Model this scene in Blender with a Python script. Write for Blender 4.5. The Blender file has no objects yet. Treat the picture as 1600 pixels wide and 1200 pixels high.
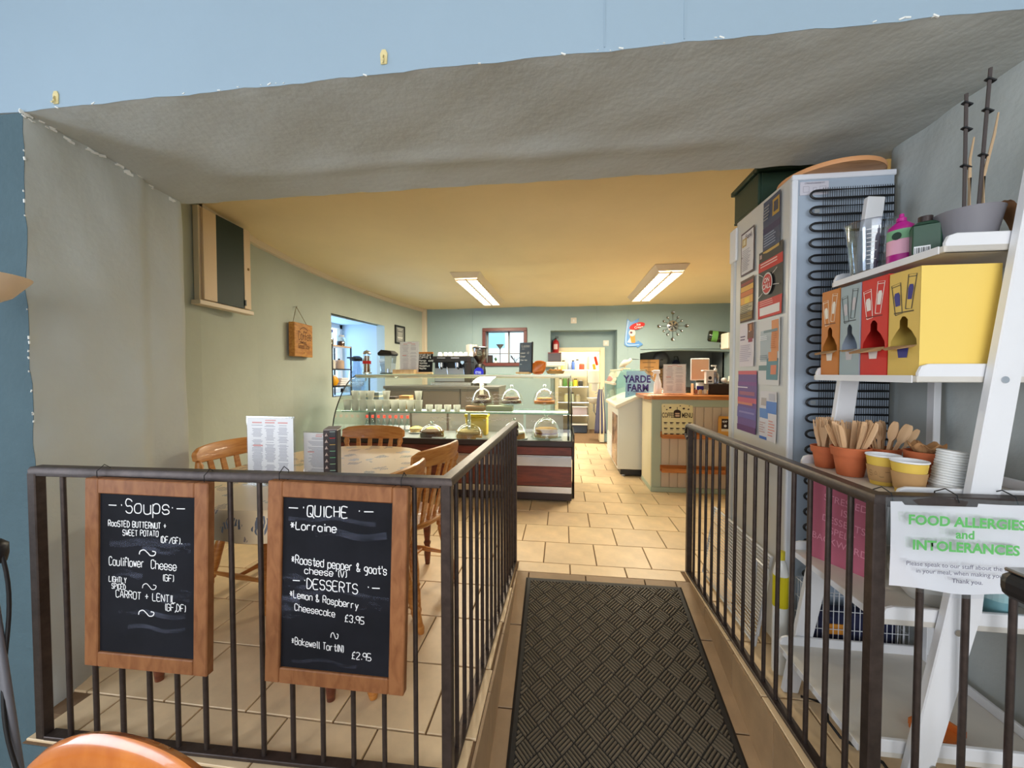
import bpy, math, random
from mathutils import Vector, Matrix
random.seed(7)
sc = bpy.context.scene
col = sc.collection
PI = math.pi
def R(d): return math.radians(d)

# ---------------------------------------------------------------- camera
cam_d = bpy.data.cameras.new('camera')
cam_d.sensor_width = 36.0
cam_d.lens = 610.0 / 1600.0 * 36.0
cam_d.clip_start = 0.02
cam = bpy.data.objects.new('camera', cam_d)
cam.location = (0, 0, 1.25)
cam.rotation_euler = (R(90 - 1.596), 0, R(7.377))
col.objects.link(cam)
sc.camera = cam

# ---------------------------------------------------------------- world, lights, exposure
def srgb(c):
    if isinstance(c, str):
        c = tuple(int(c[i:i + 2], 16) for i in (0, 2, 4))
    return tuple((v / 255 / 12.92) if v / 255 <= 0.04045 else ((v / 255 + 0.055) / 1.055) ** 2.4 for v in c) + (1.0,)

world = bpy.data.worlds.new('world')
sc.world = world
world.use_nodes = True
bg = world.node_tree.nodes['Background']
bg.inputs[0].default_value = (0.80, 0.90, 1.0, 1)
bg.inputs[1].default_value = 2.4

def area(name, loc, rot, sx, sy, power, color, spread=180):
    l = bpy.data.lights.new(name, 'AREA')
    l.shape = 'RECTANGLE'; l.size = sx; l.size_y = sy
    l.energy = power; l.color = srgb(color)[:3]; l.spread = R(spread)
    o = bpy.data.objects.new(name, l)
    o.location = loc; o.rotation_euler = rot
    col.objects.link(o)
    return o
area('window_daylight', (0.3, -3.05, 1.35), (R(90), 0, 0), 3.6, 1.7, 82, (250, 249, 250))
area('side_fill_light', (-3.45, -0.9, 1.35), (R(90), 0, R(-90)), 1.5, 1.3, 42, (228, 239, 255))  # added fill from an unseen left opening, brightens the right jamb
area('niche_window_daylight', (-3.40, 5.1, 1.5), (R(90), 0, R(-90)), 1.15, 0.9, 13, (150, 196, 255))
area('kitchen_strip_light', (0.4, 8.0, 2.12), (0, 0, 0), 1.0, 0.4, 50, (255, 246, 225))

sc.view_settings.view_transform = 'Standard'
sc.view_settings.look = 'None'
sc.view_settings.gamma = 1.0
sc.view_settings.use_curve_mapping = False
sc.view_settings.exposure = 0.18
sc.cycles.use_denoising = True
sc.cycles.max_bounces = 10
sc.cycles.diffuse_bounces = 4
sc.cycles.glossy_bounces = 3
sc.cycles.transparent_max_bounces = 24
sc.cycles.sample_clamp_indirect = 4.0
sc.cycles.caustics_reflective = False
sc.cycles.caustics_refractive = False

# ---------------------------------------------------------------- materials
MATS = {}
def mat(name, color, rough=0.55, metal=0.0, spec=0.5, var=None, bump=None, wood=None, coat=0.0, emit=None, rnd=0.0):
    """var=(scale, amount) colour mottling; bump=(scale, strength, distance); wood=(axis scale vector, dark colour)"""
    if name in MATS: return MATS[name]
    m = bpy.data.materials.new(name); m.use_nodes = True
    nt = m.node_tree; N = nt.nodes; L = nt.links
    b = N['Principled BSDF']
    b.inputs['Roughness'].default_value = rough
    b.inputs['Metallic'].default_value = metal
    b.inputs['Specular IOR Level'].default_value = spec
    b.inputs['Coat Weight'].default_value = coat
    base = srgb(color)
    b.inputs['Base Color'].default_value = base
    m.diffuse_color = base
    if emit:
        b.inputs['Emission Color'].default_value = srgb(emit[0]); b.inputs['Emission Strength'].default_value = emit[1]
    src = None
    if var or bump or wood or rnd:
        tc = N.new('ShaderNodeTexCoord')
    if wood:
        mp = N.new('ShaderNodeMapping'); mp.inputs['Scale'].default_value = wood[0]
        L.new(tc.outputs['Object'], mp.inputs[0])
        nz = N.new('ShaderNodeTexNoise'); nz.inputs['Scale'].default_value = 3.0
        nz.inputs['Detail'].default_value = 5; nz.inputs['Distortion'].default_value = 0.6
        L.new(mp.outputs[0], nz.inputs['Vector'])
        rp = N.new('ShaderNodeValToRGB')
        rp.color_ramp.elements[0].position = 0.36; rp.color_ramp.elements[0].color = srgb(wood[1])
        rp.color_ramp.elements[1].position = 0.62; rp.color_ramp.elements[1].color = base
        L.new(nz.outputs['Fac'], rp.inputs[0]); src = rp.outputs[0]
    elif var:
        nz = N.new('ShaderNodeTexNoise'); nz.inputs['Scale'].default_value = var[0]; nz.inputs['Detail'].default_value = 6
        nz.inputs['Roughness'].default_value = 0.6
        L.new(tc.outputs['Object'], nz.inputs['Vector'])
        mr = N.new('ShaderNodeMapRange'); mr.inputs[1].default_value = 0.3; mr.inputs[2].default_value = 0.7
        mr.inputs[3].default_value = 1 - var[1]; mr.inputs[4].default_value = 1 + var[1]
        L.new(nz.outputs['Fac'], mr.inputs[0])
        hs = N.new('ShaderNodeHueSaturation'); hs.inputs['Color'].default_value = base
        L.new(mr.outputs[0], hs.inputs['Value']); src = hs.outputs[0]
    if rnd:
        oi = N.new('ShaderNodeObjectInfo')
        mr2 = N.new('ShaderNodeMapRange'); mr2.inputs[3].default_value = 1 - rnd; mr2.inputs[4].default_value = 1 + rnd
        L.new(oi.outputs['Random'], mr2.inputs[0])
        h2 = N.new('ShaderNodeHueSaturation'); h2.inputs['Color'].default_value = base
        if src: L.new(src, h2.inputs['Color'])
        L.new(mr2.outputs[0], h2.inputs['Value']); src = h2.outputs[0]
    if src: L.new(src, b.inputs['Base Color'])
    if bump:
        n2 = N.new('ShaderNodeTexNoise'); n2.inputs['Scale'].default_value = bump[0]; n2.inputs['Detail'].default_value = 4
        L.new(tc.outputs['Object'], n2.inputs['Vector'])
        bp = N.new('ShaderNodeBump'); bp.inputs['Strength'].default_value = bump[1]; bp.inputs['Distance'].default_value = bump[2]
        L.new(n2.outputs['Fac'], bp.inputs['Height']); L.new(bp.outputs[0], b.inputs['Normal'])
    MATS[name] = m
    return m

def glassmat(name, tint=(245, 252, 250), base=0.05, edge=0.55, rough=0.02):
    if name in MATS: return MATS[name]
    m = bpy.data.materials.new(name); m.use_nodes = True
    nt = m.node_tree; N = nt.nodes; L = nt.links
    N.remove(N['Principled BSDF'])
    lw = N.new('ShaderNodeLayerWeight'); lw.inputs['Blend'].default_value = 0.35
    mr = N.new('ShaderNodeMapRange'); mr.inputs[3].default_value = base; mr.inputs[4].default_value = edge
    L.new(lw.outputs['Facing'], mr.inputs[0])
    tr = N.new('ShaderNodeBsdfTransparent'); tr.inputs[0].default_value = srgb(tint)
    gl = N.new('ShaderNodeBsdfGlossy'); gl.inputs['Roughness'].default_value = rough
    gl.inputs['Color'].default_value = (0.95, 0.98, 0.97, 1)
    mx = N.new('ShaderNodeMixShader')
    L.new(mr.outputs[0], mx.inputs[0]); L.new(tr.outputs[0], mx.inputs[1]); L.new(gl.outputs[0], mx.inputs[2])
    L.new(mx.outputs[0], N['Material Output'].inputs[0])
    MATS[name] = m
    return m

def flat(c):
    c = tuple(c) if not isinstance(c, str) else tuple(int(c[i:i + 2], 16) for i in (0, 2, 4))
    return mat('print_%02x%02x%02x' % c, c, 0.5, spec=0.3)

# ---------------------------------------------------------------- mesh builder
class MB:
    def __init__(s, off=(0, 0, 0)):
        s.v = []; s.f = []; s.fm = []; s.mi = 0; s.o = Vector(off)
    def add(s, vs, fs):
        n = len(s.v)
        s.v += [tuple(Vector(p) + s.o) for p in vs]
        for f in fs: s.f.append([i + n for i in f]); s.fm.append(s.mi)
        return s
    def box(s, x0, x1, y0, y1, z0, z1):
        return s.add([(x0, y0, z0), (x1, y0, z0), (x1, y1, z0), (x0, y1, z0), (x0, y0, z1), (x1, y0, z1), (x1, y1, z1), (x0, y1, z1)],
                     [(0, 3, 2, 1), (4, 5, 6, 7), (0, 1, 5, 4), (1, 2, 6, 5), (2, 3, 7, 6), (3, 0, 4, 7)])
    def obox(s, c, size, rot=None, M=None):
        hx, hy, hz = size[0] / 2, size[1] / 2, size[2] / 2
        M = M if M is not None else Matrix.Rotation(0, 3, 'Z') if rot is None else rot
        c = Vector(c)
        p = [c + M @ Vector(q) for q in [(-hx, -hy, -hz), (hx, -hy, -hz), (hx, hy, -hz), (-hx, hy, -hz), (-hx, -hy, hz), (hx, -hy, hz), (hx, hy, hz), (-hx, hy, hz)]]
        return s.add(p, [(0, 3, 2, 1), (4, 5, 6, 7), (0, 1, 5, 4), (1, 2, 6, 5), (2, 3, 7, 6), (3, 0, 4, 7)])
    def frame_for(s, d):
        d = Vector(d).normalized()
        a = Vector((0, 0, 1)) if abs(d.z) < 0.9 else Vector((1, 0, 0))
        u = d.cross(a).normalized(); w = u.cross(d).normalized()
        return u, w
    def cyl(s, p0, p1, r0, r1=None, n=12, caps=True):
        r1 = r0 if r1 is None else r1
        p0, p1 = Vector(p0), Vector(p1)
        u, w = s.frame_for(p1 - p0)
        vs = []
        for p, r in ((p0, r0), (p1, r1)):
            for k in range(n):
                a = 2 * PI * k / n
                vs.append(p + (u * math.cos(a) + w * math.sin(a)) * r)
        fs = [(k, k + n, (k + 1) % n + n, (k + 1) % n) for k in range(n)]
        if caps: fs += [tuple(range(n)), tuple(range(2 * n - 1, n - 1, -1))]
        return s.add(vs, fs)
    def turned(s, p0, p1, prof, n=10):
        """prof: list of (t along 0..1, radius)"""
        p0, p1 = Vector(p0), Vector(p1)
        u, w = s.frame_for(p1 - p0)
        vs = []; fs = []
        for t, r in prof:
            p = p0.lerp(p1, t)
            for k in range(n):
                a = 2 * PI * k / n
                vs.append(p + (u * math.cos(a) + w * math.sin(a)) * r)
        for i in range(len(prof) - 1):
            for k in range(n):
                a, b = i * n + k, i * n + (k + 1) % n
                fs.append((a, a + n, b + n, b))
        fs += [tuple(range(n)), tuple(range(len(vs) - 1, len(vs) - n - 1, -1))]
        return s.add(vs, fs)
    def lathe(s, prof, c=(0, 0, 0), n=20, sx=1, sy=1, a0=0, a1=2 * PI):
        """prof: (r, z) list"""
        vs = []; fs = []; full = abs(a1 - a0 - 2 * PI) < 1e-6
        m = n if full else n + 1
        for r, z in prof:
            for k in range(m):
                a = a0 + (a1 - a0) * k / n
                vs.append((c[0] + r * math.cos(a) * sx, c[1] + r * math.sin(a) * sy, c[2] + z))
        for i in range(len(prof) - 1):
            for k in range(n):
                a, b = i * m + k, i * m + (k + 1) % m
                fs.append((a, b, b + m, a + m))
        return s.add(vs, fs)
    def tube(s, pts, r, n=8, closed=False):
        pts = [Vector(p) for p in pts]
        vs = []; fs = []; m = len(pts)
        u = None
        for i, p in enumerate(pts):
            if closed: d = pts[(i + 1) % m] - pts[i - 1]
            else: d = pts[min(i + 1, m - 1)] - pts[max(i - 1, 0)]
            d.normalize()
            if u is None: u, w = s.frame_for(d)
            else:
                u = (u - d * u.dot(d)).normalized(); w = d.cross(u)
            rr = r[i] if isinstance(r, (list, tuple)) else r
            for k in range(n):
                a = 2 * PI * k / n
                vs.append(p + (u * math.cos(a) + w * math.sin(a)) * rr)
        for i in range(m if closed else m - 1):
            for k in range(n):
                a, b = i * n + k, i * n + (k + 1) % n
                c, d = ((i + 1) % m) * n + k, ((i + 1) % m) * n + (k + 1) % n
                fs.append((a, b, d, c))
        if not closed: fs += [tuple(range(n - 1, -1, -1)), tuple(range((m - 1) * n, m * n))]
        return s.add(vs, fs)
    def prism(s, poly, o, u, v, depth):
        """2-D polygon swept from plane (o,u,v) along u x v by depth"""
        o, u, v = Vector(o), Vector(u), Vector(v)
        w = u.cross(v).normalized() * depth
        n = len(poly)
        vs = [o + u * x + v * y for x, y in poly] + [o + u * x + v * y + w for x, y in poly]
        fs = [tuple(range(n - 1, -1, -1)), tuple(range(n, 2 * n))]
        fs += [(k, (k + 1) % n, (k + 1) % n + n, k + n) for k in range(n)]
        return s.add(vs, fs)
    def rect(s, o, u, v, x0, y0, x1, y1, lift=0.0):
        o, u, v = Vector(o), Vector(u), Vector(v)
        w = u.cross(v).normalized() * lift
        return s.add([o + u * a + v * b + w for a, b in ((x0, y0), (x1, y0), (x1, y1), (x0, y1))], [(0, 1, 2, 3)])
    def poly(s, o, u, v, pts, lift=0.0):
        o, u, v = Vector(o), Vector(u), Vector(v)
        w = u.cross(v).normalized() * lift
        return s.add([o + u * a + v * b + w for a, b in pts], [tuple(range(len(pts)))])
    def grid(s, fn, nu, nv):
        vs = [fn(i / nu, j / nv) for j in range(nv + 1) for i in range(nu + 1)]
        fs = [(j * (nu + 1) + i, j * (nu + 1) + i + 1, (j + 1) * (nu + 1) + i + 1, (j + 1) * (nu + 1) + i) for j in range(nv) for i in range(nu)]
        return s.add(vs, fs)
    def ribbon(s, o, u, v, pts, w, lift=0.0):
        """flat stroke of width w through 2-D points"""
        o, u, v = Vector(o), Vector(u), Vector(v)
        nn = u.cross(v).normalized() * lift
        L_ = []
        for i, p in enumerate(pts):
            a = pts[max(i - 1, 0)]; b = pts[min(i + 1, len(pts) - 1)]
            dx, dy = b[0] - a[0], b[1] - a[1]
            l = math.hypot(dx, dy) or 1
            L_.append((-dy / l * w / 2, dx / l * w / 2))
        vs = []
        for p, q in zip(pts, L_):
            for sg in (1, -1):
                vs.append(o + u * (p[0] + sg * q[0]) + v * (p[1] + sg * q[1]) + nn)
        return s.add(vs, [(2 * i, 2 * i + 1, 2 * i + 3, 2 * i + 2) for i in range(len(pts) - 1)])
    def mesh(s, name, mats):
        me = bpy.data.meshes.new(name)
        me.from_pydata(s.v, [], s.f)
        for m in mats: me.materials.append(m)
        if len(mats) > 1: me.polygons.foreach_set('material_index', s.fm)
        me.update()
        return me

def obj(name, mb, mats, parent=None, smooth=None, bevel=0.0, label=None, loc=None, rot=None, solid=None, seg=1):
    mats = mats if isinstance(mats, (list, tuple)) else [mats]
    me = mb.mesh(name, mats) if isinstance(mb, MB) else mb
    if smooth is not None:
        me.shade_smooth(); me.set_sharp_from_angle(angle=R(smooth))
    o = bpy.data.objects.new(name, me)
    col.objects.link(o)
    if parent: o.parent = parent
    if loc: o.location = loc
    if rot: o.rotation_euler = rot
    if solid:
        md = o.modifiers.new('thickness', 'SOLIDIFY'); md.thickness = solid; md.offset = 0
    if bevel:
        md = o.modifiers.new('bevel', 'BEVEL'); md.width = bevel; md.segments = seg; md.limit_method = 'ANGLE'; md.angle_limit = R(40)
    if label: o['label'] = label
    return o

def tag(o, label, cat, group=None):
    o['label'] = label; o['category'] = cat
    if group: o['group'] = group
    return o

def thing(name, label, cat, loc=(0, 0, 0), rz=0.0, group=None, rot=None):
    o = bpy.data.objects.new(name, None); col.objects.link(o)
    o.empty_display_size = 0.05
    o.location = loc; o.rotation_euler = rot if rot else (0, 0, rz)
    return tag(o, label, cat, group)

def wmb(t):
    """builder in world coordinates for an unrotated thing"""
    return MB(off=-Vector(t.location))

def struct(name, mb, mats, **k):
    o = obj(name, mb, mats, **k)
    if not k.get('parent'): o['kind'] = 'structure'
    return o

def copy_tree(o, parent=None, loc=None, rz=None):
    c = o.copy(); col.objects.link(c); c.parent = parent
    if loc: c.location = loc
    if rz is not None: c.rotation_euler = (0, 0, rz)
    for ch in o.children: copy_tree(ch, c)
    return c

ORD = ['first', 'second', 'third', 'fourth', 'fifth', 'sixth', 'seventh', 'eighth', 'ninth', 'tenth', 'eleventh', 'twelfth', 'thirteenth', 'fourteenth']

# ---------------------------------------------------------------- lettering
GL = {'A': '02 28 42/14 34', 'B': '02 08 38 47 46 35 05/35 44 43 32 02', 'C': '47 38 18 07 03 12 32 43', 'D': '02 08 28 46 44 22 02',
      'E': '48 08 02 42/05 35', 'F': '48 08 02/05 35', 'G': '47 38 18 07 03 12 32 43 45 25', 'H': '02 08/42 48/05 45', 'I': '12 18',
      'J': '48 43 32 12 03', 'K': '02 08/48 05 42', 'L': '08 02 42', 'M': '02 08 25 48 42', 'N': '02 08 42 48',
      'O': '18 07 03 12 32 43 47 38 18', 'P': '02 08 38 47 46 35 05', 'Q': '18 07 03 12 32 43 47 38 18/24 51', 'R': '02 08 38 47 46 35 05/25 42',
      'S': '47 38 18 07 06 15 35 44 43 32 12 03', 'T': '08 48/28 22', 'U': '08 03 12 32 43 48', 'V': '08 22 48', 'W': '08 12 25 32 48',
      'X': '08 42/48 02', 'Y': '08 25 48/25 22', 'Z': '08 48 02 42',
      'a': '46 42/45 36 16 05 03 12 32 43', 'b': '08 02/05 16 36 45 43 32 12 03', 'c': '45 36 16 05 03 12 32 43', 'd': '48 42/45 36 16 05 03 12 32 43',
      'e': '04 44 45 36 16 05 03 12 32 43', 'f': '47 38 28 17 12/05 35', 'g': '46 41 30 10/45 36 16 05 04 13 33 44', 'h': '08 02/05 16 36 45 42',
      'i': '12 16/18 17', 'j': '26 21 10/28 27', 'k': '08 02/46 04 42', 'l': '18 13 22', 'm': '02 06/05 16 25 22/25 36 45 42', 'n': '02 06/05 16 36 45 42',
      'o': '16 05 03 12 32 43 45 36 16', 'p': '06 00/05 16 36 45 43 32 12 03', 'q': '46 40/45 36 16 05 03 12 32 43', 'r': '02 06/04 16 36',
      's': '45 36 16 05 14 34 43 32 12 03', 't': '28 23 32 43/06 46', 'u': '06 03 12 32 43/46 42', 'v': '06 22 46', 'w': '06 12 25 32 46',
      'x': '06 42/46 02', 'y': '06 22/46 10', 'z': '06 46 02 42', '0': '18 07 03 12 32 43 47 38 18', '1': '17 28 22', '2': '07 18 38 47 46 02 42',
      '3': '07 18 38 47 46 35 25/35 44 43 32 12 03', '5': '48 08 05 35 44 43 32 02', '9': '42 47 38 18 07 06 15 35 46',
      '\u00a3': '42 02 12 16 27 38 47/05 35', '+': '05 45/23 27', '*': '13 37/33 17/05 45', '(': '28 17 13 22', ')': '08 17 13 02',
      ',': '13 12 01', '.': '12 13', '&': '42 06 07 18 27 03 12 22 44', '/': '02 48', '-': '05 45', '~': '03 05 16 25 34 43 54 65', "'": '18 16',
      '\u00b7': '15 16'}
WID = {'I': 2, 'i': 2, 'l': 2.4, 'j': 2.6, '(': 2.4, ')': 2.4, ',': 1.8, '.': 2, ' ': 3.4, "'": 2, '\u00b7': 2.4, '~': 7, 'f': 4, 't': 4.2}
def smooth2(p, k=3):
    if len(p) < 3: return p
    out = []
    for i in range(len(p) - 1):
        a, b, c, d = p[max(i - 1, 0)], p[i], p[i + 1], p[min(i + 2, len(p) - 1)]
        for j in range(k):
            t = j / k
            out.append(tuple(0.5 * (2 * b[q] + (c[q] - a[q]) * t + (2 * a[q] - 5 * b[q] + 4 * c[q] - d[q]) * t * t + (3 * b[q] - a[q] - 3 * c[q] + d[q]) * t ** 3) for q in (0, 1)))
    out.append(p[-1])
    return out
def stroke(mb, o, u, v, text, x, y, h, w, slope=0.0, jit=0.25, squeeze=1.0, lift=0.0012, rnd=random):
    """single-stroke handwriting: cap height h, line width w, baseline start (x,y) in the plane (o,u,v)"""
    k = h / 6.0; cx = 0.0
    for ch in text:
        g = GL.get(ch)
        if g:
            dy = rnd.uniform(-jit, jit) * 0.8
            for st in g.split('/'):
                pts = [((int(q[0]) + cx + rnd.uniform(-jit, jit) * 0.5) * k * squeeze, (int(q[1]) - 2 + dy + rnd.uniform(-jit, jit) * 0.5) * k) for q in st.split()]
                pts = [(x + a, y + b + a * slope) for a, b in pts]
                mb.ribbon(o, u, v, smooth2(pts), w, lift)
        cx += WID.get(ch, 5) + 0.55
    return cx * k * squeeze
_txt = {}
def btext(name, text, size, m, parent, o, u, v, align='CENTER', bold=0.0, lift=0.001, sx=1.0, line=1.0, extrude=0.0):
    """printed lettering with the built-in font, laid on the plane (o,u,v) in the parent's space"""
    key = (text, align, bold, line, extrude)
    if key not in _txt:
        cu = bpy.data.curves.new('lettering', 'FONT')
        cu.body = text; cu.align_x = align; cu.align_y = 'CENTER'; cu.offset = bold; cu.space_line = line; cu.resolution_u = 3; cu.extrude = extrude
        tmp = bpy.data.objects.new('lettering', cu); col.objects.link(tmp)
        dg = bpy.context.evaluated_depsgraph_get()
        _txt[key] = bpy.data.meshes.new_from_object(tmp.evaluated_get(dg))
        bpy.data.objects.remove(tmp)
    me = _txt[key].copy(); me.materials.clear(); me.materials.append(m)
    u, v = Vector(u).normalized(), Vector(v).normalized(); w = u.cross(v)
    M = Matrix.Identity(4)
    for r in range(3):
        M[r][0] = u[r] * size * sx; M[r][1] = v[r] * size; M[r][2] = w[r] * size
        M[r][3] = o[r] + w[r] * lift
    me.transform(M)
    ob = bpy.data.objects.new(name, me); col.objects.link(ob); ob.parent = parent
    return ob

# ---------------------------------------------------------------- shared materials
M_paint = mat('pale_blue_grey_plaster', (188, 193, 190), 0.85, var=(2.2, 0.05), bump=(26, 0.25, 0.01))
M_paint_light = mat('light_blue_paint', (152, 173, 188), 0.8, var=(1.5, 0.03), bump=(30, 0.12, 0.006))
M_teal = mat('dark_teal_paint', (76, 98, 106), 0.85, var=(4, 0.07), bump=(40, 0.4, 0.01))
M_backpaint = mat('blue_green_wall_paint', (152, 174, 178), 0.85, var=(2, 0.05), bump=(22, 0.2, 0.008))
M_sage = mat('sage_blue_wall_paint', (182, 190, 180), 0.85, var=(2, 0.05), bump=(22, 0.2, 0.008))
M_ceiling = mat('cream_yellow_ceiling_paint', (246, 226, 182), 0.9, var=(1.2, 0.04), bump=(5, 0.2, 0.02))
M_white = mat('white_painted_wood', (232, 232, 232), 0.5)
M_cream = mat('cream_gloss_paint', (224, 208, 184), 0.45)
M_iron = mat('dark_brown_metal', (72, 62, 58), 0.42, metal=0.6, var=(30, 0.25), bump=(60, 0.2, 0.003))
M_pine = mat('honey_pine_wood', (206, 142, 72), 0.38, wood=((3, 3, 22), (182, 112, 46)), coat=0.25)
M_oakframe = mat('oak_frame_wood', (150, 98, 58), 0.5, wood=((14, 14, 5), (128, 78, 42)))
M_slate = mat('chalkboard_slate', (24, 25, 31), 0.8, spec=.2, var=(3.5, 0.45))
M_chalk = mat('white_chalk', (235, 235, 235), 0.9, emit=None)
M_mahog = mat('red_mahogany_veneer', (122, 50, 34), 0.4, wood=((2, 14, 14), (92, 34, 24)), coat=0.2)
M_chrome = mat('brushed_steel', (200, 202, 206), 0.25, metal=1.0)
M_black = mat('black_plastic', (26, 26, 28), 0.4)
M_dark = mat('dark_brown_plastic', (46, 32, 30), 0.45)
M_paper = mat('white_paper', (238, 238, 240), 0.6)
M_porc = mat('white_porcelain', (236, 238, 236), 0.2, spec=0.6)
M_glass = glassmat('clear_glass')
M_shelfglass = glassmat('green_edge_glass', (240, 250, 245), 0.04, 0.4)
M_acryl = glassmat('clear_acrylic', (246, 246, 250), 0.06, 0.4, 0.05)
M_terra = mat('terracotta', (190, 100, 58), 0.75, var=(25, 0.08), bump=(120, 0.15, 0.002))
M_card = mat('brown_cardboard', (172, 134, 92), 0.8, var=(12, 0.06))
M_ply = mat('pale_birch_wood', (222, 184, 142), 0.6, wood=((6, 6, 2), (204, 162, 118)))
M_cable = mat('black_rubber', (22, 22, 24), 0.55)
# ================================================================ THE SETTING
def wob(a, b, s=1.0):
    return s * (0.5 * math.sin(a * 2.3 + b * 1.1) + 0.3 * math.sin(a * 5.1 - b * 3.7 + 1) + 0.2 * math.sin(a * 9.7 + b * 8.3 + 2))

# cafe floor: grout slab in three pieces around the ramp, with single tiles on it
M_grout = mat('dark_grout', (118, 92, 66), 0.9, var=(20, 0.1))
M_tile = mat('sandy_ceramic_tile', (228, 200, 160), 0.42, var=(5, 0.14), bump=(18, 0.12, 0.004), rnd=0.07)
RX0, RX1 = -0.285, 0.765       # ramp sides
RY0, RY1 = 1.13, 2.42          # ramp foot and head
ZL = -0.36                     # lower floor level
def ramp_z(y): return ZL * (RY1 - y) / (RY1 - RY0)
mb = MB()
mb.box(-1.82, RX0, 1.07, 1.18, -0.08, -0.008); mb.box(-2.95, RX0, 1.18, RY1, -0.08, -0.008); mb.box(RX1, 3.1, 1.07, RY1, -0.08, -0.008)
mb.box(-2.95, 3.1, RY1, 8.9, -0.08, -0.008)
floor = struct('floor', mb, M_grout)
PX, PY, G = 0.346, 0.32, 0.0035
tile_cache = {}
def tile(x0, x1, y0, y1, name='tile', parent=None, m=None):
    key = (round(x1 - x0, 3), round(y1 - y0, 3))
    if key not in tile_cache:
        w, d = key
        b = MB(); e = 0.002
        b.add([(0, 0, -0.008), (w, 0, -0.008), (w, d, -0.008), (0, d, -0.008), (0, 0, -e), (w, 0, -e), (w, d, -e), (0, d, -e),
               (e, e, 0), (w - e, e, 0), (w - e, d - e, 0), (e, d - e, 0)],
              [(0, 1, 5, 4), (1, 2, 6, 5), (2, 3, 7, 6), (3, 0, 4, 7), (4, 5, 9, 8), (5, 6, 10, 9), (6, 7, 11, 10), (7, 4, 8, 11), (8, 9, 10, 11)])
        tile_cache[key] = b.mesh('tile', [m or M_tile])
    o = bpy.data.objects.new(name, tile_cache[key]); col.objects.link(o)
    o.parent = parent or floor; o.location = (x0, y0, 0)
    return o
row = 0; y = 1.27 - PY
while y < 6.95:
    off = 0.052 if row % 2 == 0 else 0.225
    y0, y1 = max(y, 1.075), y + PY
    x = off - PX * 10
    while x < 2.9:
        x0, x1 = x, x + PX
        spans = [(x0, x1)]
        head = y0 < RY1 - 0.02 and y1 > RY1 + 0.04     # row that meets the head of the ramp
        if y0 < RY1 - 0.02:
            ny = []
            for a, b in spans:
                if b <= RX0 or a >= RX1: ny.append((a, b))
                else:
                    if a < RX0 - 0.03: ny.append((a, RX0 - 0.0))
                    if b > RX1 + 0.03: ny.append((RX1 + 0.0, b))
            spans = ny
        lim = -1.82 if y0 < 1.18 else -2.05 if y1 < 2.0 else -2.72
        for a, b in spans:
            a, b = max(a, lim), min(b, 1.34 if y1 < 2.0 else 2.9)
            if b - a > 0.04 and not (a > 1.9 and y0 > 4.2) and not (b < -0.1 and y0 > 4.3):
                tile(a + G, b - G, y0 + G, y1 - G)
        if head and x1 > RX0 and x0 < RX1:
            a, b = max(x0, RX0), min(x1, RX1)
            if b - a > .03: tile(a + G, b - G, RY1 + .004, y1 - G)
        x += PX
    y += PY; row += 1

# ramp with its own plank tiles along both sides, kerb tiles facing the drop
M_ramptile = mat('worn_ramp_tile', (164, 136, 104), 0.5, var=(6, 0.16), bump=(22, 0.2, 0.004), rnd=0.06)
mb = MB()
mb.add([(RX0, RY0, ZL - .01), (RX1, RY0, ZL - .01), (RX1, RY1, -.012), (RX0, RY1, -.012), (RX0, RY0, ZL - .2), (RX1, RY0, ZL - .2), (RX1, RY1, ZL - .2), (RX0, RY1, ZL - .2)],
       [(0, 1, 2, 3), (4, 5, 1, 0), (7, 6, 5, 4)])
ramp = struct('floor_ramp', mb, M_grout)
sl = math.atan2(-ZL, RY1 - RY0)
for xa, xb in ((RX0, RX0 + 0.08), (RX0 + 0.08, RX0 + 0.43), (RX0 + 0.43, RX0 + 0.78), (RX0 + 0.78, RX1 - 0.09), (RX1 - 0.09, RX1)):
    yy = RY0 + (0.12 if xa in (RX0, RX1 - 0.09) else 0)
    edges = [RY0] + ([yy] if yy > RY0 else [])
    while edges[-1] + 0.40 < RY1: edges.append(edges[-1] + 0.40)
    edges.append(RY1)
    for a, b in zip(edges, edges[1:]):
        if b - a < 0.06: continue
        t = MB(); t.box(xa + .003, xb - .003, 0, (b - a) / math.cos(sl) - .006, -0.006, 0.002)
        o = obj('ramp_tile', t, M_ramptile, parent=ramp, bevel=.0015); o.location = (0, a + .003, ramp_z(a + .003)); o.rotation_euler = (sl, 0, 0)
for X, sg in ((RX0, 1), (RX1, -1)):
    yy = RY0
    while yy < RY1 - 0.05:
        y1 = min(yy + 0.345, RY1 - 0.002)
        t = MB()
        x0, x1 = sorted((X, X + sg * 0.010))
        za, zb = ramp_z(yy) + .003, min(ramp_z(y1) + .003, -0.006)
        p = [(yy + .002, za), (y1 - .002, zb), (y1 - .002, -0.001), (yy + .002, -0.001)]
        t.add([(x0, a, b) for a, b in p] + [(x1, a, b) for a, b in p], [(0, 1, 2, 3), (7, 6, 5, 4), (0, 4, 5, 1), (1, 5, 6, 2), (2, 6, 7, 3), (3, 7, 4, 0)])
        obj('kerb_tile', t, M_ramptile, parent=ramp)
        yy = y1
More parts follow.
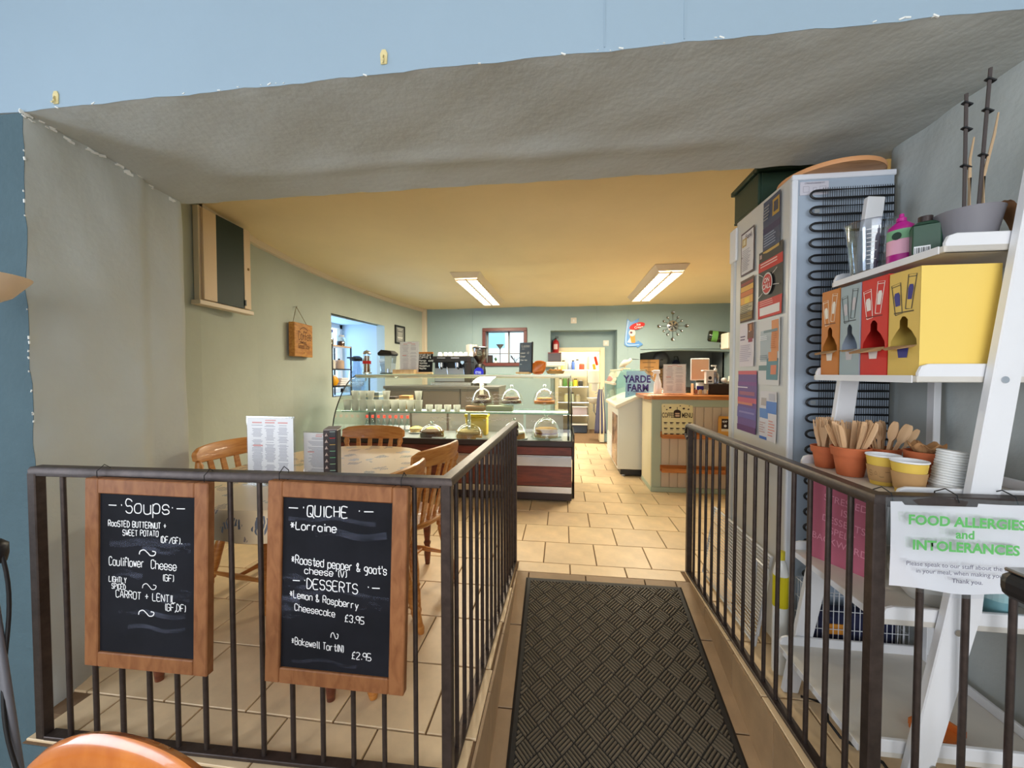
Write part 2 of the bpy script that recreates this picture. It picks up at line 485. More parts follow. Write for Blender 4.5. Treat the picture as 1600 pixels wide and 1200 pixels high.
# lower room: floor, riser, shell with windows behind the viewpoint
M_low = mat('beige_carpet', (168, 148, 122), 0.95, var=(60, 0.2), bump=(300, 0.5, 0.003))
mb = MB(); mb.box(-3.6, 3.1, -3.2, 1.13, ZL - 0.08, ZL)
struct('floor_lower', mb, M_low)
mb = MB(); mb.box(-1.82, RX0, 1.068, 1.18, ZL, -0.010); mb.box(RX1, 2.4, 1.068, 1.13, ZL, -0.010)
struct('trim_step_riser', mb, M_teal)
WF0, WF1, ZB = 1.18, 1.925, 2.18     # thick front wall: faces and underside of the beam
def jamb_left(u, v):
    y = WF0 + (WF1 - WF0) * u; z = -0.02 + (ZB + 0.06) * v
    x = -1.905 - 0.14 * u + 0.012 * wob(y * 3, z * 1.5) + 0.02 * max(0, 0.25 - z) - (0.015 if u > 0.62 else 0) - 0.02 * (u > 0.97)
    if u == 0: x += 0.008 * wob(z * 9, 3)
    return (x, y, z)
mb = MB(); mb.grid(jamb_left, 26, 40)
mb.box(-4.0, -2.10, WF0 + .004, WF1, -0.02, 2.45)
struct('wall_front_jamb_left', mb, M_paint, smooth=60)
def jamb_right(u, v):
    y = WF1 - (WF1 - WF0) * u; z = -0.02 + (ZB + 0.06) * v
    x = 1.362 + 0.012 * wob(y * 3 + 4, z * 1.7) + 0.05 * max(0, 1 - u / 0.1)
    return (x, y, z)
mb = MB(); mb.grid(jamb_right, 26, 40)
mb.box(1.42, 4.0, WF0 + .004, WF1, -0.02, 2.45)
struct('wall_front_jamb_right', mb, M_paint, smooth=60)
def soffit(u, v):
    x = -2.2 + 3.75 * v; y = WF0 + (WF1 - WF0) * u
    z = ZB + 0.008 * wob(x * 1.3, y * 2.2 + 5) * (0.3 + math.sin(PI * u)) - 0.012 * math.exp(-((u - 0.66) / 0.08) ** 2) * math.exp(-((x + 0.3) / 1.2) ** 2)
    if u in (0, 1): z += 0.004 * wob(x * 8, 2)
    return (x, y, z)
mb = MB(); mb.grid(soffit, 24, 90)
mb.box(-2.2, 1.55, WF0 + .002, WF1, ZB + 0.03, 2.9)
struct('trim_beam', mb, M_paint, smooth=60)
mb = MB()
xs = [-2.2 + 3.75 * k / 90 for k in range(91)]
mb.add([(x, WF0 - .001, soffit(0, k / 90)[2]) for k, x in enumerate(xs)] + [(x, WF0 - .001, 2.9) for x in xs], [(k, k + 1, k + 92, k + 91) for k in range(90)])
mb.box(-4.0, -2.2, WF0 - .001, WF0 + .05, 2.18, 2.9); mb.box(1.55, 4.0, WF0 - .001, WF0 + .05, 2.18, 2.9)
for x in (0.115, 0.335):   # board joints
    mb.box(x, x + .003, WF0 - .003, WF0, 2.19, 2.88)
struct('wall_front', mb, M_paint_light)
# paint drips and flaked plaster along the beam and jamb arrises
M_flake = mat('bare_plaster_white', (232, 232, 226), 0.9)
mb = MB(); rr = random.Random(3)
for k in range(24):
    x = rr.uniform(-1.9, 1.35); s_ = rr.uniform(.002, .007)
    mb.obox((x, WF0 - .001, ZB + rr.uniform(-.001, .006)), (s_ * 2.2, .004, s_ * .6), Matrix.Rotation(rr.uniform(-.5, .5), 3, 'Y'))
for k in range(34):
    z = rr.uniform(0.0, 2.12); s_ = rr.uniform(.002, .007); q = jamb_left(0, (z + .02) / (ZB + .06))
    mb.obox((q[0] - .001, WF0 - .002, z), (s_ * .7, .004, s_ * 1.8), Matrix.Rotation(rr.uniform(-.5, .5), 3, 'Y'))
for k in range(30):
    u = rr.random() ** 1.6; q = jamb_left(u, .98); s_ = rr.uniform(.004, .016)
    mb.obox((q[0] + .002, q[1], ZB - rr.uniform(.0, .02)), (.004, s_ * 2, s_ * .7), Matrix.Rotation(rr.uniform(-.5, .5), 3, 'X'))
struct('trim_flaked_plaster', mb, M_flake)
mb = MB()
qs = [(lambda q: (q[0], q[1], min(q[2], 2.176)))(jamb_left(0, k / 40)) for k in range(41)]
mb.add([(q[0], WF0 - .001, q[2]) for q in qs] + [(-4.0, WF0 - .001, q[2]) for q in qs], [(k, k + 1, k + 42, k + 41) for k in range(40)])
mb.box(-4.0, -1.87, WF0 - .001, WF0 + .02, ZL, -0.02)
struct('wall_front_left', mb, M_teal)
mb = MB(); mb.box(1.362, 4.0, WF0 - .001, WF0 + .003, ZL, 2.18)
struct('wall_front_right', mb, M_paint_light)
# lower room shell
M_room = mat('pale_blue_room_paint', (198, 208, 214), 0.85)
mb = MB()
mb.box(-3.6, -1.5, -3.3, -3.15, ZL, 2.9); mb.box(2.1, 3.1, -3.3, -3.15, ZL, 2.9); mb.box(-1.5, 2.1, -3.3, -3.15, ZL, 0.5); mb.box(-1.5, 2.1, -3.3, -3.15, 2.2, 2.9)
struct('wall_rear', mb, M_room)
mb = MB(); mb.box(-3.7, -3.6, -3.3, 1.18, ZL, 0.7); mb.box(-3.7, -3.6, -3.3, 1.18, 2.0, 2.9); mb.box(-3.7, -3.6, -3.3, -1.65, .7, 2.0); mb.box(-3.7, -3.6, -.15, 1.18, .7, 2.0)  # opening added for the side fill light
struct('wall_lower_left', mb, M_room)
mb = MB(); mb.box(3.0, 3.1, -3.3, 1.18, ZL, 2.9)
struct('wall_lower_right', mb, M_room)
mb = MB(); mb.box(-3.7, 3.1, -3.3, 1.2, 2.9, 3.0)
struct('ceiling_lower', mb, mat('white_ceiling', (235, 235, 232), .9))
mb = MB()
for x in (-1.5, -.33, .87, 2.04): mb.box(x, x + .06, -3.25, -3.19, .5, 2.2)
for z in (.5, 2.14): mb.box(-1.5, 2.1, -3.25, -3.19, z, z + .06)
struct('window_1', mb, M_white)

# left wall of the cafe: bowed, with a deep window niche
LW = [(1.9, -2.44), (2.43, -2.5), (2.8, -2.59), (3.15, -2.68), (3.7, -2.755), (4.23, -2.79), (4.45, -2.795), (5.1, -2.78), (5.75, -2.73), (6.3, -2.65), (6.95, -2.53)]
ZC = 2.42
def lwx(y):
    for (a, xa), (b, xb) in zip(LW, LW[1:]):
        if a <= y <= b: return xa + (xb - xa) * (y - a) / (b - a)
    return LW[-1][1]
NZ0, NZ1 = 0.95, 2.0
mb = MB()
for (a, xa), (b, xb) in zip(LW, LW[1:]):
    for z0, z1 in ([(0, ZC)] if not (4.4 < a < 5.7) else [(0, NZ0), (NZ1, ZC)]):
        mb.add([(xa, a, z0 - .02), (xb, b, z0 - .02), (xb, b, z1 + .02 if z1 == ZC else z1), (xa, a, z1 + .02 if z1 == ZC else z1)], [(0, 1, 2, 3)])
        mb.add([(xa - .12, a, z0 - .02), (xb - .12, b, z0 - .02), (xb - .12, b, z1 + .02 if z1 == ZC else z1), (xa - .12, a, z1 + .02 if z1 == ZC else z1)], [(3, 2, 1, 0)])
for ya, yb in ((4.45, 4.45), (5.75, 5.75)):       # thickness of the wall round the niche
    mb.add([(lwx(ya), ya, NZ0), (lwx(ya), ya, NZ1), (lwx(ya) - .13, ya, NZ1), (lwx(ya) - .13, ya, NZ0)], [(0, 1, 2, 3)])
for z in (NZ0, NZ1):
    ys = [4.45, 5.1, 5.75]
    mb.add([(lwx(q), q, z) for q in ys] + [(lwx(q) - .13, q, z) for q in ys], [(0, 1, 4, 3), (1, 2, 5, 4)])
struct('wall_left', mb, M_sage, smooth=50)
M_niche = mat('niche_pale_blue_paint', (190, 205, 212), 0.8, bump=(20, .2, .01))
mb = MB()
mb.box(-3.5, -2.86, 4.40, 4.45, NZ0 - .05, NZ1 + .05); mb.box(-3.5, -2.86, 5.75, 5.80, NZ0 - .05, NZ1 + .05)
mb.box(-3.5, -2.86, 4.45, 5.75, NZ0 - .05, NZ0); mb.box(-3.5, -2.86, 4.45, 5.75, NZ1, NZ1 + .05)
struct('wall_left_niche', mb, M_niche)
mb = MB()
for y in (4.45, 5.07, 5.69): mb.box(-3.48, -3.43, y, y + .06, NZ0, NZ1)
for z in (NZ0, NZ1 - .06): mb.box(-3.48, -3.43, 4.45, 5.75, z, z + .06)
w2 = struct('window_2', mb, M_white)
mb = MB(); mb.box(-3.46, -3.455, 4.5, 5.7, NZ0 + .05, NZ1 - .05); obj('pane', mb, M_glass, parent=w2)
# ceiling
def ceil(u, v):
    x = -2.95 + 6.0 * u; y = WF1 - .01 + (6.97 - WF1) * v
    return (x, y, ZC + 0.012 * wob(x * 1.2, y * 1.3))
mb = MB(); mb.grid(lambda u, v: ceil(1 - u, v), 30, 30); mb.box(-2.95, 3.05, WF1 - .01, 6.97, ZC + .03, ZC + .1)
struct('ceiling', mb, M_ceiling, smooth=60)
# cornice strip along the left wall, corner pipe
mb = MB()
for (a, xa), (b, xb) in zip(LW[1:], LW[2:]):
    mb.add([(xa, a, ZC - .06), (xb, b, ZC - .06), (xb, b, ZC), (xa, a, ZC), (xa + .03, a, ZC - .055), (xb + .03, b, ZC - .055), (xb + .03, b, ZC), (xa + .03, a, ZC)],
           [(4, 5, 6, 7), (0, 1, 5, 4), (3, 2, 1, 0), (7, 6, 2, 3)])
struct('trim_ceiling_strip', mb, M_cream)
mb = MB(); mb.box(-2.56, -2.47, 6.87, 6.95, 0, ZC)
struct('trim_corner_pipe', mb, M_cream, bevel=.01)
# back wall with window, recess and chimney opening
YB = 6.95
mb = MB()
WX0, WX1, WZ0, WZ1 = -1.40, -0.67, 1.42, 2.03
RCX0, RCX1, RCZ = -0.214, 0.934, 2.0
FX0, FX1, FZ = 1.32, 2.78, 1.59
for x0, x1, z0, z1 in ((-2.9, WX0, 0, ZC), (WX0, WX1, 0, WZ0), (WX0, WX1, WZ1, ZC), (WX1, RCX0, 0, ZC), (RCX0, RCX1, RCZ, ZC), (RCX1, FX0, 0, ZC), (FX0, FX1, FZ + .06, ZC), (FX1, 3.1, 0, ZC)):
    mb.box(x0, x1, YB, YB + 0.32, z0, z1 + (.03 if z1 == ZC else 0))
arc = [(FX0, FZ), (1.5, FZ + .028), (1.75, FZ + .045), (2.0, FZ + .05), (2.3, FZ + .045), (FX1, FZ + .02)]
mb.add([(x, YB, z) for x, z in arc] + [(x, YB, FZ + .07) for x, z in arc] + [(x, YB + .32, z) for x, z in arc],
       [(k, k + 1, k + 7, k + 6) for k in range(5)] + [(k + 1, k, k + 12, k + 13) for k in range(5)])
# recess back with the doorway
DX0, DX1, DZ = -0.10, 0.70, 1.665
mb.box(RCX0 - .1, DX0, YB + .28, YB + .40, 0, RCZ + .05); mb.box(DX1, RCX1 + .1, YB + .28, YB + .40, 0, RCZ + .05); mb.box(DX0, DX1, YB + .28, YB + .40, DZ, RCZ + .05)
struct('wall_back', mb, M_backpaint)
mb = MB(); mb.box(2.95, 3.05, WF1, YB, 0, ZC + .03)
struct('wall_right', mb, M_sage)
# door lining
mb = MB(); mb.box(DX0 - .04, DX0 + .02, YB + .25, YB + .42, 0, DZ + .03); mb.box(DX1 - .03, DX1 + .05, YB + .22, YB + .44, 0, DZ + .03); mb.box(DX0 - .04, DX1 + .05, YB + .24, YB + .42, DZ - .02, DZ + .05)
struct('door_1', mb, mat('cream_door_lining', (226, 216, 186), .5), bevel=.004)
# kitchen shell
M_kit = mat('cream_kitchen_wall', (228, 218, 190), .7)
mb = MB()
mb.box(-.5, 1.0, 8.8, 8.9, 0, 2.3); mb.box(-.55, -.45, 7.35, 8.9, 0, 2.3); mb.box(.94, 1.0, 7.35, 8.9, 0, 2.3)
struct('wall_kitchen', mb, M_kit)
mb = MB(); mb.box(-.55, 1.0, 7.27, 8.9, 2.2, 2.3)
struct('ceiling_kitchen', mb, M_kit)
# chimney alcove
M_alc = mat('mottled_grey_alcove', (138, 146, 146), .9, var=(3, .15))  # plain grey alcove paint with broad mottling
mb = MB(); mb.box(FX0 - .1, FX1 + .1, 7.75, 7.82, 0, 1.8); mb.box(FX0 - .1, FX0, 7.2, 7.8, 0, 1.8); mb.box(FX1, FX1 + .1, 7.2, 7.8, 0, 1.8); mb.box(FX0 - .1, FX1 + .1, 7.25, 7.8, 1.7, 1.8)
struct('wall_alcove', mb, M_alc)
# hairline pipe / cable runs on the back wall
mb = MB(); mb.cyl((-1.62, YB - .004, 1.2), (-1.62, YB - .004, ZC), .004, n=6); mb.cyl((.585, YB - .004, 2.17), (.585, YB - .004, ZC), .004, n=6)
mb.cyl((1.115, YB - .004, 1.0), (1.115, YB - .004, ZC), .003, n=6)
struct('trim_cable_runs', mb, M_backpaint)

# back window: frame with panes; the street front outside
w3 = thing('window_3', 'x', 'x', (WX0, YB, WZ0))
for k in ('label', 'category'): del w3[k]
w3['kind'] = 'structure'
M_winwood = mat('dark_red_brown_window_wood', (96, 46, 42), .4)
b = wmb(w3)
fx0, fx1, fz0, fz1 = -1.437, -.63, 1.375, 2.06
for q in ((fx0, fx1, fz0, fz0 + .06), (fx0, fx1, fz1 - .06, fz1), (fx0, fx0 + .06, fz0 + .06, fz1 - .06), (fx1 - .06, fx1, fz0 + .06, fz1 - .06)):
    b.box(q[0], q[1], YB - .03, YB + .06, q[2], q[3])
obj('window_frame', b, M_winwood, parent=w3, bevel=.006)
b = wmb(w3)
for q in ((WX0, WX1, WZ0, WZ0 + .03), (WX0, WX1, WZ1 - .03, WZ1), (WX0, WX0 + .03, WZ0, WZ1), (WX1 - .03, WX1, WZ0, WZ1), (-1.0, -.97, WZ0, WZ1)):
    b.box(q[0], q[1], YB + .2, YB + .25, q[2], q[3])
b.box(WX0, WX1, YB + .21, YB + .24, 1.60, 1.62)
obj('glazing_bar', b, mat('grey_glazing_bar', (150, 150, 152), .5), parent=w3)
for x0, x1 in ((WX0 + .03, -1.0), (-.97, WX1 - .03)):
    b = wmb(w3); b.box(x0, x1, YB + .222, YB + .228, WZ0 + .03, WZ1 - .03); obj('pane', b, M_glass, parent=w3)
# things on the window sill
M_leaf = mat('plant_green', (84, 124, 62), .6)
t = thing('sill_plant', 'small green plant on the back window sill', 'plant', (-1.22, 7.1, WZ0 + .0))
b = MB(); b.lathe([(0, 0), (.03, 0), (.04, .05), (.036, .05)], n=12); obj('plant_pot', b, M_porc, parent=t, smooth=50)
b = MB(); rr = random.Random(5)
for k in range(14):
    a = rr.uniform(0, 6.28); l = rr.uniform(.05, .10); d = Vector((math.cos(a) * .6, math.sin(a) * .6, 1)).normalized()
    p = Vector((0, 0, .045)); q = p + d * l; sd = Vector((-math.sin(a), math.cos(a), 0)) * .014
    b.add([p, (p + q) / 2 + sd, q, (p + q) / 2 - sd], [(0, 1, 2, 3)])
obj('leaves', b, M_leaf, parent=t)
t = thing('tulip_ornament', 'dark tulip shaped ornament on the back window sill', 'ornament', (-1.15, 7.16, WZ0))
b = MB(); b.lathe([(0, 0), (.05, 0), (.05, .01), (.008, .02), (.008, .26), (.012, .28), (.075, .36), (.07, .362)], n=14)
obj('stem_and_bowl', b, mat('dull_pewter', (120, 118, 116), .5, metal=.4), parent=t, smooth=50)
t = thing('small_box', 'small black box at the left end of the back window sill', 'box', (-1.32, 7.1, WZ0))
b = MB(); b.box(-.045, .045, -.04, .04, 0, .16); obj('box_body', b, M_black, parent=t, bevel=.006)
b = MB(); b.box(-.035, .035, -.042, -.04, .02, .14); obj('front_grille', b, M_dark, parent=t)
t = thing('twig_ornament', 'dark spiky dried twig arrangement on the back window sill', 'ornament', (-.86, 7.1, WZ0))
b = MB(); rr = random.Random(9)
for k in range(12):
    a = rr.uniform(0, 6.28); b.tube([(0, 0, 0), (math.cos(a) * .03, .02 * math.sin(a), .07), (math.cos(a) * .09, .03 * math.sin(a), .10 + rr.uniform(0, .07))], .004, 5)
obj('twigs', b, M_dark, parent=t)
# street front
t = thing('white_house', 'white rendered house front with blue windows seen through back window', 'building', (-3.0, 14.0, -1.5))
b = MB(); b.box(-4, 5, 0, .4, 0, 9); obj('house_wall', b, mat('white_render', (246, 248, 250), .8), parent=t)
for k in range(5):
    for zz in (1.2, 3.6, 6.0):
        f = MB(); f.box(-3.0 + k * 1.55, -2.1 + k * 1.55, -.05, .02, zz, zz + 1.3); o = obj('window', f, mat('white_sash', (220, 228, 236), .5), parent=t)
        for zs in (0.06, .68):
            f = MB(); f.box(-2.93 + k * 1.55, -2.17 + k * 1.55, -.07, -.05, zz + zs, zz + zs + .55); obj('pane', f, mat('blue_window_glass', (150, 196, 214), .3), parent=o)
# ================================================================ RAILINGS, MAT, BOARDS, SIGN
RT = 0.937                       # handrail top
def handrail(b, pts, w=0.045, h=0.022):
    """flat-topped bar with rounded edges along horizontal points"""
    P = [Vector(p) for p in pts]
    prof = [(-w / 2, -h / 2), (-w / 2, h * .1), (-w * .36, h / 2), (w * .36, h / 2), (w / 2, h * .1), (w / 2, -h / 2)]
    vs = []; fs = []; n = len(prof)
    for i, p in enumerate(P):
        d0 = (P[i] - P[i - 1]) if i else (P[1] - P[0])
        d1 = (P[i + 1] - P[i]) if i < len(P) - 1 else d0
        t0, t1 = d0.normalized(), d1.normalized()
        t = (t0 + t1).normalized()
        sdir = Vector((t.y, -t.x, 0)).normalized() if abs(t.z) < .95 else None
        if sdir is None: sdir = last
        last = sdir
        k = 1 / max(.5, t.dot(t1))
        up = sdir.cross(t).normalized()
        for a, c in prof: vs.append(p + sdir * a * k + up * c)
    for i in range(len(P) - 1):
        for k in range(n):
            a, c = i * n + k, i * n + (k + 1) % n
            fs.append((a, c, c + n, a + n))
    fs += [tuple(range(n - 1, -1, -1)), tuple(range(len(vs) - n, len(vs)))]
    b.add(vs, fs)
def railing(label, corners, n_bars, scroll_at_end, zb=0.012):
    """corners: list of (x, y); posts at each corner, n_bars[i] bars between corner i and i+1"""
    t = thing('metal_railing', label, 'railing', (corners[0][0], corners[0][1], 0))
    o0 = Vector(t.location)
    b = MB(off=-o0)
    pts = [(x, y, RT - .011) for x, y in corners]
    x, y = corners[-1]
    dx, dy = x - corners[-2][0], y - corners[-2][1]; l = math.hypot(dx, dy); dx, dy = dx / l, dy / l
    if scroll_at_end:
        for k in range(1, 9):
            a = PI * k / 8
            pts.append((x + dx * .034 * math.sin(a), y + dy * .034 * math.sin(a), RT - .011 - .034 * (1 - math.cos(a)) * 1.15))
    handrail(b, pts); obj('handrail', b, M_iron, parent=t, smooth=40)
    bar_me = None
    for i, (x, y) in enumerate(corners):
        b = MB(off=-o0); b.box(x - .016, x + .016, y - .016, y + .016, 0.0, RT - .02); obj('post', b, M_iron, parent=t, bevel=.003)
    for i in range(len(corners) - 1):
        (x0, y0), (x1, y1) = corners[i], corners[i + 1]
        ang = math.atan2(y1 - y0, x1 - x0); L_ = math.hypot(x1 - x0, y1 - y0)
        for nm, z0, z1, w in (('bottom_rail', 0.001, .014, .036), ('top_channel', RT - .032, RT - .021, .03)):
            b = MB(off=-o0); b.obox(((x0 + x1) / 2, (y0 + y1) / 2, (z0 + z1) / 2), (L_ - .034, w, z1 - z0), Matrix.Rotation(ang, 3, 'Z')); obj(nm, b, M_iron, parent=t, bevel=.002)
        for k in range(n_bars[i]):
            f = (k + 1) / (n_bars[i] + 1)
            if bar_me is None:
                b = MB(); b.cyl((0, 0, .013), (0, 0, RT - .031), .0078, n=8)
                bar_me = b.mesh('baluster', [M_iron]); bar_me.shade_smooth(); bar_me.set_sharp_from_angle(angle=R(50))
            o = bpy.data.objects.new('baluster', bar_me); col.objects.link(o); o.parent = t
            o.location = (x0 + (x1 - x0) * f - o0.x, y0 + (y1 - y0) * f - o0.y, 0)
    return t
railing('dark metal railing left of the ramp with two chalkboards hung on it', [(-1.765, 1.095), (-0.345, 1.135), (-0.312, 2.53)], [13, 14], True)
railing('dark metal railing right of the ramp in front of the white ladder shelf', [(1.9, 1.155), (0.815, 1.125), (0.787, 2.535)], [9, 15], True)

# rubber mat on the ramp: border, ground and basket-weave rib blocks
M_rub = mat('brown_rubber_rib_highlight', (98, 88, 73), .36, var=(8, .18), bump=(90, .25, .003))  # brown rubber, rib highlights put into a lighter base colour
M_rubedge = mat('rubber_edge_groove_shade', (34, 32, 30), .55, var=(8, .1))
mt = thing('rubber_floor_mat', 'dark ribbed rubber entrance mat lying on the tiled ramp', 'mat', (.24, RY1 - .05, ramp_z(RY1 - .05) + .004), rot=(sl, 0, R(.4)))
MW, ML, BD = .915, 1.22, .030
b = MB(); b.box(-MW / 2 + BD, MW / 2 - BD, -ML + BD, -BD, 0, .004); obj('mat_ground', b, M_rubedge, parent=mt)  # dark border rubber reused here, shade of the grooves put into the colour
b = MB()
for x0, x1, y0, y1, ins in ((-MW / 2, MW / 2, -BD, 0, 't'), (-MW / 2, MW / 2, -ML, -ML + BD, 'b'), (-MW / 2, -MW / 2 + BD, -ML + BD, -BD, 'l'), (MW / 2 - BD, MW / 2, -ML + BD, -BD, 'r')):
    a = {'t': (x0 + .012, x1 - .012, y0, y1 - .012), 'b': (x0 + .012, x1 - .012, y0 + .012, y1), 'l': (x0 + .012, x1, y0, y1), 'r': (x0, x1 - .012, y0, y1)}[ins]
    b.add([(x0, y0, 0), (x1, y0, 0), (x1, y1, 0), (x0, y1, 0), (a[0], a[2], .008), (a[1], a[2], .008), (a[1], a[3], .008), (a[0], a[3], .008)],
          [(0, 3, 2, 1), (4, 5, 6, 7), (0, 1, 5, 4), (1, 2, 6, 5), (2, 3, 7, 6), (3, 0, 4, 7)])
obj('mat_border', b, M_rubedge, parent=mt)
CS = .069                         # rib block size, laid diagonally
def rib_block():
    b = MB()
    for k in range(5):
        y = -CS / 2 + CS * (k + .5) / 5; h = CS * .058; l = CS * .46
        b.add([(-l, y - h * 1.35, .003), (l, y - h * 1.35, .003), (l, y + h * 1.35, .003), (-l, y + h * 1.35, .003), (-l + .002, y - h * .6, .0105), (l - .002, y - h * .6, .0105), (l - .002, y + h * .6, .0105), (-l + .002, y + h * .6, .0105)],
              [(4, 5, 6, 7), (0, 1, 5, 4), (1, 2, 6, 5), (2, 3, 7, 6), (3, 0, 4, 7)])
    return b.mesh('rib_block', [M_rub])
rib_me = rib_block(); c45 = math.sqrt(.5)
IX, IY0, IY1 = MW / 2 - BD, -ML + BD, -BD
def edge_block(cx, cy, ang):
    """block cut off by the border: every rib shortened to the inner rectangle"""
    b = MB(); c, s_ = math.cos(ang), math.sin(ang)
    for k in range(5):
        yy = -CS / 2 + CS * (k + .5) / 5; h = CS * .058; l = CS * .46; lo, hi = -l, l
        ox, oy = cx - s_ * yy, cy + c * yy
        for o_, d_, mn, mx in ((ox, c, -IX, IX), (oy, s_, IY0, IY1)):
            t0, t1 = sorted(((mn - o_) / d_, (mx - o_) / d_)); lo, hi = max(lo, t0), min(hi, t1)
        if hi - lo > .008:
            b.add([(lo, yy - h * 1.35, .003), (hi, yy - h * 1.35, .003), (hi, yy + h * 1.35, .003), (lo, yy + h * 1.35, .003), (lo + .002, yy - h * .6, .0105), (hi - .002, yy - h * .6, .0105), (hi - .002, yy + h * .6, .0105), (lo + .002, yy + h * .6, .0105)],
                  [(4, 5, 6, 7), (0, 1, 5, 4), (1, 2, 6, 5), (2, 3, 7, 6), (3, 0, 4, 7)])
    return b.mesh('rib_block', [M_rub]) if b.v else None
for i in range(-20, 21):
    for j in range(-20, 21):
        x = (i - j) * CS * c45; y = -ML / 2 + (i + j) * CS * c45; hd = CS * c45
        if abs(x) > IX + hd or not IY0 - hd < y < IY1 + hd: continue
        ang = R(45 if (i + j) % 2 else -45)
        me = rib_me if abs(x) < IX - hd and IY0 + hd < y < IY1 - hd else edge_block(x, y, ang)
        if me is None: continue
        o = bpy.data.objects.new('rib_block', me); col.objects.link(o); o.parent = mt
        o.location = (x, y, 0); o.rotation_euler = (0, 0, ang)

# chalkboards
def chalkboard(label, x0, x1, z0, z1, y, tiltz, lines, squig, smears):
    w, h = x1 - x0, z1 - z0
    t = thing('chalkboard', label, 'chalkboard', (x0, y, z0), rot=(R(-1.0), R(tiltz), R(1.7)))
    fw, fd = .047, .028
    for nm, q in (('frame_side', (0, fw, 0, h)), ('frame_side', (w - fw, w, 0, h)), ('frame_rail', (fw, w - fw, 0, fw)), ('frame_rail', (fw, w - fw, h - fw, h))):
        b = MB(); b.box(q[0], q[1], -fd, 0, q[2], q[3]); obj(nm, b, M_oakframe, parent=t, bevel=.003)
    b = MB(); b.box(fw - .003, w - fw + .003, -fd + .008, -.004, fw - .003, h - fw + .003); bd = obj('slate_panel', b, M_slate, parent=t)
    O, U, V = (fw, -fd + .008, h - fw), (1, 0, 0), (0, 0, 1)
    iw, ih = w - 2 * fw, h - 2 * fw
    rr = random.Random(label)
    for txt, fx, fy, fh, lw, slope, sq in lines:
        b = MB(); stroke(b, O, U, V, txt, fx * iw, -fy * ih, fh * ih, lw, slope, .28, sq, .0010, rr)
        obj('chalk_lettering', b, M_chalk, parent=bd)
    for pts, lw in squig:
        b = MB(); b.ribbon(O, U, V, smooth2([(a * iw, -c * ih) for a, c in pts], 4), lw, .0010); obj('chalk_flourish', b, M_chalk, parent=bd)
    for fx, fy, fl, fh in smears:
        b = MB(); b.ribbon(O, U, V, smooth2([((fx + fl * k / 6) * iw, -(fy + .012 * math.sin(k * 1.3 + fx * 9)) * ih) for k in range(7)], 3), fh * ih, .0005)
        obj('chalk_smear', b, M_smear, parent=bd)
    for x in (w * .06, w * .94):
        b = MB(); b.tube([(x, -.012, h - .01), (x, -.014, h + .02), (x, .008, h + .037), (x, .03, h + .02), (x, .022, h - .01), (x, .004, h - .02)], .0013, 6); obj('hanging_wire', b, M_cable, parent=t)
    return t
def smear_mat():
    m = bpy.data.materials.new('rubbed_chalk_haze'); m.use_nodes = True
    nt = m.node_tree; N = nt.nodes; L = nt.links
    b = N['Principled BSDF']; b.inputs['Base Color'].default_value = srgb((150, 158, 186)); b.inputs['Roughness'].default_value = .95
    tc = N.new('ShaderNodeTexCoord'); mp = N.new('ShaderNodeMapping'); mp.inputs['Scale'].default_value = (5, 5, 24)
    nz = N.new('ShaderNodeTexNoise'); nz.inputs['Scale'].default_value = 2.0; nz.inputs['Detail'].default_value = 4
    mr = N.new('ShaderNodeMapRange'); mr.inputs[1].default_value = .42; mr.inputs[2].default_value = .8; mr.inputs[3].default_value = 0; mr.inputs[4].default_value = .20
    tr = N.new('ShaderNodeBsdfTransparent'); mx = N.new('ShaderNodeMixShader')
    L.new(tc.outputs['Object'], mp.inputs[0]); L.new(mp.outputs[0], nz.inputs['Vector']); L.new(nz.outputs['Fac'], mr.inputs[0])
    L.new(mr.outputs[0], mx.inputs[0]); L.new(tr.outputs[0], mx.inputs[1]); L.new(b.outputs[0], mx.inputs[2]); L.new(mx.outputs[0], N['Material Output'].inputs[0])
    return m
M_smear = smear_mat()
tilde = lambda cx, cy, s: [(cx - s, cy + .012), (cx - s * .9, cy - .008), (cx - s * .45, cy - .018), (cx, cy), (cx + s * .3, cy + .015), (cx + s * .75, cy + .012), (cx + s * .9, cy - .008), (cx + s * .5, cy - .013)]
chalkboard('black chalkboard headed SOUPS in oak frame on the railing', -1.520, -1.092, .312, .915, 1.068, .8, [
    ('-\u00b7', .09, .100, .05, .0030, .02, 1.7), ('Soups', .275, .118, .085, .0034, .02, .80), ('\u00b7-', .74, .100, .05, .0030, .02, 1.7),
    ('RoaSTED BUTTERNUT +', .09, .205, .036, .0026, .0, .66), ('SWEET POTATO', .245, .258, .034, .0024, .02, .68), ('(DF/GF).', .64, .290, .038, .0024, -.02, .66),
    ('Cauliflower', .10, .450, .052, .0027, -.01, .56), ('Cheese', .545, .455, .052, .0027, -.03, .62), ('(GF)', .665, .528, .040, .0024, .0, .74),
    ('LIGHTLY', .10, .555, .034, .0024, -.03, .62), ('SPICED', .13, .597, .032, .0024, -.03, .62), ('CARROT + LENTIL', .175, .650, .044, .0025, -.02, .74), ('(GF,DF)', .69, .710, .042, .0024, .0, .70)],
    [(tilde(.51, .36, .09), .0034), (tilde(.53, .570, .075), .0024), (tilde(.50, .738, .085), .0032)],
    [(.1, .3, .85, .05), (.45, .34, .5, .03), (.05, .5, .4, .04), (.55, .62, .4, .07), (.2, .74, .7, .03), (.3, .83, .6, .025)])
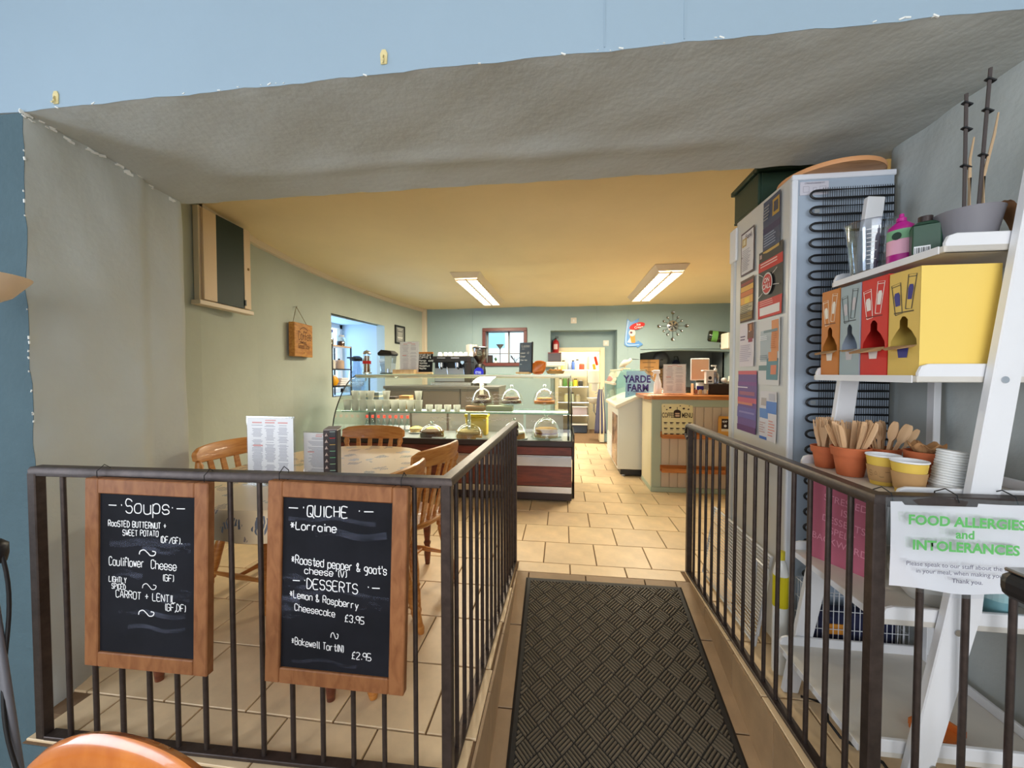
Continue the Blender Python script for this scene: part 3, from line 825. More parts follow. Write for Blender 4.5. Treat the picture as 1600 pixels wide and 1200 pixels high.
chalkboard('black chalkboard headed QUICHE and DESSERTS in oak frame on the railing', -.897, -.460, .312, .925, 1.082, 1.4, [
    ('-\u00b7', .05, .090, .05, .0030, .02, 1.7), ('QUICHE', .225, .105, .062, .0034, .02, .82), ('\u00b7-', .68, .085, .05, .0030, .02, 1.7),
    ('*Lorraine', .07, .185, .044, .0032, -.02, .84), ('*Roasted pepper & goat\u0027s', .085, .385, .046, .0028, -.05, .615), ('cheese (V)', .21, .44, .038, .0026, -.03, .86),
    ('-\u00b7', .10, .505, .04, .0028, .0, 1.7), ('DESSERTS', .235, .527, .055, .0030, -.02, .78), ('\u00b7-', .78, .515, .04, .0028, .0, 1.7),
    ('*Lemon & Raspberry', .075, .585, .040, .0025, -.09, .66), ('Cheesecake', .125, .66, .038, .0025, -.09, .72), ('\u00a33.95', .59, .70, .040, .0025, -.07, .74),
    ('*Bakewell Tart(N)', .10, .86, .040, .0025, -.07, .60), ('\u00a32.95', .66, .91, .040, .0025, -.05, .74)],
    [(tilde(.50, .79, .035), .0026)],
    [(.05, .12, .8, .025), (.3, .2, .65, .04), (.05, .545, .93, .025), (.04, .58, .1, .25), (.1, .95, .6, .02), (.7, .6, .22, .03)])

# allergy notice in a plastic sleeve hung on the right railing
t = thing('allergy_notice', 'white FOOD ALLERGIES and INTOLERANCES notice in a clear plastic sleeve', 'sign', (.815, 1.098, .70), rot=(R(-2), 0, R(1.0)))
def notice(u, v, w=.345, h=.235, y=0.0, m=0.0):
    x = m + (w - 2 * m) * u; z = m * .6 + (h - m * 1.4) * v
    return (x, y - .006 * math.sin(u * 7 + v * 2) - .012 * (1 - v) * math.sin(u * 3.1), z - .010 * u * (1 - v) + .004 * math.sin(u * 9) * (1 - v))
b = MB(); b.grid(lambda u, v: notice(u, v, y=-.0035), 16, 8); obj('plastic_sleeve', b, glassmat('wrinkled_plastic_sleeve', (250, 250, 252), .05, .35, .12), parent=t, smooth=60)
b = MB(); b.grid(lambda u, v: notice(u, v, m=.014), 16, 8); pg = obj('paper_sheet', b, M_paper, parent=t, smooth=60)
M_green = flat((104, 190, 104)); M_gtext = flat((96, 92, 112))
O = lambda x, z: (x, -.021, z)
U, V = Vector((1, .004, -.02)).normalized(), Vector((.02, 0, 1)).normalized()
btext('lettering', 'FOOD ALLERGIES', .033, M_green, pg, O(.170, .181), U, V, bold=.034)
btext('lettering', 'and', .029, M_green, pg, O(.168, .151), U, V, bold=.03)
btext('lettering', 'INTOLERANCES', .033, M_green, pg, O(.168, .119), U, V, bold=.034)
btext('lettering', 'Please speak to our staff about the ingredients', .0152, M_gtext, pg, O(.178, .073), U, V)
btext('lettering', 'in your meal, when making your order.', .0152, M_gtext, pg, O(.178, .056), U, V)
btext('lettering', 'Thank you.', .0152, M_gtext, pg, O(.172, .037), U, V, bold=.008)
for x in (.02, .17, .30):
    b = MB(); b.tube([(x, -.006, .225), (x, 0, .243), (x, .03, .252), (x, .058, .238), (x, .06, .225)], .0016, 5); obj('hanging_tie', b, M_cable, parent=t)
# ================================================================ DINING TABLE AND CHAIRS
TC = (-1.25, 1.90); TA, TB = .47, .63; TH = .745
def sup(a, ca=TA, cb=TB, p=2.6):
    c, s_ = math.cos(a), math.sin(a)
    return (ca * abs(c) ** (2 / p) * (1 if c >= 0 else -1), cb * abs(s_) ** (2 / p) * (1 if s_ >= 0 else -1))
M_tleg = mat('dark_red_brown_turned_wood', (120, 62, 36), .4, wood=((4, 4, 16), (92, 42, 24)), coat=.2)
t = thing('dining_table', 'rounded wooden dining table with dark turned legs under a patterned cloth', 'table', (TC[0], TC[1], 0))
b = MB(); n = 40
pts = [sup(2 * PI * k / n) for k in range(n)]
b.prism(pts, (0, 0, TH - .028), (1, 0, 0), (0, 1, 0), .028); obj('table_top', b, M_pine, parent=t, bevel=.006)
for sx in (-1, 1):
    for sy in (-1, 1):
        b = MB(); b.turned((sx * .37, sy * .535, TH - .03), (sx * .375, sy * .54, 0), [(0, .032), (.14, .032), (.145, .022), (.17, .03), (.2, .02), (.3, .03), (.5, .034), (.72, .022), (.78, .017), (.8, .024), (.83, .017), (.9, .022), (1, .015)], 12)
        obj('leg', b, M_tleg, parent=t, smooth=50)
for q in ((-.36, .36, -.545, -.525), (-.36, .36, .525, .545), (-.38, -.36, -.525, .525), (.36, .38, -.525, .525)):
    b = MB(); b.box(q[0], q[1], q[2], q[3], TH - .11, TH - .03); obj('apron', b, M_tleg, parent=t, bevel=.002)
def cloth_mat():
    m = bpy.data.materials.new('botanical_print_oilcloth'); m.use_nodes = True
    nt = m.node_tree; N = nt.nodes; L = nt.links; b = N['Principled BSDF']; b.inputs['Roughness'].default_value = .35
    tc = N.new('ShaderNodeTexCoord'); mp = N.new('ShaderNodeMapping'); mp.inputs['Scale'].default_value = (1, 1, 1)
    L.new(tc.outputs['Object'], mp.inputs[0])
    nz = N.new('ShaderNodeTexNoise'); nz.inputs['Scale'].default_value = 20; nz.inputs['Detail'].default_value = 2
    L.new(mp.outputs[0], nz.inputs['Vector'])
    ad = N.new('ShaderNodeMixRGB'); ad.blend_type = 'ADD'; ad.inputs[0].default_value = .09
    L.new(mp.outputs[0], ad.inputs[1]); L.new(nz.outputs['Color'], ad.inputs[2])
    vo = N.new('ShaderNodeTexVoronoi'); vo.inputs['Scale'].default_value = 10.0
    L.new(ad.outputs[0], vo.inputs['Vector'])
    lt = N.new('ShaderNodeMath'); lt.operation = 'LESS_THAN'; lt.inputs[1].default_value = .36
    L.new(vo.outputs['Distance'], lt.inputs[0])
    wv = N.new('ShaderNodeTexWave'); wv.inputs['Scale'].default_value = 26; wv.inputs['Distortion'].default_value = 6
    L.new(mp.outputs[0], wv.inputs['Vector'])
    gt = N.new('ShaderNodeMath'); gt.operation = 'GREATER_THAN'; gt.inputs[1].default_value = .35
    L.new(wv.outputs['Fac'], gt.inputs[0])
    ml = N.new('ShaderNodeMath'); ml.operation = 'MULTIPLY'; L.new(lt.outputs[0], ml.inputs[0]); L.new(gt.outputs[0], ml.inputs[1])
    sep = N.new('ShaderNodeSeparateColor'); L.new(vo.outputs['Color'], sep.inputs[0])
    rp = N.new('ShaderNodeValToRGB'); rp.color_ramp.interpolation = 'CONSTANT'
    e = rp.color_ramp.elements; e[0].color = srgb((104, 108, 118)); e[1].position = .3; e[1].color = srgb((148, 128, 118))
    for ps, c in ((.55, (132, 138, 112)), (.78, (150, 158, 172))):
        k = e.new(ps); k.color = srgb(c)
    L.new(sep.outputs[0], rp.inputs[0])
    mx = N.new('ShaderNodeMixRGB'); mx.inputs[1].default_value = srgb((226, 200, 160))
    L.new(ml.outputs[0], mx.inputs[0]); L.new(rp.outputs[0], mx.inputs[2]); L.new(mx.outputs[0], b.inputs['Base Color'])
    return m
b = MB(); rings = [0, .3, .6, .85, .97, 1.005]
vs = [(0, 0, TH + .003)]; fs = []; n = 72
for r in rings[1:]:
    for k in range(n):
        x, y = sup(2 * PI * k / n); vs.append((x * r, y * r, TH + .003))
for dz, ex, wv in ((.012, .010, 0), (.06, .014, .006), (.115, .018, .014)):
    for k in range(n):
        a = 2 * PI * k / n; x, y = sup(a); l = math.hypot(x, y); f = 1 + (ex + wv * math.sin(a * 9) + wv * .5 * math.sin(a * 17 + 1)) / l
        vs.append((x * f, y * f, TH + .003 - dz))
fs += [(0, 1 + k, 1 + (k + 1) % n) for k in range(n)]
for i in range(7):
    for k in range(n):
        a, c = 1 + i * n + k, 1 + i * n + (k + 1) % n
        fs.append((a, a + n, c + n, c))
b.add(vs, fs)
o = obj('tablecloth', b, cloth_mat(), smooth=60, loc=(TC[0], TC[1], .001)); tag(o, 'cream oilcloth with grey botanical print draped over the dining table', 'tablecloth')

def make_chair(label):
    t = thing('pine_dining_chair', label, 'chair', group='pine chairs around the dining table')
    # saddle seat, front towards -y
    b = MB(); n = 28
    def rim(k, s_=1.0):
        a = 2 * PI * k / n; c, q = math.cos(a), math.sin(a)
        x = .205 * abs(c) ** .72 * (1 if c >= 0 else -1); y = .205 * abs(q) ** .72 * (1 if q >= 0 else -1)
        return x * s_ * (1 - .10 * (y > 0) * y / .2), y * s_
    vs = []; fs = []
    for s_, z in ((.90, .405), (1.0, .420), (1.0, .436), (.96, .442), (.6, .434)):
        for k in range(n): x, y = rim(k, s_); vs.append((x, y, z))
    vs.append((0, .02, .430))
    for i in range(4):
        for k in range(n): a, c = i * n + k, i * n + (k + 1) % n; fs.append((a, c, c + n, a + n))
    fs += [(4 * n + k, 4 * n + (k + 1) % n, 5 * n) for k in range(n)] + [tuple(range(n - 1, -1, -1))]
    b.add(vs, fs); obj('seat', b, M_pine, parent=t, smooth=40)
    tp = {}
    for sx in (-1, 1):
        for sy in (-1, 1):
            p0 = (sx * .135, sy * .135, .408); p1 = (sx * .195, sy * (.195 if sy < 0 else .215), 0)
            b = MB(); b.turned(p0, p1, [(0, .017), (.1, .019), (.14, .024), (.16, .017), (.2, .023), (.5, .025), (.62, .020), (.65, .025), (.68, .018), (.72, .023), (.9, .018), (.94, .021), (1, .014)], 10)
            obj('leg', b, M_pine, parent=t, smooth=50); tp[sx, sy] = (Vector(p0), Vector(p1))
    for sx in (-1, 1):
        a = tp[sx, -1][0].lerp(tp[sx, -1][1], .6); c = tp[sx, 1][0].lerp(tp[sx, 1][1], .6)
        b = MB(); b.turned(a, c, [(0, .009), (.3, .012), (.5, .016), (.7, .012), (1, .009)], 8); obj('stretcher', b, M_pine, parent=t, smooth=50)
    a = (tp[-1, -1][0].lerp(tp[-1, -1][1], .6) + tp[-1, 1][0].lerp(tp[-1, 1][1], .6)) / 2; c = Vector((-a.x, a.y, a.z))
    b = MB(); b.turned(a, c, [(0, .009), (.3, .012), (.5, .017), (.7, .012), (1, .009)], 8); obj('stretcher', b, M_pine, parent=t, smooth=50)
    # curved top rail
    def railp(u):       # u -1..1
        return Vector((u * .232, .262 - .058 * u * u, 0))
    b = MB(); m = 14; vs = []; fs = []
    for i in range(m + 1):
        u = -1 + 2 * i / m; p = railp(u); tdir = Vector((.232, -.116 * u, 0)).normalized(); nrm = Vector((-tdir.y, tdir.x, 0))
        hh = .052 + .006 * (1 - u * u); zt = .858 - .014 * abs(u) ** 3; zb_ = .768 - .010 * (1 - u * u) + (.012 if abs(u) > .99 else 0)
        if abs(u) > .99: zt -= .012
        for dn, z in ((-.011, zb_ + .006), (-.011, zt - .008), (-.003, zt), (.008, zt - .004), (.013, zt - .02), (.011, zb_ + .004), (.0, zb_)):
            vs.append(p + nrm * dn + Vector((0, nrm.y * 0 + .0, z)) + Vector((0, (z - .77) * .12, 0)))
    k7 = 7
    for i in range(m):
        for k in range(k7): a, c = i * k7 + k, i * k7 + (k + 1) % k7; fs.append((a, a + k7, c + k7, c))
    fs += [tuple(range(k7)), tuple(range(len(vs) - 1, len(vs) - k7 - 1, -1))]
    b.add(vs, fs); obj('top_rail', b, M_pine, parent=t, smooth=45)
    for sx in (-1, 1):
        b = MB(); b.turned((sx * .165, .155, .43), (sx * .205, .222, .775), [(0, .014), (.1, .019), (.14, .013), (.2, .02), (.5, .021), (.75, .015), (.8, .020), (.84, .013), (.92, .021), (1, .012)], 10); obj('back_post', b, M_pine, parent=t, smooth=50)
    for k in range(4):
        u = -.54 + .36 * k; p = railp(u)
        b = MB()
        for q0, q1, z0, z1, w0, w1 in ((Vector((u * .17, .17, 0)), Vector((u * .20, .205, 0)), .43, .56, .010, .018), (Vector((u * .20, .205, 0)), p, .56, .772, .018, .013)):
            b.add([q0 + Vector((-w0, -.006, z0)), q0 + Vector((w0, -.006, z0)), q0 + Vector((w0, .006, z0)), q0 + Vector((-w0, .006, z0)),
                   q1 + Vector((-w1, -.006, z1)), q1 + Vector((w1, -.006, z1)), q1 + Vector((w1, .006, z1)), q1 + Vector((-w1, .006, z1))],
                  [(0, 3, 2, 1), (4, 5, 6, 7), (0, 1, 5, 4), (1, 2, 6, 5), (2, 3, 7, 6), (3, 0, 4, 7)])
        obj('splat', b, M_pine, parent=t)
    return t
ch = make_chair('honey pine chair at the far end of the table facing the camera')
ch.location = (-1.375, 2.51, 0); ch.rotation_euler = (0, 0, R(4))
for loc, rz, lab in (((-.90, 2.14, 0), R(-103), 'honey pine chair at the right far corner of the table'),
                     ((-.905, 1.605, 0), R(-97), 'honey pine chair at the right near corner of the table behind the QUICHE board'),
                     ((-1.69, 2.02, 0), R(82), 'honey pine chair at the left of the table beside the grey jamb')):
    c = copy_tree(ch, loc=loc, rz=rz); c['label'] = lab

# ---- on the table
def sheet_lines(b, O, U, V, w, h, colsx, rows, x0=.08, seed=1, lw=.0016, top=.88, bottom=.06):
    rr = random.Random(seed); cw = (1 - 2 * x0) / colsx
    for c in range(colsx):
        for r in range(rows):
            if rr.random() < .12: continue
            y = h * (top - (top - bottom) * r / rows); cx = w * (x0 + cw * (c + .5)); l = w * cw * rr.uniform(.25, .44)
            b.rect(O, U, V, cx - l, y, cx + l, y + lw, .0008)
M_grey_print = flat((142, 140, 156)); M_pink_print = flat((226, 168, 164))
def menu_holder(name, label, loc, rz, w, h, cols_, rows, seed, sheet=None, base=.05):
    t = thing(name, label, 'menu', loc, rz)
    b = MB(); b.box(-w / 2, w / 2, -.002, .002, .004, h); obj('acrylic_panel', b, M_acryl, parent=t)
    b = MB(); b.box(-w / 2, w / 2, -.035, .035, 0, .004); obj('acrylic_foot', b, M_acryl, parent=t)
    b = MB(); b.box(-w / 2 + .006, w / 2 - .006, -.0035, -.0025, .012, h - .006); pg = obj('printed_sheet', b, sheet or M_paper, parent=t)
    O, U, V = (-w / 2 + .006, -.0036, .012), (1, 0, 0), (0, 0, 1)
    b = MB(); sheet_lines(b, O, U, V, w - .012, h - .018, cols_, rows, seed=seed); obj('small_print', b, M_grey_print, parent=pg)
    b = MB()
    for c in range(cols_):
        cx = (w - .012) * (.08 + .84 * (c + .5) / cols_)
        b.rect(O, U, V, cx - w * .1, (h - .018) * .915, cx + w * .1, (h - .018) * .935, .0008)
    b.rect(O, U, V, w * .12, (h - .018) * .55, w * .32, (h - .018) * .575, .0009); b.rect(O, U, V, w * .38, (h - .018) * .955, w * .6, (h - .018) * .97, .0008)
    obj('headings', b, M_pink_print, parent=pg)
    return t
ZT = TH + .0045
menu_holder('table_menu', 'tall white printed menu in clear acrylic stand on the dining table', (-1.305, 1.60, ZT), R(-1), .242, .305, 3, 46, 2)
menu_holder('small_menu', 'shorter white menu card between the tall menu and the sachet dispenser', (-1.135, 1.70, ZT), R(-4), .175, .225, 1, 30, 4)
t = thing('sachet_dispenser', 'black upright box of tea sachets with red and green tabs on the table', 'dispenser', (-1.03, 1.62, ZT), R(16))
b = MB(); b.box(-.03, .03, 0, .06, 0, .245); obj('box_body', b, M_dark, parent=t, bevel=.002)
b = MB(); b.add([(-.028, -.004, .245), (.028, -.004, .245), (.028, .078, .25), (-.028, .078, .25), (-.028, -.004, .249), (.028, -.004, .249), (.028, .078, .254), (-.028, .078, .254)], [(0, 3, 2, 1), (4, 5, 6, 7), (0, 1, 5, 4), (1, 2, 6, 5), (2, 3, 7, 6), (3, 0, 4, 7)])
obj('open_lid', b, mat('grey_card_lid', (150, 140, 136), .7), parent=t)
for k in range(8):
    z = .012 + k * .029
    b = MB(); b.box(-.002, .024, -.004, 0, z, z + .026); o = obj('sachet_pack', b, M_black, parent=t, bevel=.001)
    c = [(196, 56, 40), (150, 180, 160), (150, 180, 140), (110, 170, 120), (120, 170, 130), (190, 150, 80), (190, 40, 40), (160, 170, 160)][k]
    b = MB(); b.box(-.001, .023, -.005, -.004, z + .0225, z + .0255); obj('colour_tab', b, flat(c), parent=o)
    b = MB(); b.add([(-.021, -.006, z + .004), (-.007, -.006, z + .004), (-.014, -.006, z + .019), (-.014, .003, z + .006), (-.014, -.014, z + .006)], [(0, 4, 2), (4, 1, 2), (1, 3, 2), (3, 0, 2), (0, 1, 4), (0, 3, 1)])
    obj('pyramid_bag', b, flat((214, 190, 178)), parent=t)
# ================================================================ CAKE DISPLAY CASE
CX0, CX1 = -2.36, .09
DK = .56                                   # deck height
SH = .845                                  # upper glass shelf
t = thing('display_case', 'long glass-fronted cake display counter with red mahogany panels', 'display case', (CX1, 3.75, 0))
W = lambda: wmb(t)
b = W(); b.box(CX0 + .04, CX1 - .04, 3.82, 4.50, .0, .02); b.box(CX0, CX1, 3.765, 4.55, .02, .092); obj('plinth', b, M_dark, parent=t, bevel=.003)
for nm, y, z0, z1, m in (('lower_kick_strip', 3.752, .092, .154, M_chrome), ('front_panel', 3.758, .156, .348, M_mahog), ('middle_strip', 3.752, .350, .442, M_chrome), ('upper_panel', 3.758, .458, .535, M_mahog), ('thin_trim', 3.750, .444, .456, M_chrome)):
    b = W(); b.box(CX0, CX1, y, 3.80, z0, z1); obj(nm, b, m, parent=t, bevel=.002)
b = W(); b.box(CX0, CX1, 3.80, 4.55, .092, .53); obj('cabinet_body', b, M_mahog, parent=t)
b = W(); b.box(CX0 - .01, CX1 + .012, 3.735, 4.56, .537, DK); b.box(CX0 - .01, CX1 + .012, 3.728, 3.76, .545, .60); obj('deck', b, M_dark, parent=t, bevel=.006)
b = W(); b.box(CX0, CX1, 3.765, 4.5, DK, DK + .004); obj('deck_liner', b, mat('pale_steel_liner', (176, 178, 180), .35, metal=.7), parent=t)
b = W(); b.box(CX1 + .001, CX1 + .022, 3.74, 4.5, .42, .60); b.box(CX1 + .022, CX1 + .03, 3.9, 4.5, 0, .64); obj('side_bumper', b, M_dark, parent=t, bevel=.006)
prof = [(3.752, .60), (3.754, .66), (3.762, .72), (3.778, .78), (3.80, .835), (3.83, .89), (3.87, .95), (3.925, 1.025), (3.985, 1.09), (4.06, 1.15), (4.14, 1.195), (4.23, 1.226)]
XM = -.98
for x0, x1 in ((CX0 + .004, XM - .002), (XM + .002, CX1 - .004)):
    b = W(); n = len(prof)
    b.add([(x0, y, z) for y, z in prof] + [(x1, y, z) for y, z in prof], [(k, k + n, k + n + 1, k + 1) for k in range(n - 1)])
    obj('curved_front_glass', b, glassmat('front_glass', (248, 253, 251), .035, .4), parent=t, smooth=60)
b = W(); b.box(CX0, CX1, 4.205, 4.235, 1.205, 1.232); b.box(CX0, CX1, 4.235, 4.26, 1.195, 1.228); obj('front_top_bar', b, mat('champagne_aluminium', (222, 214, 190), .35, metal=.5), parent=t, bevel=.003)
b = W(); b.box(CX0, CX1, 4.20, 4.58, 1.232, 1.240); obj('top_glass', b, M_shelfglass, parent=t)
b = W(); b.box(CX0 + .02, CX1 - .02, 3.90, 4.42, SH - .008, SH); obj('glass_shelf', b, M_shelfglass, parent=t)
b = W(); b.box(CX0 + .02, CX1 - .02, 3.894, 3.90, SH - .010, SH + .002); obj('shelf_front_edge', b, mat('green_glass_edge', (150, 196, 176), .2), parent=t)
for x in (XM,):
    b = W(); b.box(x - .014, x + .014, 4.02, 4.05, DK + .004, SH - .01); obj('shelf_support', b, mat('aluminium_support', (196, 200, 186), .4, metal=.5), parent=t)
    b = W(); b.box(x + .06, x + .1, 4.28, 4.31, SH, 1.20); obj('rear_mullion', b, mat('champagne_aluminium', (222, 214, 190)), parent=t)
for x in (CX0, CX1 - .006):                # end glass and posts
    b = W(); pts = [(y - 3.75, z) for y, z in prof] + [(4.56 - 3.75, 1.23), (4.56 - 3.75, .60)]
    b.prism(pts, (x, 3.75, 0), (0, 1, 0), (0, 0, 1), .006); obj('end_glass', b, glassmat('end_glass', (244, 251, 249), .05, .3), parent=t)
    b = W(); b.tube([(x + .003, y, z) for y, z in prof], .006, 6); obj('end_trim', b, M_black, parent=t, smooth=50)
for x, y in ((CX1 - .03, 3.99), (CX1 - .02, 4.50), (CX0 + .02, 4.50)):
    b = W(); b.cyl((x, y, DK), (x, y, SH - .01 if y < 4.1 else 1.22), .009, n=8); obj('corner_post', b, M_black, parent=t, smooth=50)
b = W()
for k in range(5):
    y = CX0 + .1 + k * .46
    b.box(y, y + .43, 4.50, 4.515, DK + .004, SH - .02)
obj('rear_door', b, mat('dull_rear_door', (120, 116, 108), .4), parent=t)
b = W(); b.box(CX0 + .05, CX1 - .05, 4.262, 4.29, 1.196, 1.222); obj('case_lamp_tube', b, mat('case_lamp', (255, 250, 238), .4, emit=((255, 246, 228), 5)), parent=t)
area('case_lamp_light', ((CX0 + CX1) / 2, 4.24, 1.190), (R(-12), 0, 0), CX1 - CX0 - .1, .05, 16, (255, 244, 224))
b = W(); b.box(CX0 + .03, CX1 - .03, 4.30, 4.33, SH - .03, SH - .012); obj('shelf_lamp_tube', b, mat('case_lamp', (255, 250, 238)), parent=t)
area('shelf_lamp_light', ((CX0 + CX1) / 2, 4.28, SH - .034), (R(-10), 0, 0), CX1 - CX0 - .1, .05, 7, (255, 244, 224))
# handwriting on the glass (unreadable white pen)
b = W(); rr = random.Random(12)
def gp(z):
    for (ya, za), (yb, zb) in zip(prof, prof[1:]):
        if za <= z <= zb: return ya + (yb - ya) * (z - za) / (zb - za)
    return prof[-1][0]
for x0, z0, L_, rows in ((-.98, 1.00, .22, 2), (-.70, 1.03, .26, 3), (-.26, 1.05, .26, 3), (-1.30, .80, .20, 2), (-.78, .79, .26, 1), (-.30, .78, .22, 1)):
    for r in range(rows):
        z = z0 - r * .032; pts = []
        for k in range(26):
            zz = z + rr.uniform(-.008, .008); pts.append((x0 + L_ * k / 26 + rr.uniform(-.004, .004), zz))
        P = smooth2(pts, 2)
        for (xa, za), (xb, zb) in zip(P, P[1:]):
            if rr.random() < .1: continue
            b.add([(xa, gp(za) - .004, za - .0022), (xb, gp(zb) - .004, zb - .0022), (xb, gp(zb) - .004, zb + .0022), (xa, gp(za) - .004, za + .0022)], [(0, 1, 2, 3)])
obj('white_pen_writing', b, M_chalk, parent=t)

# ---- crockery on the glass shelf
def thin_porcelain():
    m = bpy.data.materials.new('thin_white_porcelain'); m.use_nodes = True
    N = m.node_tree.nodes; L = m.node_tree.links; b = N['Principled BSDF']
    b.inputs['Base Color'].default_value = srgb((240, 241, 236)); b.inputs['Roughness'].default_value = .25
    tr = N.new('ShaderNodeBsdfTranslucent'); tr.inputs[0].default_value = srgb((244, 244, 238)); mx = N.new('ShaderNodeMixShader'); mx.inputs[0].default_value = .62
    L.new(b.outputs[0], mx.inputs[1]); L.new(tr.outputs[0], mx.inputs[2]); L.new(mx.outputs[0], N['Material Output'].inputs[0])
    return m
M_thin = thin_porcelain()
def cup_mesh(r0, r1, h):
    b = MB(); b.lathe([(0, .003), (r0 * .9, 0), (r0, .004), (r1, h), (r1 - .004, h), (r0 - .003, .01), (0, .01)], n=18)
    me = b.mesh('cup_body', [M_thin]); me.shade_smooth(); me.set_sharp_from_angle(angle=R(50)); return me
tall = cup_mesh(.034, .044, .118)
for k in range(10):
    o = bpy.data.objects.new('tapered_cup', tall); col.objects.link(o); o.location = (-2.325 + k * .0895, 3.985, SH + .0005)
    tag(o, '%s white tapered cup from the left in the case shelf front row' % ORD[k], 'cup', 'tapered white cups on the case shelf')
short = cup_mesh(.028, .042, .095)
for k, (x, y, nm) in enumerate(((-2.27, 3.99, 'leftmost'), (-2.16, 4.0, 'second from left'), (-2.06, 3.99, 'third from left'), (-1.88, 3.99, 'fourth from left'), (-1.62, 4.0, 'fifth from left'))):
    o = bpy.data.objects.new('stacked_cup', short); col.objects.link(o); o.location = (x, y, SH + .1195)
    o.location.x = round((x + 2.325) / .0895) * .0895 - 2.325; o.location.y = 3.985
    if k == 4: o.location.x = -1.5195
    tag(o, 'white cup stacked on the case shelf cup row, %s of the upper tier' % nm, 'cup', 'cups stacked above the row')
mug_r = MB(); mug_r.lathe([(0, .002), (.026, 0), (.036, .03), (.038, .072), (.035, .072), (.033, .03), (0, .008)], n=18)
mug_me = mug_r.mesh('mug_body', [M_thin]); mug_me.shade_smooth()
hb = MB(); hb.tube([(0, -.036 - .018 * math.sin(PI * k / 8), .016 + .042 * k / 8) for k in range(9)], .005, 6); h_me = hb.mesh('handle', [M_porc]); h_me.shade_smooth()
for k in range(4):
    g = thing('handled_mug', '%s small white handled mug from the left, right of the tapered cups' % ORD[k], 'mug', (-1.395 + k * .1, 3.97, SH + .0005), 0, 'handled mugs on the case shelf')
    for nm, me in (('mug_body', mug_me), ('handle', h_me)):
        o = bpy.data.objects.new(nm, me); col.objects.link(o); o.parent = g
# small boxes behind the cups
for i, (x0, x1, z1, y0, c, lab) in enumerate(((-1.80, -1.68, .155, 4.12, (200, 140, 80), 'orange-brown carton behind the cups on the case shelf'), (-1.98, -1.86, .14, 4.16, (60, 50, 46), 'dark box behind the cups on the case shelf'),
                                            (-2.22, -2.05, .19, 4.15, (120, 140, 150), 'grey-blue tin behind the cups on the case shelf'), (-1.02, -.82, .055, 4.02, (178, 130, 88), 'low tan tray right of the mugs on the case shelf'),
                                            (-.80, -.52, .06, 4.02, (176, 184, 150), 'low pale green box right of the tan tray on the case shelf'))):
    g = thing('carton', lab, 'box', ((x0 + x1) / 2, y0 + .07, SH)); w = (x1 - x0) / 2
    b = MB(); b.box(-w, w, -.06, .06, 0.0005, z1); bb = obj('carton_body', b, mat('carton_%d' % i, c, .6), parent=g, bevel=.003)
    b = MB(); b.box(-w - .001, w + .001, -.061, .061, z1 * .72, z1 * .80); obj('tape_band', b, mat('carton_tape', (220, 206, 170), .4), parent=bb)

# ---- cakes under glass domes
M_spg = mat('golden_sponge', (206, 150, 82), .85, bump=(80, .5, .01)); M_choc = mat('dark_chocolate_cake', (74, 42, 30), .75, bump=(60, .6, .01))
M_crumb = mat('pale_crumble', (226, 190, 130), .9, bump=(90, .8, .02)); M_cream2 = mat('cream_icing', (238, 226, 198), .6)
M_fruit = mat('nutty_brown_topping', (112, 72, 44), .8, bump=(70, .9, .02)); M_carrot = mat('orange_tart', (206, 118, 44), .7, bump=(60, .4, .01))
def dome_cake(label, x, y, z, r, h, layers, pedestal=0.0, knob=True, kind='cake under dome'):
    g = thing('domed_cake_stand', label, 'cake stand', (x, y, z))
    b = MB()
    if pedestal: b.lathe([(r * .5, 0), (r * .5, .006), (.014, .014), (.012, pedestal - .012), (r * .4, pedestal - .004), (r * 1.02, pedestal), (r * 1.05, pedestal + .008), (0, pedestal + .006)], n=24)
    else: b.lathe([(r * .7, 0), (r * 1.02, .006), (r * 1.05, .014), (r * .9, .010), (0, .010)], n=24)
    obj('plate', b, M_porc if not pedestal else M_glass, parent=g, smooth=50)
    zc = pedestal + .011
    for m, rr_, zz, hh in layers:
        b = MB(); rnd = random.Random(label + str(zz))
        P = [(0, 0), (rr_ * r, 0), (rr_ * r * 1.02, hh * .5), (rr_ * r, hh * .9), (rr_ * r * .9, hh), (rr_ * r * .5, hh * 1.05), (0, hh)]
        b.lathe(P, (0, 0, zc + zz), n=22); obj('cake_layer', b, m, parent=g, smooth=50)
    b = MB(); P = [(r * math.cos(a), h * math.sin(a) + zc) for a in [R(q) for q in (0, 12, 25, 38, 50, 62, 74, 83)]] + [(.012, zc + h)]
    b.lathe(P, n=24)
    dm = obj('glass_dome', b, glassmat('dome_glass', (252, 254, 254), .03, .45), parent=g, smooth=60)
    if knob:
        b = MB(); b.lathe([(.006, 0), (.007, .008), (.017, .018), (.018, .028), (.010, .038), (0, .04)], (0, 0, zc + h - .002), n=12); obj('dome_knob', b, glassmat('knob_glass', (240, 248, 248), .2, .8), parent=dm, smooth=60)
    return g
dome_cake('chocolate brownies under a glass dome, left of the three on the upper shelf', -.865, 4.18, SH, .125, .165, [(M_choc, .75, 0, .035), (M_cream2, .6, .036, .010), (M_choc, .42, .046, .04)], .07)
dome_cake('brown slices under a glass dome, middle of the three on the upper shelf', -.545, 4.18, SH, .128, .16, [(M_choc, .82, 0, .03), (M_cream2, .7, .031, .008), (M_fruit, .6, .040, .026)], .07)
dome_cake('orange flapjacks under a glass dome, right of the three on the upper shelf', -.19, 4.18, SH, .128, .165, [(M_carrot, .86, 0, .03), (M_spg, .6, .031, .03)], .07)
dome_cake('dark nut-topped cake under a glass dome on the case deck', -1.37, 3.98, DK + .004, .142, .135, [(M_choc, .86, 0, .045), (M_fruit, .88, .046, .025)])
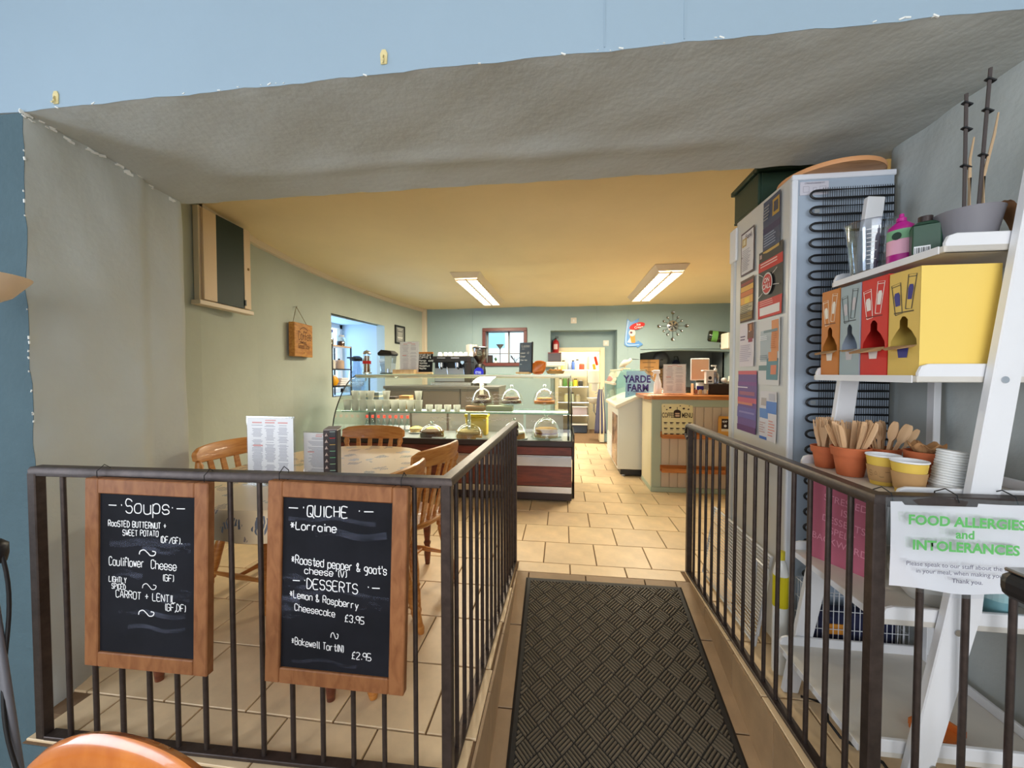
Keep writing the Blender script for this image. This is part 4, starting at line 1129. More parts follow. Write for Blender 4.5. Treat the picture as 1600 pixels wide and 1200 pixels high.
dome_cake('pale crumble cake under a glass dome on the case deck', -.965, 3.98, DK + .004, .155, .15, [(M_spg, .86, 0, .05), (M_crumb, .88, .051, .028)])
dome_cake('cake under a glass dome half hidden behind the railing end on the case deck', -.50, 4.03, DK + .004, .14, .17, [(M_spg, .8, 0, .05), (M_cream2, .78, .051, .015)])
dome_cake('jam-filled sponge on a glass stand under a tall dome at the case right end', -.165, 4.0, DK + .004, .152, .195, [(M_crumb, .8, 0, .035), (mat('red_jam', (140, 40, 36), .4), .78, .036, .010), (M_spg, .74, .047, .04)], .025)
for k, (x, m, lab) in enumerate(((-1.66, M_crumb, 'yellow topped tart at the back of the case deck, left one'), (-1.46, M_crumb, 'yellow topped tart at the back of the case deck, right one'), (-1.80, M_carrot, 'orange pastry slice on the case deck behind the far chair'))):
    g = thing('tart', lab, 'cake', (x, 4.28 if k < 2 else 4.05, DK + .004))
    b = MB(); b.lathe([(0, 0), (.075, 0), (.09, .012), (.09, .018), (0, .016)], n=20); obj('plate', b, M_porc, parent=g, smooth=50)
    b = MB(); b.lathe([(0, .016), (.066, .016), (.078, .06), (.072, .062), (.07, .056), (0, .06)], n=20); obj('tart_case', b, m, parent=g, smooth=50)
    b = MB(); b.lathe([(.068, .058), (.04, .074), (0, .08)], n=20); obj('topping', b, mat('yellow_custard', (236, 206, 92), .5, bump=(60, .5, .01)), parent=g, smooth=50)
g = thing('yellow_tub', 'bright yellow lidded tub standing behind the crumble cake dome', 'tub', (-.945, 4.26, DK + .004))
M_yel = mat('bright_yellow_plastic', (244, 208, 40), .35)
b = MB(); b.box(-.12, .12, -.06, .06, 0, .20); obj('tub_body', b, mat('yellow_clear_tub', (232, 198, 70), .3), parent=g, bevel=.012, seg=2)
b = MB(); b.box(-.13, .13, -.07, .07, .20, .235); obj('lid', b, M_yel, parent=g, bevel=.01, seg=2)
# bottles with red caps
bb = MB(); bb.lathe([(0, 0), (.026, 0), (.027, .01), (.027, .09), (.013, .13), (.012, .165)], n=14); bot_me = bb.mesh('bottle_body', [glassmat('bottle_glass', (225, 235, 232), .1, .6)]); bot_me.shade_smooth()
bb = MB(); bb.lathe([(.015, .158), (.015, .19), (0, .19)], n=12); bb.lathe([(.015, .158), (0, .158)], n=12); cap_me = bb.mesh('red_cap', [mat('red_cap_plastic', (204, 62, 48), .4)])
bb = MB(); bb.lathe([(.0275, .03), (.0275, .075)], n=14); lab_me = bb.mesh('paper_label', [M_paper])
for k in range(8):
    g = thing('juice_bottle', '%s red-capped glass bottle from the left at the case back left' % ORD[k], 'bottle', (-2.30 + k * .072, 4.36, DK + .004), 0, 'red-capped bottles in the case')
    for nm, me in (('bottle_body', bot_me), ('red_cap', cap_me), ('paper_label', lab_me)):
        o = bpy.data.objects.new(nm, me); col.objects.link(o); o.parent = g
# price tickets on the deck
for k, (x, lab) in enumerate(((-1.26, 'white price card in front of the nut cake'), (-.80, 'white price card in front of the crumble cake'), (-.06, 'white price card at the case right end'))):
    g = thing('price_card', lab, 'card', (x, 3.83, DK + .004), R(5))
    b = MB(); b.add([(-.06, -.02, 0), (.06, -.02, 0), (.06, .01, .035), (-.06, .01, .035), (.06, .03, 0), (-.06, .03, 0)], [(0, 1, 2, 3), (3, 2, 4, 5), (0, 3, 5), (1, 4, 2)]); cd = obj('folded_card', b, M_paper, parent=g)
    b = MB(); n_ = Vector((0, -.76, .65)); stroke(b, (-.05, -.0195, .003), (1, 0, 0), (0, .65, .76), '-----', 0, .008, .012, .0015, 0, .3, 1, .001); obj('pen_marks', b, M_grey_print, parent=cd)

# ---- on top of the case
ZTOP = 1.2405
g = thing('straw_dispenser', 'glass straw dispenser full of red and white straws on the case', 'dispenser', (-2.315, 4.40, ZTOP))
b = MB(); b.lathe([(0, 0), (.052, 0), (.055, .02), (.03, .03)], n=18); obj('chrome_base', b, M_chrome, parent=g, smooth=40)
b = MB(); b.lathe([(.048, .025), (.048, .235)], n=18); obj('glass_tube', b, M_glass, parent=g, smooth=40)
b = MB(); b.lathe([(.05, .235), (.05, .25), (.034, .272), (.008, .280), (.008, .288), (0, .29)], n=18); obj('chrome_lid', b, M_chrome, parent=g, smooth=40)
rr = random.Random(2)
for k in range(16):
    a = 2 * PI * k / 16; r = .034 if k % 2 else .02
    b = MB(); b.cyl((r * math.cos(a), r * math.sin(a), .03), (r * .7 * math.cos(a + .3), r * .7 * math.sin(a + .3), .215), .0055, n=6); obj('straw', b, flat([(214, 60, 50), (240, 236, 228), (214, 160, 70), (120, 90, 70)][k % 4]), parent=g)
b = MB(); b.lathe([(.049, .12), (.049, .155)], n=18); obj('red_label_band', b, flat((210, 48, 44)), parent=g)
g = thing('blender_jug', 'clear square jug with a black lid standing on the display case', 'jug', (-2.06, 4.42, ZTOP))
b = MB(); q0, q1 = .062, .078
b.add([(-q0, -q0, .01), (q0, -q0, .01), (q0, q0, .01), (-q0, q0, .01), (-q1, -q1, .215), (q1, -q1, .215), (q1, q1, .215), (-q1, q1, .215)], [(0, 3, 2, 1), (0, 1, 5, 4), (1, 2, 6, 5), (2, 3, 7, 6), (3, 0, 4, 7)]); obj('clear_jug', b, glassmat('polycarbonate', (225, 232, 240), .12, .6), parent=g, bevel=.008)
b = MB(); b.add([(-.085, -.085, .215), (.085, -.085, .215), (.085, .085, .215), (-.085, .085, .215), (-.09, -.09, .245), (.09, -.09, .235), (.09, .09, .245), (-.09, .09, .255), (-.06, -.06, .285), (.06, -.06, .268), (.06, .06, .275), (-.06, .06, .288)],
                 [(3, 2, 1, 0), (0, 1, 5, 4), (1, 2, 6, 5), (2, 3, 7, 6), (3, 0, 4, 7), (4, 5, 9, 8), (5, 6, 10, 9), (6, 7, 11, 10), (7, 4, 8, 11), (8, 9, 10, 11)]); obj('black_lid', b, M_black, parent=g, bevel=.004)
b = MB(); b.box(-.07, .07, -.07, .07, 0, .012); obj('jug_foot', b, M_black, parent=g, bevel=.003)
b = MB(); b.cyl((0, 0, .012), (0, 0, .06), .014, n=10); obj('blade_hub', b, M_chrome, parent=g)
menu_holder('counter_menu', 'large white menu in an acrylic stand on the display case', (-1.795, 4.43, ZTOP), R(-3), .25, .385, 2, 40, 8)
g = thing('wooden_tray', 'low pale wooden tray in front of the menu on the display case', 'tray', (-1.80, 4.34, ZTOP))
b = MB(); b.box(-.14, .11, -.05, .045, 0, .008); obj('tray_floor', b, M_ply, parent=g)
for q in ((-.14, .11, -.055, -.05, .05), (-.14, .11, .045, .05, .05), (-.145, -.14, -.05, .045, .05), (.11, .115, -.05, .045, .05)):
    b = MB(); b.box(q[0], q[1], q[2], q[3], 0, q[4]); obj('tray_side', b, M_ply, parent=g, bevel=.001)
g = thing('clipboard_menu', 'small black chalkboard clipboard listing cakes beside the coffee machine', 'chalkboard', (-1.588, 4.38, ZTOP), rot=(R(-8), 0, 0))
b = MB(); b.box(-.083, .083, 0, .012, .02, .255); bd = obj('slate_panel', b, M_slate, parent=g)
b = MB(); b.box(-.086, .086, -.004, .016, .238, .26); obj('wood_clip', b, M_pine, parent=g, bevel=.002)
b = MB(); b.box(-.09, .09, -.02, .03, 0, .02); obj('wood_foot', b, M_ply, parent=g, bevel=.002)
b = MB(); rr = random.Random(8); O, U, V = (-.083, 0, .02), (1, 0, 0), (0, 0, 1)
for tx, x, z, h in (('STAR BAY', .008, .192, .022), ('COFFEE &', .008, .163, .022), ('Mango  cold', .008, .128, .02), ('Vanilla', .012, .098, .02), ('Hazelnut', .012, .066, .02), ('Mocha', .012, .036, .02)):
    stroke(b, O, U, V, tx, x, z, h, .004, 0, .3, .92, .001, rr)
obj('chalk_lettering', b, M_chalk, parent=bd)
g = thing('counter_chalkboard', 'blue-grey chalkboard menu tablet standing upright near the back window', 'chalkboard', (-.424, 4.42, ZTOP), rot=(R(-4), 0, R(-16)))
b = MB(); b.box(-.075, .075, 0, .02, .015, .36); bd = obj('slate_panel', b, mat('blue_grey_slate', (92, 104, 122), .7, var=(6, .1)), parent=g, bevel=.003)
b = MB(); b.box(.075, .085, -.004, .024, .01, .365); obj('black_edge', b, M_black, parent=g)
b = MB(); b.box(-.1, .06, -.035, .05, 0, .02); obj('wood_foot', b, M_ply, parent=g, bevel=.002)
b = MB(); O = (-.075, 0, .015)
for tx, x, z, h in (('Loose', .03, .29, .03), ('-~-', .03, .262, .018), ('Lemon  \u00a32', .012, .215, .02), ('Ginger', .012, .175, .02), ('Cherries', .012, .135, .018), ('~~', .012, .09, .014)):
    stroke(b, O, U, V, tx, x, z, h, .0026, 0, .25, .7, .001, rr)
obj('chalk_lettering', b, M_chalk, parent=bd)
g = thing('leaf_dish', 'orange leaf shaped dish standing on the display case', 'dish', (-.27, 4.43, ZTOP), rot=(0, 0, R(10)))
b = MB()
def leaf(u, v):
    a = (u - .5) * 2; l = v
    wd = .085 * math.sin(PI * min(1, l * .93 + .07)) ** .8
    return (-.07 + .15 * l + a * wd * .55, .02 * a * a - .01, .008 + .14 * l * .8 + a * -wd * .75 + .012)
b.grid(leaf, 8, 10); obj('leaf_bowl', b, mat('orange_glaze', (206, 112, 40), .3, var=(14, .25)), parent=g, smooth=60, solid=.008)
b = MB(); b.lathe([(0, 0), (.05, 0), (.045, .012), (0, .012)], n=14); obj('dish_foot', b, M_terra, parent=g)
g = thing('bread_basket', 'small woven basket with rolls at the right end of the case top', 'basket', (-.08, 4.44, ZTOP))
b = MB(); b.lathe([(0, .002), (.07, .002), (.085, .035), (.08, .035), (.066, .008), (0, .008)], n=18, sx=1.25); obj('basket_bowl', b, mat('wicker', (172, 128, 78), .8, bump=(150, .8, .01)), parent=g, smooth=40)
for x in (-.05, 0, .05):
    b = MB(); b.lathe([(0, .008), (.03, .014), (.034, .03), (.02, .048), (0, .052)], (x, .01 * (x > 0), .004), n=12); obj('bread_roll', b, M_spg, parent=g, smooth=60)
# ---- back counter with coffee machine
g = thing('back_counter', 'worktop run behind the display case carrying the coffee machine', 'counter', (-1.4, 5.5, 0))
b = MB(); b.box(-1.1, .55, -.3, .35, 1.03, 1.07); obj('worktop', b, mat('grey_worktop', (112, 110, 106), .4), parent=g, bevel=.004)
for k in range(3):
    b = MB(); b.box(-1.08 + k * .545, -.545 + k * .545, -.27, .34, 0, 1.03); cb = obj('cabinet', b, mat('grey_cabinet', (136, 134, 128), .5), parent=g)
    b = MB(); b.box(-1.07 + k * .545, -.555 + k * .545, -.285, -.27, .1, 1.0); obj('cabinet_door', b, mat('taupe_cabinet_door', (128, 116, 104), .5), parent=cb, bevel=.003)
ZW = 1.0705
g = thing('espresso_machine', 'black two-group espresso machine with steel front panel and cups on top', 'coffee machine', (-1.56, 5.52, ZW))
b = MB(); b.box(-.29, .29, -.02, .28, .03, .42); b.box(-.29, .29, -.17, -.02, .33, .42); b.box(.19, .29, -.17, -.02, .03, .33); obj('machine_body', b, M_black, parent=g, bevel=.012, seg=2)
b = MB(); b.box(-.28, .185, -.024, -.02, .06, .25); obj('steel_splash_panel', b, mat('satin_steel', (176, 182, 190), .3, metal=.6), parent=g)
b = MB(); b.box(-.29, .29, -.19, -.02, .0, .05); obj('drip_tray', b, M_chrome, parent=g, bevel=.004)
for x in (-.17, .07):
    b = MB(); b.cyl((x, -.08, .33), (x, -.08, .275), .04, n=16); b.cyl((x, -.08, .275), (x, -.08, .25), .032, n=16); gh = obj('group_head', b, M_chrome, parent=g, smooth=40)
    b = MB(); b.cyl((x, -.1, .262), (x + .05, -.22, .245), .011, .015, n=8); obj('portafilter_handle', b, M_black, parent=gh, smooth=40)
    b = MB(); b.tube([(x + .09, -.1, .34), (x + .10, -.13, .26), (x + .12, -.15, .16)], .006, 6); obj('steam_wand', b, M_chrome, parent=g, smooth=50)
for x in (-.2, .0):
    b = MB(); b.box(x, x + .12, -.173, -.17, .385, .402); obj('name_badge', b, M_chrome, parent=g)
b = MB(); b.poly((.14, -.174, .30), (1, 0, 0), (0, 0, 1), [(0, .05), (.05, .05), (.05, .02), (.025, 0), (0, .02)], .001); obj('shield_badge', b, flat((150, 180, 214)), parent=g)
b = MB()
for k in range(4): b.box(.235 + k * .014, .242 + k * .014, -.172, -.168, .05, .4)
obj('grille_ribs', b, M_dark, parent=g)
ZM = ZW + .42
um = MB(); um.lathe([(.04, 0), (.04, .012), (.034, .05), (.022, .066), (0, .068)], n=16); um_me = um.mesh('cup_body', [M_porc]); um_me.shade_smooth()
for k in range(7):
    o = bpy.data.objects.new('upturned_cup', um_me); col.objects.link(o); o.location = (-1.80 + k * .078, 5.60 + (.02 if k % 2 else 0), ZM + .001)
    tag(o, '%s upturned white cup from the left on the espresso machine' % ORD[k], 'cup', 'upturned cups on the espresso machine')
pc = MB(); pc.lathe([(0, 0), (.028, 0), (.038, .10), (.040, .10), (.040, .106), (.034, .106), (0, .09)], n=16); pc_me = pc.mesh('cup_body', [mat('cream_paper_cup', (226, 216, 196), .7)]); pc_me.shade_smooth(); pc_me.set_sharp_from_angle(angle=R(40))
for k, (x, y) in enumerate(((-1.345, 5.60), (-1.30, 5.70), (-1.395, 5.72))):
    g = thing('paper_cup_stack', '%s of the paper cup stacks on the right of the espresso machine' % ['nearest', 'rightmost', 'rearmost'][k], 'cup', (x, y, ZM + .001), 0, 'paper cup stacks on the espresso machine')
    for j in range(5):
        o = bpy.data.objects.new('paper_cup', pc_me); col.objects.link(o); o.parent = g; o.location = (0, 0, .018 * j)
g = thing('coffee_grinder', 'coffee grinder with bean hopper and round blue badge beside the machine', 'grinder', (-1.17, 5.48, ZW))
b = MB(); b.box(-.075, .075, -.07, .12, 0, .03); b.lathe([(.06, .03), (.075, .10), (.085, .20), (.07, .29), (.05, .31), (0, .31)], n=18); obj('grinder_body', b, M_black, parent=g, smooth=40)
b = MB(); b.lathe([(.035, .31), (.04, .33), (.10, .42), (.105, .53)], n=20); obj('bean_hopper', b, glassmat('smoky_hopper', (190, 180, 176), .12, .5), parent=g, smooth=50)
b = MB(); b.lathe([(0, .315), (.034, .318), (.085, .405), (.08, .43), (0, .425)], n=20); obj('coffee_beans', b, mat('roast_beans', (62, 36, 26), .6, bump=(90, .9, .02)), parent=g, smooth=50)
b = MB(); b.lathe([(.108, .53), (.112, .54), (.09, .556), (0, .56)], n=20); obj('hopper_lid', b, M_black, parent=g, smooth=40)
b = MB(); b.cyl((0, -.083, .19), (0, -.092, .19), .07, n=24); bd = obj('blue_badge', b, mat('cobalt_badge', (28, 34, 190), .3), parent=g)
b = MB(); stroke(b, (-.04, -.0925, .175), (1, 0, 0), (0, 0, 1), 'ESB', 0, 0, .028, .005, 0, 0, 1, .001); obj('lettering', b, flat((190, 210, 255)), parent=bd)
b = MB(); b.cyl((0, -.06, .10), (0, -.12, .07), .018, n=10); obj('dosing_spout', b, M_chrome, parent=g)
# ================================================================ SERVICE COUNTER, FREEZER, BACK WALL
M_tg = mat('pale_tongue_groove_paint', (206, 186, 164), .6); M_sagew = mat('sage_trim_paint', (176, 186, 164), .6)
t = thing('service_counter', 'boarded service counter with pine top and two narrow pine shelves', 'counter', (.94, 4.25, 0))
W = lambda: wmb(t)
b = W(); b.box(.945, 2.05, 4.262, 4.74, .05, .975); obj('counter_body', b, M_tg, parent=t)
x = 1.03
while x < 2.0:
    b = W(); b.box(x + .0015, x + .083, 4.25, 4.262, .05, .90); obj('board', b, M_tg, parent=t, bevel=.004); x += .0845
b = W(); b.box(.935, 1.028, 4.246, 4.262, .05, .975); b.box(1.028, 2.05, 4.246, 4.262, .90, .975); obj('frame_trim', b, M_sagew, parent=t, bevel=.002)
b = W(); b.box(.925, 2.05, 4.236, 4.262, 0, .05); b.box(.925, .945, 4.262, 4.74, 0, .05); obj('skirting', b, M_sagew, parent=t, bevel=.003)
b = W(); b.box(.93, .945, 4.262, 4.74, .05, .975); obj('side_panel', b, mat('cream_side_panel', (222, 210, 176), .6), parent=t)
b = W(); b.prism([(.86, 4.29), (.92, 4.21), (2.05, 4.21), (2.05, 4.78), (.86, 4.78)], (0, 0, .975), (1, 0, 0), (0, 1, 0), .042); obj('pine_top', b, mat('orange_pine_top', (204, 128, 62), .35, wood=((2, 16, 16), (176, 98, 40)), coat=.3), parent=t, bevel=.005, seg=2)
for z in (.585, .232):
    b = W(); b.box(1.02, 2.0, 4.17, 4.25, z - .008, z); b.box(1.02, 2.0, 4.162, 4.172, z - .008, z + .035); b.box(1.02, 2.0, 4.244, 4.25, z, z + .055); obj('pine_shelf', b, mat('orange_pine_top', (204, 128, 62)), parent=t, bevel=.002)
# coffee menu sign
g = thing('coffee_menu_sign', 'cream COFFEE MENU tin sign leaning on the upper counter shelf', 'sign', (1.185, 4.21, .586), rot=(R(-6), 0, R(1)))
M_cs = mat('cream_tin', (242, 226, 172), .4); M_ink = flat((52, 30, 26))
b = MB(); w, h, r = .156, .345, .014
pts = []
for cx, cz, a0 in ((w - r, h - r, 0), (-w + r, h - r, 90), (-w + r, r, 180), (w - r, r, 270)):
    pts += [(cx + r * math.cos(R(a0 + q)), cz + r * math.sin(R(a0 + q))) for q in (0, 30, 60, 90)]
b.prism(pts, (0, .003, 0), (1, 0, 0), (0, 0, 1), .004); pl = obj('tin_plate', b, M_cs, parent=g)
O, U, V = (0, -.0012, 0), (1, 0, 0), (0, 0, 1)
btext('lettering', 'COFFEE', .072, M_ink, pl, (-.092, -.0012, .225), U, V, bold=.016, sx=.50)
btext('lettering', 'MENU', .072, M_ink, pl, (.098, -.0012, .225), U, V, bold=.016, sx=.55)
b = MB(); b.poly(O, U, V, [(-.032, .20), (.032, .20), (.036, .262), (-.036, .262)], .0008); b.poly(O, U, V, [(-.038, .262), (.038, .262), (.03, .275), (.012, .285), (-.012, .285), (-.03, .275)], .0008); b.rect(O, U, V, -.003, .285, .003, .312, .0008); obj('pot_emblem', b, M_ink, parent=pl)
b = MB(); b.rect(O, U, V, -.022, .238, .022, .252, .0016); b.rect(O, U, V, -.022, .212, .022, .232, .0016); obj('emblem_panel', b, flat((214, 180, 150)), parent=pl)
b = MB()
for x, z, s_ in ((-.07, .305, 1), (-.105, .285, .7), (.065, .297, 1), (.112, .29, .8), (.03, .325, .6), (.12, .325, .5), (-.13, .32, .5)):
    b.poly(O, U, V, [(x + .012 * s_ * math.cos(a) - .004 * s_ * math.sin(a), z + .008 * s_ * math.sin(a) + .004 * s_ * math.cos(a)) for a in [2 * PI * k / 10 for k in range(10)]], .0008)
obj('bean_print', b, M_ink, parent=pl)
b = MB()
for r_ in range(3):
    for c in range(5):
        x = -.122 + c * .0605; z = .155 - r_ * .058
        b.poly(O, U, V, [(x - .017, z), (x + .017, z), (x + .012, z - .014), (x - .012, z - .014)], .0008); b.rect(O, U, V, x - .014, z - .025, x + .014, z - .022, .0008); b.rect(O, U, V, x + .016, z - .008, x + .024, z - .002, .0008)
obj('cup_icon', b, M_ink, parent=pl)['kind'] = 'stuff'
g = thing('paper_bag', 'upright orange paper bag with dark label on the upper counter shelf', 'bag', (1.635, 4.205, .586), R(-14))
b = MB(); b.add([(-.06, -.028, 0), (.06, -.028, 0), (.06, .028, 0), (-.06, .028, 0), (-.055, -.02, .19), (.055, -.02, .19), (.055, .02, .20), (-.055, .02, .20), (-.05, -.002, .225), (.05, -.002, .225), (.05, .004, .225), (-.05, .004, .225)],
     [(0, 3, 2, 1), (0, 1, 5, 4), (1, 2, 6, 5), (2, 3, 7, 6), (3, 0, 4, 7), (4, 5, 9, 8), (5, 6, 10, 9), (6, 7, 11, 10), (7, 4, 8, 11), (8, 9, 10, 11)]); bd = obj('bag_body', b, mat('orange_kraft', (226, 164, 72), .6), parent=g, bevel=.002)
b = MB(); b.add([(-.03, -.0275, .10), (.04, -.0275, .10), (.038, -.0215, .20), (-.028, -.0215, .20)], [(0, 1, 2, 3)]); lb = obj('dark_label', b, M_ink, parent=bd)
b = MB(); b.add([(-.03, -.029, .075), (.04, -.029, .075), (.04, -.028, .10), (-.03, -.028, .10)], [(0, 1, 2, 3)]); obj('cream_label', b, M_cream, parent=bd)
stroke_b = MB(); stroke(stroke_b, (-.02, -.0245, .165), (1, 0, 0), (0, .06, 1), 'HEMP', 0, 0, .016, .003, 0, 0, .75, .002); obj('lettering', stroke_b, M_paper, parent=lb)
b = MB(); b.poly((.005, -.026, .13), (1, 0, 0), (0, .06, 1), [(.013 * math.cos(2 * PI * k / 12), .013 * math.sin(2 * PI * k / 12)) for k in range(12)], .002); obj('round_mark', b, M_paper, parent=lb)
# ---- on the counter
ZK = 1.0175
menu_holder('counter_menu', 'white and pink menu card in an acrylic holder on the pine counter', (1.215, 4.47, ZK), R(-2), .245, .335, 2, 34, 15)
g = thing('counter_leaflet', 'pale leaflet lying flat at the left end of the pine counter', 'leaflet', (.99, 4.34, ZK), R(12))
b = MB(); b.box(-.07, .07, -.05, .05, 0, .002); b.box(-.069, .069, -.05, .05, .002, .003); pg = obj('paper_sheet', b, mat('cream_leaflet', (236, 228, 200), .6), parent=g)
b = MB(); sheet_lines(b, (-.07, -.05, .0032), (1, 0, 0), (0, 1, 0), .14, .1, 1, 8, seed=3); obj('small_print', b, M_grey_print, parent=pg)
g = thing('spray_bottle', 'white trigger spray bottle on the pine counter', 'bottle', (1.065, 4.58, ZK))
b = MB(); b.lathe([(0, 0), (.042, 0), (.045, .01), (.042, .11), (.02, .19), (.014, .215), (.014, .225)], n=16, sy=.7); obj('bottle_body', b, M_porc, parent=g, smooth=50)
b = MB(); b.box(-.05, .025, -.013, .013, .225, .268); b.box(-.068, -.05, -.008, .008, .245, .262); hd = obj('spray_head', b, M_porc, parent=g, bevel=.008, seg=2)
b = MB(); b.tube([(-.035, 0, .232), (-.05, 0, .21), (-.048, 0, .185)], .006, 6); obj('trigger', b, M_porc, parent=hd)
g = thing('till_drawer', 'dark brown cash drawer on the pine counter', 'cash drawer', (1.80, 4.56, ZK))
b = MB(); b.box(-.24, .24, -.12, .14, 0, .115); obj('drawer_case', b, M_dark, parent=g, bevel=.004)
b = MB(); b.box(-.23, .23, -.126, -.12, .008, .107); fr = obj('drawer_front', b, mat('brown_black_drawer', (40, 26, 24), .4), parent=g, bevel=.002)
b = MB(); b.cyl((0, -.126, .06), (0, -.13, .06), .012, n=12); obj('drawer_lock', b, M_chrome, parent=fr)
ZD = ZK + .1155
g = thing('tablet_till', 'peach-backed tablet on a stand behind the counter menu', 'tablet', (1.54, 4.65, ZK), rot=(0, 0, R(-4)))
b = MB(); b.box(-.03, .03, -.03, .05, 0, .01); b.box(-.012, .012, .012, .028, .01, .22); obj('stand', b, M_white, parent=g)
b = MB(); b.box(-.10, .10, -.004, .012, .15, .40); tb = obj('tablet_shell', b, M_white, parent=g, bevel=.008, seg=2)
b = MB(); b.box(-.088, .088, -.006, -.004, .165, .385); obj('peach_back', b, mat('peach_cover', (216, 172, 140), .5), parent=tb)
g = thing('card_reader', 'cream card machine on the cash drawer beside the fridge', 'card reader', (1.85, 4.53, ZD), R(8))
b = MB(); b.box(-.09, .05, -.04, .06, 0, .035); b.box(-.03, .06, -.02, .06, .035, .085); obj('reader_body', b, mat('cream_plastic', (230, 224, 206), .4), parent=g, bevel=.01, seg=2)
b = MB(); b.box(-.02, .05, -.022, -.02, .045, .075); obj('screen', b, M_paper, parent=g)
g = thing('hand_gel', 'pump bottle of clear hand gel on the cash drawer', 'bottle', (1.66, 4.53, ZD))
b = MB(); b.lathe([(0, 0), (.036, 0), (.038, .01), (.038, .10), (.014, .125), (.012, .14)], n=16); obj('bottle_body', b, glassmat('gel_plastic', (222, 214, 226), .15, .5), parent=g, smooth=50)
b = MB(); b.lathe([(.016, .135), (.016, .165), (.006, .168), (.006, .19), (0, .19)], n=12); b.box(-.045, .01, -.007, .007, .19, .204); obj('pump', b, M_white, parent=g, bevel=.002)
g = thing('sticker_dispenser', 'small white box with a round black emblem on the cash drawer', 'box', (1.585, 4.50, ZD))
b = MB(); b.box(-.04, .04, -.03, .03, 0, .135); b.box(-.075, .06, -.032, .032, .135, .15); bd = obj('box_body', b, M_white, parent=g, bevel=.004)
b = MB(); b.poly((0, -.0305, .065), (1, 0, 0), (0, 0, 1), [(.018 * math.cos(2 * PI * k / 14), .018 * math.sin(2 * PI * k / 14)) for k in range(14)], .0004); b.rect((0, -.0305, .02), (1, 0, 0), (0, 0, 1), -.022, 0, .022, .012, .0004); obj('black_emblem', b, M_black, parent=bd)
g = thing('counter_bell', 'small white round bell on the cash drawer', 'bell', (1.735, 4.49, ZD))
b = MB(); b.lathe([(0, 0), (.02, 0), (.022, .006), (.012, .01)], n=16); obj('bell_foot', b, M_chrome, parent=g, smooth=40)
b = MB(); b.lathe([(.008, .008), (.026, .02), (.033, .036), (.026, .056), (.012, .066), (0, .068)], n=16); obj('bell_ball', b, M_porc, parent=g, smooth=60)
g = thing('condiment_caddy', 'little caddy of jars and a blue-labelled tub on the counter', 'caddy', (1.46, 4.42, ZK))
b = MB(); b.box(-.075, .075, -.04, .04, 0, .012); b.box(-.075, -.067, -.04, .04, .012, .12); b.box(.067, .075, -.04, .04, .012, .05); obj('wood_caddy', b, M_ply, parent=g, bevel=.002)
b = MB(); b.lathe([(0, .013), (.036, .013), (.038, .02), (.038, .125), (.03, .135), (0, .135)], (0.005, 0.004, 0), n=18); tb = obj('white_tub', b, M_porc, parent=g, smooth=40)
b = MB(); b.lathe([(.0386, .05), (.0386, .095)], (.005, .004, 0), n=18, a0=R(200), a1=R(345)); obj('blue_label', b, flat((40, 36, 140)), parent=tb)
b = MB(); b.lathe([(0, .135), (.04, .135), (.04, .155), (0, .157)], (.005, .004, 0), n=18); obj('tub_lid', b, mat('dark_green_lid', (58, 66, 50), .5), parent=tb, smooth=40)
for k, x in enumerate((-.045, .0, .045)):
    b = MB(); b.lathe([(0, 0.012), (.016, .012), (.018, .05), (.012, .058), (0, .058)], (x, -.032, 0), n=10); obj('sweet_jar', b, mat('jar_%d' % k, [(150, 90, 60), (200, 170, 120), (210, 210, 200)][k], .3), parent=g, smooth=40)

# ---- ice cream freezer behind the counter
t = thing('ice_cream_freezer', 'white ice cream scooping freezer with glass canopy behind the counter', 'freezer', (.66, 4.8, 0))
W = lambda: wmb(t)
M_fz = mat('freezer_white', (222, 224, 216), .35)
b = W(); b.prism([(.66, .09), (1.36, .09), (1.36, .99), (1.06, .985), (.86, .94), (.66, .84)], (0, 5.85, 0), (1, 0, 0), (0, 0, 1), 1.04); obj('cabinet_body', b, M_fz, parent=t, bevel=.01, seg=2)
b = W(); b.prism([(.63, .83), (.66, .83), (.86, .935), (1.06, .983), (1.37, .99), (1.37, 1.015), (1.05, 1.01), (.85, .965), (.63, .865)], (0, 5.87, 0), (1, 0, 0), (0, 0, 1), 1.09); obj('rim', b, mat('ivory_rim', (232, 226, 206), .4), parent=t, bevel=.004)
b = W(); b.box(.70, 1.34, 4.84, 5.8, 0.02, .09); obj('base_recess', b, M_black, parent=t)
for x, y in ((.74, 4.88), (1.3, 4.88), (.74, 5.76), (1.3, 5.76)):
    b = W(); b.cyl((x, y, 0), (x, y, .03), .02, n=10); obj('castor', b, M_white, parent=t)
b = W(); b.box(.655, .66, 4.83, 5.30, .12, .74); obj('side_picture_panel', b, mat('photo_panel', (150, 120, 100), .25, var=(7, .8)), parent=t)
b = W(); b.box(.653, .66, 5.34, 5.82, .12, .42); obj('vent_panel', b, M_white, parent=t)
for k in range(9):
    b = W(); b.box(.646, .653, 5.36, 5.80, .14 + k * .03, .155 + k * .03); obj('vent_slat', b, M_white, parent=t)
